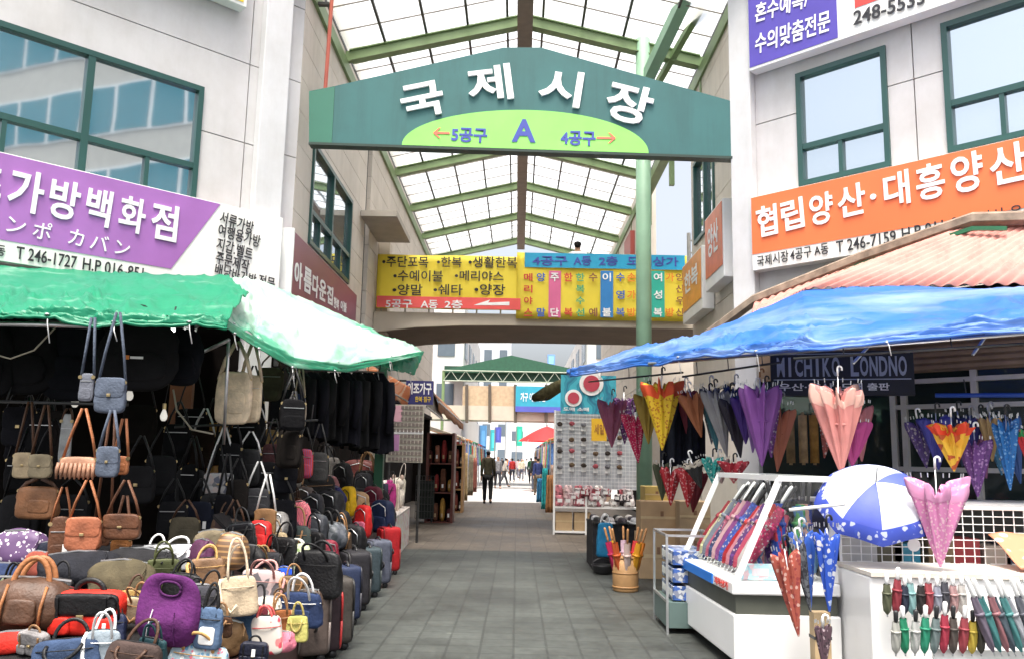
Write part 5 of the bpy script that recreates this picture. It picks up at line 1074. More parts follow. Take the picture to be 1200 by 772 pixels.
# ------------------------------------------------------------------ hanging umbrellas
fl = lambda *c, s=40: pattern('flower cloth', 'floral', c, s)
hung(717, 466, 524, 11.5, 40, cl((.45, .13, .22)), 'plain mauve-pink umbrella hanging furthest up the lane', 448)
hung(748, 480, 542, 10.6, 36, pattern('petal cloth', 'dots', [(.60, .02, .10), (.75, .35, .42)], 46), 'crimson umbrella with pale pink petals beside the yellow one', 462, ry=-6)
hung(776, 443, 527, 9.2, 50, pattern('yellow print', 'dots', [(.80, .55, .03), (.55, .22, .02)], 30), 'yellow umbrella with a red-orange frill', 420, trim=cl((.75, .10, .03)), ruffle=.1)
hung(788, 462, 512, 9.8, 26, cl((.62, .09, .03)), 'orange-red umbrella half behind the yellow one', 446)
hung(822, 455, 512, 9.0, 32, cl((.45, .16, .07)), 'burnt orange umbrella right of the dark navy cloth', 440, ry=-14)
hung(840, 462, 528, 9.1, 26, cl((.10, .30, .36)), 'soft teal umbrella between orange and grey ones', 440, ry=-6)
hung(852, 452, 535, 8.7, 34, cl((.34, .33, .34)), 'grey-white umbrella hanging slantwise', 438, ry=-9)
hung(868, 462, 536, 8.5, 36, cl((.025, .02, .035)), 'black-violet umbrella right of the grey-white one', 440, ry=-7)
hung(874, 462, 520, 8.3, 38, cl((.06, .02, .2)), 'deep violet umbrella behind the lilac-purple one', 446)
hung(893, 447, 546, 7.8, 62, cl((.24, .08, .33)), 'large lilac-purple umbrella left of the dark sign board', 420)
hung(911, 470, 552, 8.2, 36, cl((.5, .17, .10)), 'rust-orange umbrella behind the lilac-purple one', 452, ry=4)
hung(986, 446, 556, 6.95, 66, cl((.72, .30, .27)), 'large peach umbrella with a pale frill before the dark sign board', 412, trim=cl((.80, .50, .42)), ruffle=.07)
hung(999, 492, 546, 7.2, 50, cl((.42, .05, .22)), 'magenta umbrella behind the large peach one', 470)
hung(786, 545, 592, 9.3, 30, pattern('petal cloth', 'dots', [(.38, .02, .03), (.6, .3, .3)], 30), 'dark red dotted umbrella hanging low, left of a pair', 532)
hung(806, 546, 594, 9.1, 28, pattern('petal cloth', 'dots', [(.42, .025, .035), (.65, .3, .3)], 34), 'dark red dotted umbrella hanging low, right of a pair', 532)
hung(836, 533, 568, 8.6, 34, fl((.05, .40, .36), (.6, .7, .65), (.02, .2, .2)), 'turquoise flowered umbrella above the glass case', 520)
hung(822, 536, 572, 8.7, 24, cl((.03, .03, .03)), 'black umbrella with a cream side above the glass case', 520, trim=cl((.55, .5, .42)), ry=-20)
hung(860, 538, 566, 8.3, 36, fl((.45, .03, .05), (.7, .35, .35), (.3, .02, .03)), 'red flowered umbrella low above the glass case', 526)
hung(1100, 486, 550, 7.3, 40, cl((.05, .05, .30)), 'blue-violet frilled umbrella behind the orange one on the blue rail', 464, ruffle=.12)
hung(1118, 494, 552, 6.9, 54, pattern('sun print', 'cells', [(.72, .38, .02), (.75, .45, .04), (.45, .08, .02), (.75, .4, .03)], 15), 'orange umbrella with a red frill on the blue rail', 466, trim=cl((.70, .06, .02)), ruffle=.12)
hung(1146, 512, 582, 7.0, 46, fl((.13, .04, .20), (.35, .2, .42), (.08, .03, .14)), 'dark purple flowered umbrella on the blue rail', 470)
hung(1139, 488, 530, 7.3, 34, cl((.02, .02, .16)), 'navy frilled umbrella behind the purple flowered one', 468, ruffle=.12)
hung(1163, 486, 540, 7.2, 26, cl((.50, .33, .14)), 'tan umbrella between purple and blue ones', 462)
hung(1184, 487, 574, 6.95, 34, fl((.02, .16, .45), (.2, .4, .65), (.02, .1, .3)), 'blue print umbrella right of the tan one', 466)
hung(1206, 500, 545, 6.9, 30, cl((.6, .03, .04)), 'red and green umbrella at the picture edge', 464, trim=cl((.03, .28, .08)))
hung(1102, 556, 664, 5.9, 78, pattern('rose print', 'dots', [(.72, .28, .52), (.80, .55, .62)], 44), 'large rose-pink frilled umbrella hanging out front', 500, trim=cl((.74, .36, .58)), ruffle=.09)
hung(972, 614, 716, 5.85, 34, fl((.03, .10, .55), (.75, .75, .78), (.4, .5, .75), (.8, .78, .75), s=26), 'blue umbrella with white flowers on the counter corner', 596)
hung(950, 618, 712, 5.95, 36, fl((.04, .13, .52), (.65, .65, .75), (.05, .1, .4), s=30), 'blue umbrella with small pale flowers behind its brighter twin', 600, ry=-6)
hung(936, 640, 745, 5.7, 36, fl((.42, .10, .07), (.65, .42, .36), (.3, .05, .05), s=34), 'rust paisley umbrella hanging by the glass case', 618, ry=-8)
hung(950, 630, 716, 5.75, 20, pattern('grey check', 'cells', [(.06, .065, .08), (.14, .15, .17), (.03, .03, .04)], 50), 'grey checked umbrella between rust and blue ones', 610, ry=-10)
hung(966, 728, 786, 5.6, 22, fl((.12, .07, .09), (.45, .35, .38), (.06, .04, .05), s=40), 'small dark flowered umbrella hanging lowest at the counter corner', 714)
rail('short white hooked rail over the counter corner', at(925, 597, 5.9), at(990, 590, 5.9), WHITEP, .012, 0)
for i, (x, yr, yt, Y, wp, c, lb) in enumerate([(732, 462, 520, 11.9, 30, (.10, .03, .12), 'blackberry umbrella behind the crimson one'), (760, 456, 520, 10.2, 34, (.45, .30, .05), 'mustard umbrella behind the yellow frilled one'), (806, 452, 512, 9.6, 30, (.30, .05, .08), 'wine umbrella behind the burnt orange one'), (834, 450, 520, 9.2, 28, (.12, .13, .16), 'slate umbrella behind the soft teal one'),
    (858, 448, 516, 8.9, 28, (.04, .07, .22), 'navy umbrella behind the grey-white one'), (882, 452, 530, 8.1, 34, (.20, .10, .30), 'amethyst umbrella left behind the lilac-purple one'), (904, 450, 536, 8.1, 34, (.16, .05, .22), 'aubergine umbrella right behind the lilac-purple one'), (776, 540, 586, 9.6, 26, (.08, .09, .05), 'olive umbrella low beside the dotted pair'),
    (846, 536, 566, 8.9, 30, (.5, .3, .3), 'dusty rose umbrella low above the glass case'), (1086, 488, 548, 7.5, 34, (.10, .06, .20), 'grape umbrella at the left end of the blue rail'), (1128, 480, 546, 7.6, 34, (.03, .05, .12), 'ink umbrella deep behind the orange one'), (1156, 484, 560, 7.5, 30, (.3, .1, .22), 'mulberry umbrella behind the tan one'),
    (1174, 484, 556, 7.5, 30, (.05, .2, .35), 'sea blue umbrella behind the tan and blue ones'), (1196, 486, 566, 7.4, 32, (.04, .1, .3), 'royal umbrella at the right end of the blue rail'), (1010, 470, 540, 7.6, 34, (.5, .18, .2), 'coral umbrella deep behind the large peach one'), (966, 474, 536, 7.9, 28, (.25, .06, .05), 'maroon umbrella left behind the large peach one'),
    (812, 548, 600, 9.7, 28, (.2, .02, .03), 'garnet umbrella behind the dotted pair'), (796, 500, 548, 9.9, 24, (.03, .03, .05), 'black umbrella before the navy garment')]):
    hung(x, yr, yt, Y, wp, cl(c) if i % 3 else fl(c, sh(c, 2.2), (.5, .45, .45), s=34), lb, yr-16, ry=rnd.uniform(-9, 9), ruffle=.06 if i % 4 == 0 else 0)
# navy cloth hanging between
def robe():
    a, b = at(800, 472, 9.6), at(800, 546, 9.6); w_ = px2m(b, 52)
    t = thing('hanging_cloth', 'black-navy garment hanging between yellow and orange umbrellas', 'garment', b)
    def fn(u, v): return ((u-.5)*w_*(.55+.45*min(1, (1-v)*3)), .05*math.sin(u*16)+.03*math.sin(u*33+2), v*(a.z-b.z))
    MB().grid(fn, 40, 10).build('cloth', fab((.012, .014, .024)), t, smooth=True, solid=.01)
    MB().tube([(0, .0, (a.z-b.z)-.01), (0, 0, a.z-b.z+.1)], .005, 5).build('hanger', DKMETAL, t)
robe()
def wheelumb():
    p = at(1024, 592, 6.2); Rd = .40
    t = thing('open_umbrella', 'opened blue and white flowered umbrella resting tilted on the counter', 'umbrella', p, R(-14), None, R(40), 0)
    def dome(u, v, g=1.):
        th = 2*math.pi*u; k = abs(math.sin(4*th)); r = Rd*math.sin(v*1.25)/math.sin(1.25)*(1-.06*k*v*v)*g; return (r*math.cos(th), r*math.sin(th), (.22)*(math.cos(v*1.25)-math.cos(1.25))/(1-math.cos(1.25))+.012*k*v+(g-1)*.2)
    mb = MB()
    for g in range(8): mb.grid(lambda u, v: dome((g+u)/8, v), 10, 12)
    c = mb.build('canopy', [cl((.72, .77, .82)), cl((.10, .14, .62))], t, smooth=True)
    for i, pl in enumerate(c.data.polygons): pl.material_index = (1, 0, 0, 0, 0, 1, 0, 0)[i//120]
    MB().grid(lambda u, v: dome(u, lerp(.74, 1.0, v), 1.012), 64, 4).build('flowered_band', fl((.06, .10, .52), (.7, .72, .8), (.06, .1, .5), (.6, .65, .8), (.07, .12, .55), s=22), t, smooth=True)
    MB().tube([(0, 0, -.32), (0, 0, .35)], .006, 6).build('shaft', METAL, t, smooth=True)
    for k in range(8): th = 2*math.pi*k/8; MB().tube([(0, 0, .05), (Rd*.5*math.cos(th), Rd*.5*math.sin(th), .19)], .003, 4).build('rib', METAL, t)
wheelumb()

# ------------------------------------------------------------------ the white glass display case
CG = glass('case glass', .10)
def show_case():
    x0, Ya, Yb, Xr = 1.56, 6.3, 7.95, 2.32; sk = -.07       # the lane side runs slightly inward with depth
    t = thing('display_case', 'white glass-fronted display case full of umbrellas at the lane corner', 'display case', (x0, Ya, 0))
    X = lambda Y, o=0: x0+o+sk*(Y-Ya)/(Yb-Ya)
    def shear(mb): mb.v = [Vector((v.x+sk*(v.y-Ya)/(Yb-Ya) if v.x < 2.1 else v.x, v.y, v.z)) for v in mb.v]; return mb
    zb, zg, zt, dx = .08, .63, 1.36, .36
    WC = mat('white enamel', (.82, .82, .81), .3, 0, .04, 2)
    shear(MB().box((x0, Ya, zb), (Xr, Yb, .40))).build('base', WC, t, world=True, bevel=.012)
    shear(MB().box((x0+.02, Ya+.02, .402), (Xr-.02, Yb-.02, .535))).build('recess_band', mat('dark grille', (.07, .075, .06), .5), t, world=True)
    shear(MB().box((x0-.01, Ya-.01, .537), (Xr, Yb, .625))).build('tray', WC, t, world=True, bevel=.012)
    shear(MB().box((x0-.02, Ya+.5, .545), (x0-.0115, Yb-.03, .618))).build('blue_strip', paint((.01, .17, .62)), t, world=True)
    Fq = Fr((x0-.015, 0, 0), (sk/(Yb-Ya), -1, 0)); Fq.o = Vector((X(Ya+.28, -.013), Ya+.28, 0)); Fq = Fr(Fq.o, (-sk/(Yb-Ya), -1, 0))
    mb = MB(); letters(mb, '지하상가', Fq.M, -.16, .555, .2, .61, .003, .02); mb.build('lettering', RINK, t, world=True)
    mb = MB(); r = .028
    def bar(a, b, rr=r): mb.tube([a, b], rr, 4)
    for Y in (Ya+.03, Yb-.03): bar((X(Y, .03), Y, zg), (X(Y, dx), Y, zt)); bar((X(Y, dx), Y, zt), (Xr, Y, zt)); bar((Xr-.03, Y, zg), (Xr-.03, Y, zt))
    bar((X(Ya, dx), Ya, zt), (X(Yb, dx), Yb, zt)); bar((Xr-.03, Ya, zt), (Xr-.03, Yb, zt))
    mb.build('frame', WC, t, world=True)
    MB().add([(X(Ya, .03), Ya+.05, zg), (X(Yb, .03), Yb-.05, zg), (X(Yb, dx), Yb-.05, zt), (X(Ya, dx), Ya+.05, zt)], [(0, 1, 2, 3)]).build('slanted_glass', CG, t, world=True)
    MB().add([(X(Ya, .05), Ya+.02, zg), (Xr-.05, Ya+.02, zg), (Xr-.05, Ya+.02, zt), (X(Ya, dx), Ya+.02, zt)], [(0, 1, 2, 3)]).build('side_glass', CG, t, world=True)
    MB().add([(X(Ya, dx), Ya, zt+.02), (Xr, Ya, zt+.02), (Xr, Yb, zt+.02), (X(Yb, dx), Yb, zt+.02)], [(0, 1, 2, 3)]).build('top_glass', CG, t, world=True)
    for x in (x0+.1, Xr-.1):
        for Y in (Ya+.1, Yb-.15): MB().tube([(x, Y, 0), (x, Y, zb)], .03, 8).build('foot', BLACK, t, world=True)
    cols = [((.45, .03, .10), 'crimson'), ((.62, .55, .55), 'silver-white'), ((.55, .08, .14), 'rose red'), ((.10, .03, .16), 'dark violet'), ((.65, .25, .32), 'pink'), ((.5, .02, .03), 'scarlet'), ((.04, .08, .35), 'royal blue'), ((.25, .05, .22), 'plum'),
            ((.6, .35, .38), 'dusty pink'), ((.03, .04, .12), 'midnight blue'), ((.5, .12, .2), 'raspberry'), ((.2, .22, .28), 'slate'), ((.55, .5, .3), 'straw'), ((.35, .03, .05), 'wine')]
    for i, (c, nm) in enumerate(cols):
        Y = lerp(Ya+.2, Yb-.14, i/13)
        stick((X(Y, .10), Y, zg+.02), .78, cl(c) if i % 3 else fl(c, sh(c, 1.8), (.6, .5, .5), s=40), nm+' umbrella leaning behind the slanted glass of the case', 12+rnd.uniform(-10, 10), 32, 0, 'umbrellas in the display case', r=.05, hm=WHITEP if i % 2 else None)
    for i in range(12):
        Y = lerp(Ya+.25, Yb-.2, i/11); c, nm = [((.10, .03, .14), 'aubergine'), ((.4, .05, .1), 'ruby'), ((.05, .12, .4), 'cobalt'), ((.45, .4, .42), 'ash grey'), ((.2, .03, .05), 'burgundy'), ((.5, .25, .3), 'powder pink')][i % 6]
        stick((X(Y, .34), Y, zg+.02), .62, fl(c, sh(c, 2), (.5, .45, .45), s=30), nm+' umbrella in the second row of the case, '+('nearer its end glass' if i < 6 else 'toward its far end'), rnd.uniform(-14, 14), 18+rnd.uniform(-8, 8), 0, 'umbrellas in the display case', r=.06)
    cols = [((.02, .07, .40), 'bright blue'), ((.5, .03, .03), 'blood red'), ((.03, .25, .06), 'leaf green'), ((.03, .05, .22), 'ink blue'), ((.45, .25, .2), 'salmon'), ((.05, .2, .4), 'azure')]
    for i, (c, nm) in enumerate(cols):
        stick((lerp(x0+.36, Xr-.12, i/5), Ya+.14, zg+.02), .70, cl(c), nm+' umbrella standing behind the end glass of the case', -4, rnd.uniform(-14, 12), 0, 'umbrellas in the display case', r=.05)
    p = at(893, 679, 6.36)
    tt = thing('package', 'pale blue printed packet standing inside the case end', 'packet', (p.x, 6.4, zg)); MB().box((-.13, 0, 0), (.13, .05, .11)).build('box', pattern('packet print', 'cells', [(.35, .6, .7), (.5, .7, .75), (.7, .5, .55), (.4, .62, .7)], 26, trans=0), tt); MB().box((-.06, -.004, .03), (.06, -.001, .08)).build('label_panel', paint((.75, .6, .65)), tt)
show_case()
def low_case():
    p = gz(768, 726); q = at(768, 620, p.y)
    zt = q.z; x0, Y0 = p.x, 8.05; Y1 = p.y+.05
    Y0, Y1 = min(Y0, Y1-.7), Y1
    t = thing('display_case', 'low steel and glass case of blue packets left of the white one', 'display case', (x0, Y0, 0))
    GP = paint((.10, .15, .14))
    MB().box((x0, Y0, .05), (x0+.45, Y1, .26)).build('base', GP, t, world=True)
    mb = MB()
    for x in (x0, x0+.45):
        for Y in (Y0, Y1): mb.tube([(x, Y, 0), (x, Y, zt)], .014, 4)
        for z in (.27, zt): mb.tube([(x, Y0, z), (x, Y1, z)], .014, 4)
    for Y in (Y0, Y1): mb.tube([(x0, Y, zt), (x0+.45, Y, zt)], .014, 4)
    mb.build('frame', METAL, t, world=True)
    MB().add([(x0, Y0, .28), (x0, Y1, .28), (x0, Y1, zt), (x0, Y0, zt)], [(0, 1, 2, 3)]).build('glass', CG, t, world=True)
    for k in range(3):
        for j in range(4):
            tt = thing('package', '%s packet in the low glass case, %s row' % (('blue', 'sky blue', 'navy', 'grey-blue')[j], ('bottom', 'middle', 'top')[k]), 'packet', (x0+.06, lerp(Y0+.06, Y1-.24, j/3), .27+k*.15), 0, 'packets in the low glass case')
            MB().box((0, 0, 0), (.3, .17, .12)).build('box', pattern('packet print', 'cells', [[(.05, .12, .4), (.2, .35, .6), (.02, .04, .16), (.25, .3, .4)][j % 4], (.5, .52, .55), (.03, .08, .25), (.2, .22, .3)], 34, trans=0), tt, bevel=.005); MB().box((-.003, .03, .03), (0, .14, .09)).build('label_panel', WHITEP, tt)
low_case()
# ------------------------------------------------------------------ white counter with umbrella trays
WC2 = mat('white enamel', (.82, .82, .81), .3, 0, .04, 2)
ct_ = thing('counter', 'white counter at the lower right with slotted umbrella trays', 'counter', (3.2, 5.9, 0))
zc_ = .74
MB().box((2.34, 5.82, .06), (4.6, 6.45, zc_)).build('cabinet', WC2, ct_, world=True, bevel=.012)
MB().box((2.34, 5.80, zc_+.002), (4.6, 6.45, zc_+.03)).build('worktop', mat('pale worktop', (.62, .57, .50), .6), ct_, world=True)
for z, y0 in ((.50, 5.60), (.26, 5.45)): MB().box((2.62, y0, z-.30), (4.6, 5.815, z-.28)).box((2.62, y0-.02, z-.30), (4.6, y0, z-.16)).build('tray', WC2, ct_, world=True)
SUP = 'slim umbrellas standing in the counter trays'
cs1 = [((.14, .15, .09), 'olive'), ((.38, .06, .08), 'brick red'), ((.04, .05, .08), 'dark slate'), ((.32, .55, .55), 'mint'), ((.05, .04, .04), 'brown-black'), ((.48, .10, .12), 'coral red'), ((.4, .42, .5), 'pale lavender'), ((.10, .1, .12), 'charcoal'), ((.55, .35, .35), 'blush'), ((.6, .58, .55), 'ivory')]
for i, (c, nm) in enumerate(cs1):
    p = at(lerp(1040, 1128, i/9), 722, 5.72); stick((p.x, 5.72, p.z), .285*rnd.uniform(.9, 1.12), cl(c), nm+' slim umbrella in the upper counter tray', 6+rnd.uniform(-3, 3), rnd.uniform(-4, 4), 0, SUP, WHITEP, .029)
cs2 = [((.55, .55, .5), 'cream'), ((.03, .30, .16), 'emerald'), ((.60, .6, .58), 'milk white'), ((.04, .33, .2), 'jade'), ((.22, .28, .28), 'grey-green'), ((.5, .06, .10), 'cherry'), ((.12, .1, .09), 'umber'), ((.42, .08, .1), 'carmine'), ((.62, .48, .08), 'lemon'), ((.08, .075, .06), 'black-olive')]
for i, (c, nm) in enumerate(cs2):
    p = at(lerp(1050, 1150, i/9), 768, 5.55); stick((p.x, 5.55, p.z), .31*rnd.uniform(.9, 1.1), cl(c), nm+' slim umbrella in the lower counter tray', 6+rnd.uniform(-3, 3), rnd.uniform(-4, 4), 0, SUP, WHITEP if i % 2 else None, .029)
cs3 = [((.22, .18, .24), 'mauve-grey'), ((.08, .26, .26), 'sea green'), ((.4, .18, .2), 'old rose'), ((.1, .13, .16), 'gunmetal'), ((.10, .3, .3), 'turquoise-grey'), ((.42, .44, .48), 'dove grey'), ((.16, .17, .2), 'iron grey'), ((.5, .5, .52), 'silver'), ((.2, .24, .26), 'steel blue')]
for i, (c, nm) in enumerate(cs3):
    p = at(lerp(1166, 1232, i/8), 768, 5.5); stick((p.x, 5.5, p.z), .50, cl(c), nm+' long umbrella leaning at the right end of the trays', 6, -20+rnd.uniform(-3, 3), 0, SUP, WHITEP, .029)
def meshpanel():
    a, b = at(986, 668, 6.42), at(986, 592, 6.42)
    t = thing('wire_panel', 'white wire grid panel on the counter behind the pink umbrella', 'wire panel', (3.2, 6.42, a.z)); x0, x1 = a.x, 4.6; z0, z1 = zc_+.03, b.z
    mb = MB(); n = int((x1-x0)/.075)
    for k in range(n+1): mb.tube([(x0+k*.075, 6.42, z0), (x0+k*.075, 6.42, z1)], .004, 4)
    for k in range(8): mb.tube([(x0, 6.415, lerp(z0, z1, k/7)), (x1, 6.415, lerp(z0, z1, k/7))], .004, 4)
    mb.build('grid', WHITEP, t, world=True)
    MB().tube([(x0, 6.42, z1), (x1, 6.42, z1)], .012, 6).tube([(x0, 6.42, z0), (x0, 6.42, z1)], .01, 6).build('frame', WHITEP, t, world=True)
    s_ = thing('shelf', 'grey steel shelf with a bright front ledge behind the wire panel', 'shelf', (3.3, 6.9, z1)); zz = at(1170, 590, 6.55).z
    MB().box((2.4, 6.5, zz-.03), (4.8, 7.4, zz)).build('ledge', mat('aluminium', (.6, .6, .6), .35, .5, .1, 6), s_, world=True)
    MB().box((2.4, 6.6, zc_-.2), (4.8, 7.4, zc_-.17)).build('lower_shelf', METAL, s_, world=True)
    MB().box((2.4, 7.4, 0), (4.8, 7.45, zz-.03)).build('back_panel', DKMETAL, s_, world=True)
    its = [(1010, (.5, .5, .5), 'white'), (1040, (.10, .09, .06), 'dark'), (1060, (.03, .2, .3), 'teal'), (1100, (.2, .14, .08), 'brown'), (1130, (.35, .05, .06), 'red'), (1165, (.4, .35, .3), 'beige'), (1190, (.05, .06, .1), 'navy')]
    for x, c, nm in its:
        p = at(x, 650, 6.75); tt = thing('package', nm+' carton behind the wire grid panel', 'packet', (p.x, 6.7, zc_-.17), 0, 'cartons behind the wire panel'); MB().box((-.1, 0, 0), (.1, .25, .26+.05*(x % 3))).build('box', paint(c), tt, bevel=.006); MB().box((-.06, -.003, .1), (.06, -.001, .18)).build('label_panel', WHITEP, tt)
meshpanel()
p = at(1138, 664, 6.0)
t = thing('patterned_cloth', 'peach cloth with pale flowers folded over the counter at the picture edge', 'cloth', at(1190, 650, 6.1))
MB().grid(lambda u, v: bil(at(1158, 626, 6.38), at(1240, 620, 6.38), at(1240, 668, 5.9), at(1196, 664, 5.95), u, v)+Vector((0, 0, .012*math.sin(9*u+5*v))), 16, 10).build('cloth', fl((.70, .30, .17), (.75, .65, .6), (.72, .33, .2), s=12), t, smooth=True, world=True, solid=.006)
t = thing('round_tag', 'round white price tag hanging before the wire panel', 'tag', at(1071, 638, 6.2)); MB().lathe([(.045, -.003), (.045, .003)], 18, Matrix.Rotation(R(90), 4, 'X')).build('disc', WHITEP, t); MB().tube([(0, 0, .04), (0, 0, .3)], .003, 4).build('string', WHITEP, t)
t = thing('wooden_post', 'pale wooden post under the blue flowered umbrellas', 'post', (2.18, 6.0, 0)); p = at(956, 716, 6.05); q = at(975, 716, 6.05)
MB().box((p.x-.03, 6.0, 0), (q.x-.03, 6.1, p.z)).build('post', mat('pale wood', (.5, .36, .2), .7, 0, .2, 6), t, world=True); MB().box((p.x-.034, 5.994, .3), (q.x-.026, 6.106, .32)).build('band', DKMETAL, t, world=True)
# ------------------------------------------------------------------ basket, cartons
def basket():
    p = gz(733, 692); k = zc(p)/F
    t = thing('basket', 'round bamboo basket holding bright umbrellas beside the lane', 'basket', p)
    h = 40*k; r = 15*k
    MB().lathe([(r*.92, 0), (r, .02), (r*1.02, h*.5), (r, h), (r*.9, h), (r*.88, .03)], 24).build('body', mat('bamboo', (.46, .26, .11), .6, 0, .25, 5, .2, 30), t, smooth=True)
    for z in (.1, .5, .93): MB().lathe([(r*1.02, h*z), (r*1.05, h*z+.012), (r*1.02, h*z+.024)], 24).build('hoop', mat('dark bamboo', (.3, .16, .06), .6), t, smooth=True)
    for i, (c, nm) in enumerate([((.7, .25, .03), 'orange'), ((.6, .03, .03), 'red'), ((.55, .4, .5), 'lilac'), ((.7, .45, .03), 'yellow'), ((.5, .02, .1), 'crimson'), ((.6, .12, .03), 'vermilion'), ((.7, .55, .5), 'pale pink'), ((.72, .35, .02), 'amber')]):
        a = 6.28*i/8; stick(p+Vector((r*.4*math.cos(a), r*.4*math.sin(a), .06)), h*1.72, cl(c), nm+' umbrella standing in the bamboo basket', -14*math.sin(a), 16*math.cos(a), 0, 'umbrellas in the bamboo basket', lea((.4, .2, .08)), .045)
basket()
def carton(x, yb, Y, wp, hp, label, c=(.43, .30, .17), d=.45):
    p = at(x, yb, Y); w_, h = px2m(p, wp), px2m(p, hp)
    t = thing('cardboard_box', label, 'box', p, 0, 'cartons stacked behind the umbrella stall')
    MB().box((-w_/2, 0, 0), (w_/2, d, h)).build('box', mat('cardboard', c, .85, 0, .15, 5, .1, 30), t, bevel=.006); MB().box((-w_/2-.001, -.003, h*.46), (w_/2+.001, -.0005, h*.54)).build('tape', mat('tape', (.5, .38, .22), .3), t); MB().box((-.02, -.004, h*.54), (.02, -.0035, h*.7)).build('mark', mat('ink', (.2, .1, .05)), t)
p = gz(772, 678); Yc = p.y
carton(772, 678, Yc, 46, 52, 'lower tall carton right of the bamboo basket'); carton(776, 625, Yc, 50, 37, 'upper carton stacked on the tall one by the basket', (.40, .27, .15))
carton(815, 622, Yc-.3, 36, 34, 'carton half hidden behind the white case', (.38, .27, .16)); carton(815, 660, Yc-.3, 36, 38, 'carton at floor level behind the low glass case', (.40, .28, .17)); carton(770, 588, Yc+.4, 28, 18, 'small yellow-banded carton on top of the stack', (.45, .33, .1))
# ------------------------------------------------------------------ stalls deeper in the arcade
def awn(label, bk, ft, m, n=40, amp=.02, drop=None):
    t = thing('awning', label, 'awning', bk[0]); d = drop or 0
    def fn(u, v):
        if v < .75: p = bk[0].lerp(bk[1], u).lerp(ft[0].lerp(ft[1], u), v/.75)
        else: p = ft[0].lerp(ft[1], u)-Vector((0, 0, d*(v-.75)*4))
        return p+Vector((0, 0, amp*math.sin(u*25+v*3)*v))
    MB().grid(fn, n, 8).build('sheet', m, t, smooth=True, world=True, solid=.006)
    MB().tube([ft[0], ft[1]], .02, 6).build('pole', METAL, t, world=True)
STR = pattern('striped canvas', 'stripes', [(.62, .20, .07), (.66, .42, .28), (.62, .2, .07), (.64, .3, .17)], 4, .6)
awn('orange striped canvas awning beyond the green awning tip', (at(428, 424, 13.4), at(484, 455, 17.5)), (at(432, 444, 12.8), at(478, 470, 17.0)), STR, drop=.1)
awn('peach canvas awning further along the left of the lane', (at(500, 452, 19.5), at(528, 478, 25)), (at(514, 470, 19.0), at(543, 496, 25)), mat('peach canvas', (.55, .27, .14), .7, 0, .2, 3, 0, 10, .5, .25), drop=.2)
awn('grey-white canvas awning over the dark red stall', (at(488, 440, 17.5), at(506, 452, 19.5)), (at(500, 476, 17.5), at(520, 492, 20)), mat('grey canvas', (.45, .42, .38), .7, 0, .2, 3, 0, 10, .5, .25))
t = thing('shop_sign', 'navy hanging sign with white and yellow lettering on the left of the lane', 'sign', at(491, 472, 17.2))
p, q = at(475, 473, 17.2), at(508, 446, 17.2); NF = Fr((0, 17.2, 0), (1, 0, 0))
MB().box((p.x, 17.2, p.z), (q.x, 17.3, q.z)).build('board', paint((.03, .03, .15)), t, world=True)
mb = MB(); letters(mb, '이조가구', NF.M, p.x+.03, lerp(p.z, q.z, .42), q.x-.03, lerp(p.z, q.z, .92), .006, .03); mb.build('lettering', WINK, t, world=True)
mb = MB(); letters(mb, '한복 침구', NF.M, lerp(p.x, q.x, .35), lerp(p.z, q.z, .1), q.x-.04, lerp(p.z, q.z, .34), .006, .02); mb.build('small_lettering', paint((.7, .5, .05)), t, world=True)
MB().tube([(p.x, 17.25, q.z), (-3.05, 17.25, q.z)], .02, 6).build('bracket', DKMETAL, t, world=True)
t = thing('display_board', 'grey display board of small cards in rows at the left of the lane', 'display board', at(476, 545, 15.2))
p, q = at(452, 541, 15.2), at(497, 474, 15.2); zmid = lerp(p.z, q.z, .52); DF = Fr((0, 15.2, 0), (1, 0, 0))
MB().box((p.x, p.z, -.05), (q.x, q.z, 0), DF.M).build('board', mat('beige board', (.40, .37, .31), .7), t, world=True)
mb = MB()
for r_ in range(10):
    for c in range(9):
        if not (c < 3 and r_ in (2, 3, 4, 7, 8, 9)): x = lerp(p.x+.04, q.x-.07, c/8); z = lerp(p.z+.03, q.z-.08, r_/9); mb.box((x, z, .002), (x+.05, z+.055, .02), DF.M)
mb.build('card', paint((.16, .13, .12)), t, world=True)
MB().box((p.x+.01, lerp(p.z, q.z, .70), .002), (lerp(p.x, q.x, .4), q.z-.02, .012), DF.M).build('poster', paint((.60, .33, .40)), t, world=True); MB().box((p.x+.01, lerp(p.z, q.z, .2), .002), (lerp(p.x, q.x, .35), lerp(p.z, q.z, .48), .012), DF.M).build('poster', paint((.36, .17, .33)), t, world=True)
MB().box((p.x, zmid-.03, .001), (q.x, zmid+.03, .008), DF.M).build('rail', WHITEP, t, world=True)
for x in (p.x+.05, q.x-.05): MB().tube([(x, 15.24, 0), (x, 15.24, q.z)], .025, 6).build('leg', DKMETAL, t, world=True)
t = thing('crate_stack', 'dark steel cage trolley below the display board', 'cage', gz(495, 612)); p = gz(486, 612)
mb = MB()
for k in range(7): mb.tube([(p.x, p.y, .1+k*.16), (p.x+.42, p.y, .1+k*.16)], .01, 4); mb.tube([(p.x+k*.07, p.y, .1), (p.x+k*.07, p.y, 1.06)], .008, 4)
mb.build('grid', DKMETAL, t, world=True); MB().box((p.x+.02, p.y+.02, .1), (p.x+.4, p.y+.5, .95)).build('load', fab((.03, .035, .03)), t, world=True)
for xx in (p.x+.04, p.x+.38): MB().lathe([(.05, -.015), (.05, .015)], 10, Matrix.Translation((xx, p.y+.05, .05)) @ Matrix.Rotation(R(90), 4, 'Y')).build('wheel', BLACK, t, world=True)
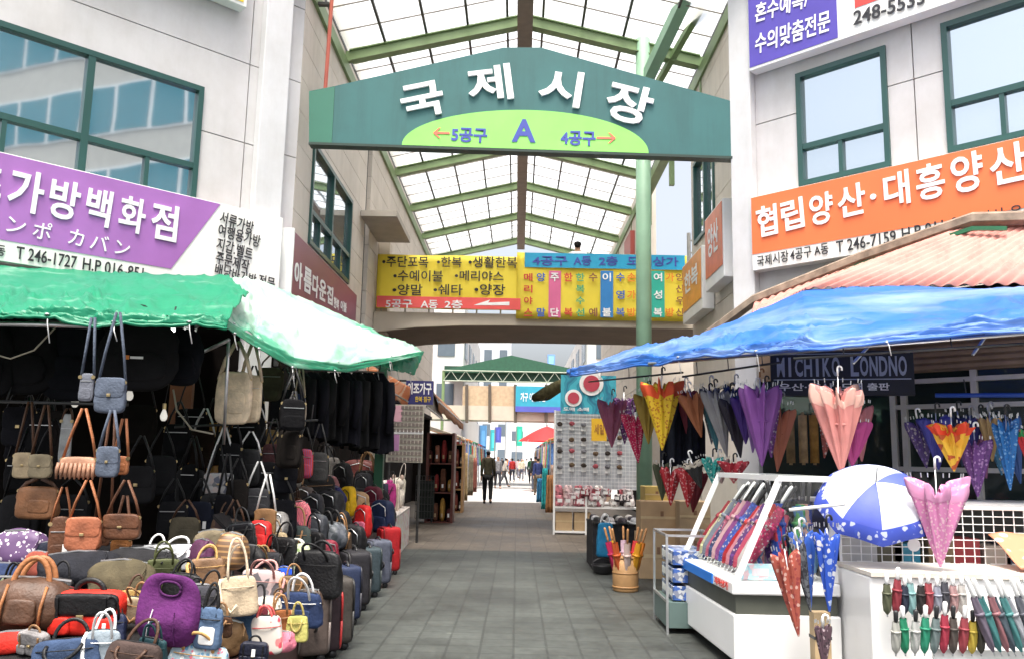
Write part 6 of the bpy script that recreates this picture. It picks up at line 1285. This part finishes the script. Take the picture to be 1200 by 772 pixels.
# a cloth-covered table of soft toys and bags
stand('display_table', 'white-draped table of soft toys past the red suitcase', [(-2.4, 12.6), (-1.72, 12.6), (-1.85, 15.2), (-2.5, 15.2)], lambda x, y: .62, fab((.5, .45, .42)), pattern('pale flower cloth', 'floral', [(.58, .55, .52), (.5, .2, .24), (.55, .5, .3), (.6, .56, .52)], 9, trans=0))
def toy(x, y, Y, s, c, c2, label):
    p = at(x, y, Y); p.z = .62; t = thing('soft_toy', label, 'soft toy', p, R(-30), 'soft toys on the draped table')
    MB().blob(s*.8, s, s*.6, 2.4, 2.4, .8, .8, .03).build('body', fab(c), t, smooth=True); MB().blob(s*.62, s*.56, s*.55, 2.2, 2.2, 1, 1, .02, (0, -.03*s, s*.85)).build('head', fab(c), t, smooth=True)
    for q in (-1, 1): MB().blob(s*.2, s*.25, s*.12, 2.2, 2.2, 1, 1, .02, (q*s*.24, 0, s*1.3)).build('ear', fab(c2), t, smooth=True); MB().blob(s*.22, s*.22, s*.4, 2.3, 2.3, 1, 1, .02, (q*s*.25, -s*.35, 0)).build('foot', fab(c2), t, smooth=True)
toy(420, 560, 12.8, .30, (.5, .45, .3), (.4, .3, .15), 'straw yellow soft toy at the near table end'); toy(432, 560, 13.2, .32, (.55, .5, .44), (.5, .3, .3), 'cream soft toy with rosy feet'); toy(452, 565, 13.8, .34, (.62, .6, .56), (.6, .4, .4), 'white soft toy with pink ears'); toy(466, 568, 14.6, .36, (.58, .52, .45), (.4, .3, .25), 'oatmeal soft toy with brown ears'); toy(440, 560, 14.0, .3, (.55, .3, .33), (.55, .4, .4), 'pink soft toy in the middle of the table')
def clothpiece(x, yt, yb, Y, wp, m, label, cat='garment', name='hanging_garment'):
    a, b = at(x, yt, Y), at(x, yb, Y); w_ = px2m(b, wp); H = a.z-b.z
    t = thing(name, label, cat, b, 0, 'garments hanging along the lane')
    def fn(u, v): return ((u-.5)*w_*(1-.25*v), .035*math.sin(u*14+x)+.02*math.sin(u*27), v*H)
    MB().grid(fn, 24, 6).build('cloth', m, t, smooth=True, solid=.02); MB().tube([(0, 0, H-.02), (0, 0, H+.06), (.03, 0, H+.09)], .006, 5).build('hook', DKMETAL, t)
for x, yt, yb, Y, wp, c, lb in ((446, 566, 612, 13.4, 16, (.03, .03, .05), 'black cloth bundle hanging by the draped table'), (455, 562, 606, 13.6, 8, (.42, .05, .22), 'magenta cloth strip by the draped table'), (463, 566, 616, 13.9, 8, (.58, .5, .42), 'cream cloth strip by the draped table'),
    (535, 526, 588, 25, 5, (.04, .05, .28), 'royal blue cloth length on the left of the lane'), (543, 530, 586, 26, 9, (.55, .40, .22), 'sandy cloth length next to the royal blue one'), (551, 532, 580, 28, 6, (.35, .3, .22), 'khaki cloth length on the left of the lane'), (556, 536, 576, 30, 5, (.4, .15, .12), 'russet cloth length on the left of the lane'),
    (633, 560, 588, 27, 9, (.05, .22, .42), 'blue garment at the right edge of the lane'), (638, 548, 596, 25, 8, (.03, .35, .38), 'turquoise garment at the right edge of the lane'), (644, 556, 600, 23, 10, (.45, .22, .10), 'brown-orange garment right of the turquoise one'), (648, 544, 575, 26, 7, (.5, .35, .3), 'beige garment behind the white display post')):
    clothpiece(x, yt, yb, Y, wp, fab(c), lb)
def shelfstall(x, yb, Y, wp, hp, label, goods, cw, group):
    p = at(x, yb, Y); p.z = 0; w_, h = px2m(p, wp), px2m(p, hp)
    t = thing('market_stall', label, 'stall', p)
    mb = MB()
    for z in (.0, .33, .66, 1.): mb.box((-w_/2, 0, h*z*.98), (w_/2, .6, h*z*.98+.03))
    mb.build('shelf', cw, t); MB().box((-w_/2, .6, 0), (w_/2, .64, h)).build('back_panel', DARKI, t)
    for q in (-1, 1): MB().box((q*w_/2-.03, -.01, 0), (q*w_/2+.03, .62, h)).build('side_panel', cw, t)
    for k in range(3):
        for j in range(4):
            c, nm = goods[(k*4+j) % len(goods)]
            tt = thing('goods_box', nm+' box on the '+('bottom', 'middle', 'upper')[k]+' shelf of the '+label.split(' stall')[0]+' stall', 'box', p+Vector((lerp(-w_/2+.1*w_, w_/2-.12*w_, j/3), .02, h*.33*k*.98+.03)), 0, group)
            MB().blob(w_*(.17+.03*(j % 3)), h*(.14+.06*((j*7+k*3) % 3)), .3, 5 if (j+k) % 2 else 2.6, 5 if (j+k) % 2 else 2.6, .9, .8, .03, (0, .15, 0)).build('box', fab(c), tt, smooth=True); MB().cbox((0, -.012, h*.07), (w_*.07, .01, h*.04)).build('label_panel', WHITEP if (j+k) % 3 == 0 else CARD, tt)
RG = [((.25, .03, .03), 'dark red'), ((.12, .05, .03), 'dark brown'), ((.40, .22, .05), 'mustard'), ((.08, .02, .02), 'maroon'), ((.3, .12, .08), 'copper')]
shelfstall(514, 600, 20, 30, 105, 'dark red lacquer stall on the left of the lane', RG, mat('lacquer wood', (.13, .035, .025), .4), 'boxes on the lacquer stall')
shelfstall(532, 590, 24, 18, 80, 'brown timber stall behind the lacquer one', [((.3, .16, .07), 'tan'), ((.45, .3, .2), 'pale brown'), ((.2, .05, .04), 'reddish'), ((.12, .1, .1), 'charcoal')], WOOD, 'boxes on the timber stall')
t = thing('bench', 'wooden bench with a yellow carton before the lacquer stall', 'bench', gz(515, 602)); p = gz(515, 602); p2 = p
MB().box((p.x-.32, p.y, .30), (p.x+.32, p.y+.4, .35)).build('seat', WOOD, t, world=True); MB().box((p.x-.3, p.y, .0), (p.x-.25, p.y+.38, .3)).build('leg', WOOD, t, world=True); MB().box((p.x+.25, p.y, .0), (p.x+.3, p.y+.38, .3)).build('leg', WOOD, t, world=True)
t = thing('cardboard_box', 'mustard yellow carton on the wooden bench', 'box', p+Vector((0, .05, .352))); MB().box((-.24, 0, 0), (.24, .3, .3)).build('box', paint((.45, .27, .04)), t, bevel=.006); MB().box((-.1, -.003, .1), (.1, -.001, .2)).build('label_panel', WOOD, t)
# right: the white lattice stall of small wares
Y_ = 17.6
t = thing('market_stall', 'white lattice stall of small wares on the right of the lane', 'stall', at(695, 612, Y_))
p, q = at(649, 612, Y_), at(748, 482, Y_); p.z = 0; PF = Fr((0, Y_, 0), (1, 0, 0))
MB().box((p.x, .9, -.34), (q.x, q.z, -.3), PF.M).build('backing', mat('pale lattice board', (.50, .52, .56), .6), t, world=True)
mb = MB()
for k in range(24): mb.tube([(lerp(p.x, q.x, k/23), Y_+.29, .9), (lerp(p.x, q.x, k/23), Y_+.29, q.z)], .005, 4)
for k in range(22): mb.tube([(p.x, Y_+.285, lerp(.9, q.z, k/21)), (q.x, Y_+.285, lerp(.9, q.z, k/21))], .005, 4)
mb.build('lattice', WHITEP, t, world=True)
mb = MB()
for x in (p.x, lerp(p.x, q.x, .38), q.x): mb.box((x-.02, Y_-.02, 0), (x+.02, Y_+.02, .95 if p.x < x < q.x else q.z))
mb.box((p.x, Y_, .03), (q.x, Y_+.5, .07)).box((p.x, Y_, .52), (q.x, Y_+.5, .55)); mb.build('frame', WHITEP, t, world=True)
wk = random.Random(4)
WARES = [((.05, .04, .035), 'black'), ((.12, .08, .05), 'brown'), ((.2, .2, .22), 'grey'), ((.35, .08, .1), 'red')]
for r_, yy in enumerate((500, 516, 532, 548)):
    for j in range(6):
        a = at(656+j*14, yy+wk.uniform(-2, 2), Y_+.24); c, nm = WARES[(j*3+r_*2) % 4]
        tt = thing('hanging_ware', nm+' hair ornament pinned on the %s row of the white lattice, %s from its post' % (('top', 'upper', 'lower', 'bottom')[r_], ('first', 'second', 'third', 'fourth', 'fifth', 'sixth')[j]), 'ornament', a, 0, 'ornaments on the white lattice')
        MB().blob(.11, .09, .05, 2.2, 2.2, 1, 1, .1).build('bow', fab(c), tt, smooth=True); MB().box((-.05, .015, -.09), (.05, .022, .0)).build('card', WHITEP, tt)
for j in range(10):
    a = at(655+(j % 5)*12, 575-(j//5)*14, Y_+.02); c = [(.45, .15, .18), (.55, .4, .4), (.3, .06, .08), (.5, .3, .32), (.6, .55, .52)][j % 5]
    tt = thing('packet', ('rose', 'shell pink', 'deep red', 'salmon', 'off-white')[j % 5]+' packet in the '+('front', 'back')[j//5]+' heap of the white lattice stall', 'packet', (a.x, Y_+.1+.2*(j//5), .552), R(wk.uniform(-20, 20)), 'packets on the white lattice stall')
    MB().blob(.2, .22+.2*(j//5), .14, 4, 5, .9, .8, .05).build('bag', pattern('packet print', 'cells', [c, sh(c, .5), sh(c, 1.4), c], 18, trans=0), tt, smooth=True); MB().box((-.05, -.085, .08), (.05, -.08, .15)).build('label_panel', WHITEP, tt)
for j in range(22):
    c = [(.45, .15, .18), (.5, .32, .34), (.3, .05, .07), (.6, .55, .52), (.05, .04, .05), (.35, .3, .3)][j % 6]; xj = lerp(p.x+.15, q.x-.12, wk.random())
    tt = thing('packet', 'mixed pink or dark packet heaped on the shelf of the white lattice stall', 'packet', (xj, Y_+wk.uniform(.02, .25), .56+.10*(j % 3)), R(wk.uniform(-40, 40)), 'mixed packets heaped on the white lattice stall')
    MB().blob(.22, .16, .12, 4, 5, .9, .7, .06).build('bag', pattern('packet print', 'cells', [c, sh(c, .5), sh(c, 1.4), (.5, .45, .45)], 20, trans=0), tt, smooth=True); MB().box((-.05, -.075, .05), (.04, -.07, .11)).build('label_panel', WHITEP, tt)
for j, (x, lb) in enumerate(((661, 'plain carton under the white lattice stall by its post'), (683, 'plain carton under the white lattice stall, right of the other'))):
    a = at(x, 606, Y_); tt = thing('cardboard_box', lb, 'box', (a.x, Y_+.06, .072)); MB().box((-.17, 0, 0), (.17, .35, .36)).build('box', CARD, tt, bevel=.006); MB().box((-.171, -.003, .17), (.171, -.001, .2)).build('tape', mat('tape', (.5, .38, .22), .3), tt)
t = thing('shop_sign', 'teal sign with two round white emblems under the blue tarpaulin end', 'sign', at(680, 488, 17.0))
p, q = at(657, 484, 17.0), at(722, 440, 17.0); TF = Fr((0, 17.0, 0), (1, 0, 0))
MB().box((p.x, p.z, -.06), (q.x, q.z, 0), TF.M).build('board', pattern('teal print', 'tiger', [(.02, .16, .26), (.03, .30, .40), (.02, .2, .3), (.05, .38, .48)], 1.2, trans=0), t, world=True)
for x, y, r_ in ((672, 466, .17), (693, 449, .24)):
    c = TF.sz(x, y); Mx = TF.M @ Matrix.Translation((c[0], c[1], 0))
    MB().lathe([(r_, .002), (r_, .02)], 24, Mx).build('emblem', WHITEP, t, world=True); MB().lathe([(r_*.68, .022), (r_*.68, .03)], 20, Mx).build('emblem_centre', paint((.45, .05, .08)), t, world=True)
mb = MB(); a, b = TF.sz(660, 481), TF.sz(690, 477); letters(mb, '도매 소매', TF.M, a[0], a[1], b[0], b[1], .006, .02); mb.build('lettering', WINK, t, world=True)
t = thing('rolled_tarpaulin', 'olive tarpaulin rolled up on the rail left of the teal sign', 'tarpaulin', at(645, 462, 18.0))
MB().tube([at(626, 466, 18.5), at(640, 461, 18.2), at(655, 452, 17.9), at(668, 443, 17.5)], [.08, .15, .13, .05], 10).build('roll', fab((.11, .10, .05)), t, smooth=True, world=True); MB().tube([at(640, 468, 18.1), at(640, 454, 18.1)], .02, 6).build('tie', BLACK, t, world=True)
t = thing('hanging_card', 'yellow card sign hanging before the white lattice', 'sign', at(701, 515, 15)); p, q = at(693, 516, 15), at(711, 490, 15)
MB().box((p.x, 15, p.z), (q.x, 15.02, q.z)).build('card', paint((.72, .42, .02)), t, world=True)
CFr = Fr((0, 14.998, 0), (1, 0, 0)); mb = MB(); letters(mb, '세일', CFr.M, p.x+.05, lerp(p.z, q.z, .3), q.x-.05, lerp(p.z, q.z, .75), .004, .02); mb.build('lettering', paint((.35, .15, .03)), t, world=True); MB().tube([((p.x+q.x)/2, 15.01, q.z), ((p.x+q.x)/2, 15.01, q.z+.5)], .006, 4).build('string', BLACK, t, world=True)
# shoe table
stand('display_table', 'dark table of black and white shoes behind the bamboo basket', [(1.05, 11.9), (1.72, 11.9), (1.75, 13.0), (1.05, 13.0)], lambda x, y: .62, DKCLOTH, fab((.025, .025, .028)))
for j in range(12):
    X, Yj = 1.12+(j % 4)*.17, 11.95+(j//4)*.3
    c, nm = [((.02, .02, .02), 'black'), ((.6, .6, .6), 'white'), ((.05, .04, .05), 'dark'), ((.45, .42, .4), 'pale grey')][(j*3+j//4) % 4]
    tt = thing('shoe', nm+' shoe on the dark table, %s row' % ('front', 'middle', 'back')[j//4], 'shoe', (X, Yj, .622), R(15), 'shoes on the dark table')
    MB().blob(.10, .09, .26, 2.6, 2.5, .8, .7, .02).build('upper', lea(c), tt, smooth=True); MB().blob(.105, .03, .27, 2.6, 4, 1, 1, 0).build('sole', WHITEP if j % 2 else BLACK, tt, smooth=True)
t = thing('hanging_bag', 'bright teal-blue shopping bag hanging at the table corner', 'bag', at(709, 652, 11.6)); a = at(709, 652, 11.6); b = at(709, 612, 11.6)
MB().blob(.24, b.z-a.z, .12, 5, 8, .8, .6, .03).build('body', nyl((.01, .16, .32)), t, smooth=True); MB().tube(arc(-.06, .06, 0, b.z-a.z-.02, .14), .008, 6).build('handle', WHITEP, t, smooth=True)
t = thing('cooking_pot', 'small black pot on the ground left of the bamboo basket', 'pot', gz(706, 672)); MB().lathe([(.06, 0), (.12, .02), (.14, .1), (.15, .12), (.13, .12), (.11, .03)], 18).build('body', BLACK, t, smooth=True); MB().tube(arc(-.14, .14, 0, .1, .1), .006, 6).build('handle', DKMETAL, t)
t = thing('parasol', 'red market parasol at the right beyond the arcade', 'parasol', gz(640, 568)); Yp = 42; a, b = at(641, 517, Yp), at(641, 499, Yp); t.location = (a.x, Yp, 0); Rp = px2m(a, 34)
MB().grid(lambda u, v: (Rp*v*math.cos(6.2832*u)*(1-.08*abs(math.sin(12.566*u))*v), Rp*v*math.sin(6.2832*u), b.z-(b.z-a.z)*v**1.3), 32, 6).build('canopy', cl((.62, .03, .03)), t, smooth=True); MB().tube([(0, 0, 0), (0, 0, b.z+.1)], .04, 8).build('pole', METAL, t)
for k in range(8): th = 6.2832*k/8; MB().tube([(0, 0, b.z-.1), (Rp*.95*math.cos(th), Rp*.95*math.sin(th), a.z+.02)], .012, 4).build('rib', METAL, t)

# ------------------------------------------------------------------ stalls of the far street
FC = [('cream', (.55, .50, .40)), ('orange', (.60, .22, .06)), ('green', (.03, .25, .12)), ('red', (.50, .04, .04)), ('blue', (.04, .16, .5)), ('white', (.65, .65, .65))]
def farstall(side, Y, i, rank):
    x0 = -2.6 if side < 0 else 1.75; c, col_ = FC[i % 6]; nm = 'left' if side < 0 else 'right'
    t = thing('market_stall', '%s-roofed stall on the %s of the far street, %s' % (c, nm, ('nearest the arcade', 'second from the arcade', 'third from the arcade', 'fourth from the arcade', 'furthest off')[rank]), 'stall', (x0, Y, 0), 0, 'far street stalls')
    xo = side*1.8
    MB().grid(lambda u, v: (lerp(-side*.55, xo, v), u*3.4, lerp(2.25, 2.9, v)+.05*math.sin(9*u+3*v)), 12, 6).build('roof_sheet', mat('canvas', col_, .7, 0, .15, 3, 0, 10, .5, .25), t, smooth=True, solid=.01)
    for y in (.05, 3.35): MB().tube([(-side*.5, y, 0), (-side*.5, y, 2.26)], .03, 6).build('pole', METAL, t)
    MB().box((min(0, xo), 0, 0), (max(0, xo), 3.2, .7)).build('counter', mat('stall board', (.22, .15, .10), .7), t)
    for k in range(5):
        cc = [(.5, .1, .1), (.1, .2, .45), (.55, .45, .2), (.08, .3, .2), (.5, .35, .4)][(k+i) % 5]; n = ('red', 'blue', 'straw', 'green', 'pink')[(k+i) % 5]
        tt = thing('goods_pile', n+' heap of goods on the '+c+'-roofed far stall on the '+nm+', '+('first', 'second', 'third', 'fourth', 'fifth')[k]+' along its counter', 'goods', (x0+side*.35, Y+.3+k*.6, .7), 0, 'goods on the far stalls')
        MB().blob(.55, .3+.1*(k % 3), .5, 2.6, 2.6, .8, .8, .06).build('heap', fab(cc), tt, smooth=True); MB().blob(.25, .16, .25, 2.6, 2.6, .8, .8, .06, (.05, -.05, .28+.1*(k % 3))).build('top_piece', fab(sh(cc, 1.4)), tt, smooth=True)
        if k % 2 == 0:
            g_ = thing('hanging_garment', n+' garment hung from the '+c+'-roofed far stall on the '+nm+', '+('first', '', 'second', '', 'third')[k]+' along its edge', 'garment', (x0-side*.35, Y+.2+k*.7, 1.15), 0, 'garments on the far stalls')
            MB().grid(lambda u, v: ((u-.5)*.5*(1-.2*v), .04*math.sin(14*u+k), v*.95), 14, 5).build('cloth', fab(cc), g_, smooth=True, solid=.02); MB().tube([(0, 0, .94), (0, 0, 1.1)], .008, 4).build('hook', DKMETAL, g_)
for i in range(5):
    farstall(-1, 31.5+i*5.4, i, i); farstall(1, 32.5+i*5.6, i+1, i)
# ------------------------------------------------------------------ people
SKIN = mat('skin', (.42, .24, .16), .5, 0, .06, 8)
def skinmesh(name, joints, bones, m, parent, sub=2):
    me = bpy.data.meshes.new(name); keys = list(joints)
    me.from_pydata([joints[k][0] for k in keys], [(keys.index(a), keys.index(b)) for a, b in bones], []); me.materials.append(m)
    o = bpy.data.objects.new(name, me); col.objects.link(o); o.parent = parent
    md = o.modifiers.new('skin', 'SKIN'); md.use_smooth_shade = True
    for i, k in enumerate(keys):
        r_ = joints[k][1]; me.skin_vertices[0].data[i].radius = r_ if isinstance(r_, tuple) else (r_, r_)
    me.skin_vertices[0].data[0].use_root = True
    s_ = o.modifiers.new('sub', 'SUBSURF'); s_.levels = sub; s_.render_levels = sub
    return o
def person(loc, rz, label, top, trousers, hair=(.012, .01, .01), h=1.7, stride=.22, lean=0., shoes=BLACK, arm=.14, group='people in the market lane'):
    t = thing('person', label, 'person', loc, R(rz), group); k = h/1.7; V = lambda x, y, z: (x*k, (y-lean*max(0, z-.9)*.5)*k, z*k)
    S = stride
    J = {'pel': (V(0, 0, .92), .11*k), 'waist': (V(0, 0, 1.08), .10*k), 'chest': (V(0, 0, 1.28), (.135*k, .10*k)), 'neckb': (V(0, 0, 1.42), .06*k), 'neck': (V(0, -.01, 1.49), .048*k), 'head': (V(0, -.025, 1.58), (.075*k, .092*k)), 'crown': (V(0, -.015, 1.665), .062*k)}
    B = [('pel', 'waist'), ('waist', 'chest'), ('chest', 'neckb'), ('neckb', 'neck'), ('neck', 'head'), ('head', 'crown')]
    for q, n in ((-1, 'l'), (1, 'r')):
        f = q*S
        J.update({n+'hip': (V(q*.09, 0, .86), .085*k), n+'knee': (V(q*.10, -f*.45-.03, .48), .06*k), n+'ank': (V(q*.10, -f*.95+.02, .09+abs(min(0, f))*.25), .042*k), n+'toe': (V(q*.11, -f*.95-.15, .035+abs(min(0, f))*.1), .035*k),
                  n+'sh': (V(q*.165, 0, 1.39), .05*k), n+'elb': (V(q*.195, f*arm*1.2+.02, 1.10), .042*k), n+'wr': (V(q*.205, f*arm*4-.06, .87), .03*k), n+'palm': (V(q*.205, f*arm*4.4-.08, .80), (.036*k, .02*k)), n+'fing': (V(q*.20, f*arm*4.7-.1, .73), .017*k)})
        B += [('pel', n+'hip'), (n+'hip', n+'knee'), (n+'knee', n+'ank'), (n+'ank', n+'toe'), ('neckb', n+'sh'), (n+'sh', n+'elb'), (n+'elb', n+'wr'), (n+'wr', n+'palm'), (n+'palm', n+'fing')]
    body = skinmesh('body', J, B, SKIN, t)
    g = lambda kk, r_, d=(0, 0, 0): (tuple(a+b for a, b in zip(J[kk][0], d)), r_*k)
    jk = {'waist': (J['waist'][0], (.15*k, .115*k)), 'hem': (V(0, 0, .84), (.155*k, .12*k)), 'chest': (J['chest'][0], (.17*k, .125*k)), 'nb': (V(0, 0, 1.43), (.085*k, .07*k)), 'ls': g('lsh', .072), 'le': g('lelb', .058), 'lw': g('lwr', .046), 'rs': g('rsh', .072), 're': g('relb', .058), 'rw': g('rwr', .046)}
    skinmesh('jacket', jk, [('waist', 'hem'), ('waist', 'chest'), ('chest', 'nb'), ('nb', 'ls'), ('ls', 'le'), ('le', 'lw'), ('nb', 'rs'), ('rs', 're'), ('re', 'rw')], fab(top), t)
    tr_ = {'p': (J['pel'][0], (.15*k, .12*k))}
    for n in 'lr': tr_.update({n+'h': g(n+'hip', .10), n+'k': g(n+'knee', .075), n+'a': g(n+'ank', .062)})
    skinmesh('trousers', tr_, [('p', 'lh'), ('lh', 'lk'), ('lk', 'la'), ('p', 'rh'), ('rh', 'rk'), ('rk', 'ra')], fab(trousers), t)
    skinmesh('hair', {'a': (V(0, .015, 1.66), (.085*k, .09*k)), 'b': (V(0, .035, 1.60), (.084*k, .085*k)), 'c': (V(0, .05, 1.53), .05*k)}, [('a', 'b'), ('b', 'c')], fab(hair), t)
    for n in 'lr': skinmesh('shoe', {'a': g(n+'ank', .055, (0, 0, -.035)), 'b': g(n+'toe', .046)}, [('a', 'b')], shoes, t, 1)
    hd = J['head'][0]
    for q in (-1, 1): MB().blob(.02*k, .015*k, .012*k, 2.2, 2.2, 1, 1, 0, (hd[0]+q*.032*k, hd[1]-.086*k, hd[2]+.0)).build('eye', BLACK, t, smooth=True)
    MB().blob(.026*k, .045*k, .035*k, 2.2, 2.2, .6, 1, 0, (hd[0], hd[1]-.095*k, hd[2]-.045*k)).build('nose', SKIN, t, smooth=True); MB().blob(.045*k, .014*k, .012*k, 2.2, 2.2, 1, 1, 0, (hd[0], hd[1]-.082*k, hd[2]-.075*k)).build('mouth', mat('lips', (.3, .1, .08)), t, smooth=True)
    return t
person(gz(571, 590), 180, 'person in a dark olive jacket and black trousers walking away up the lane', (.045, .04, .025), (.012, .012, .013), h=1.78, stride=.16)
person(gz(590, 570), 100, 'person in a pale beige coat leaning forward beyond the dark-jacketed walker', (.50, .44, .38), (.10, .10, .11), h=1.6, stride=.3, lean=.45)
person(gz(627, 576), 185, 'person in a black top standing at the right edge of the lane', (.02, .02, .022), (.08, .09, .12), h=1.7, stride=.1)
person(gz(647, 580), 200, 'person in a dark brown top by the garments at the right', (.05, .025, .02), (.03, .03, .04), h=1.65, stride=.1)
person(gz(637, 572), 170, 'person in a brick red top behind the garments at the right', (.35, .07, .05), (.05, .05, .06), h=1.6, stride=.1)
person(gz(607, 560), 160, 'person in a pale pink top far down the sunny street', (.6, .42, .42), (.2, .2, .24), h=1.6, stride=.2)
person(gz(617, 558), 190, 'person in a white shirt far down the sunny street', (.65, .65, .65), (.12, .12, .15), h=1.7, stride=.2)
person(gz(598, 556), 10, 'person in a blue jacket furthest down the street', (.1, .16, .35), (.05, .05, .06), h=1.7, stride=.2)
for (x, y, rz_, lb, tp, tz, h_) in [(583, 572, 10, 'person in a grey coat coming down the lane behind the dark-jacketed walker', (.2, .2, .21), (.04, .04, .05), 1.66), (600, 565, 190, 'person in a bright red jacket walking off down the middle of the street', (.5, .04, .04), (.05, .05, .07), 1.62), (611, 563, 5, 'person in a cream top walking towards the arcade', (.6, .54, .42), (.1, .1, .13), 1.6), (622, 566, 170, 'person in a dark green top near the red parasol', (.04, .14, .07), (.05, .05, .06), 1.68), (579, 562, 200, 'person in a light blue shirt on the left of the far street', (.3, .42, .6), (.06, .06, .1), 1.7),
    (604, 557, 20, 'person in a purple cardigan far off in the street', (.2, .08, .28), (.1, .1, .1), 1.58), (588, 556, 170, 'person in a black coat far off on the left of the street', (.015, .015, .017), (.02, .02, .02), 1.7), (613, 555, 40, 'person in a yellow top far off by the right-hand stalls', (.6, .42, .06), (.08, .1, .2), 1.6), (630, 580, 185, 'person in a navy jumper behind the turquoise garment', (.02, .03, .1), (.1, .08, .06), 1.6), (594, 554, 0, 'person in an orange jacket at the far end of the street', (.6, .2, .04), (.05, .05, .06), 1.7)]:
    person(gz(x, y), rz_, lb, tp, tz, h=h_, stride=rnd.uniform(.08, .26))
pb = at(677, 281, 18.4)
person((pb.x, 18.4, 4.45), 175, 'person with dark hair and a white top standing on the footbridge', (.65, .65, .65), (.05, .05, .07), h=pb.z-4.45-.02, stride=.03, group=None)
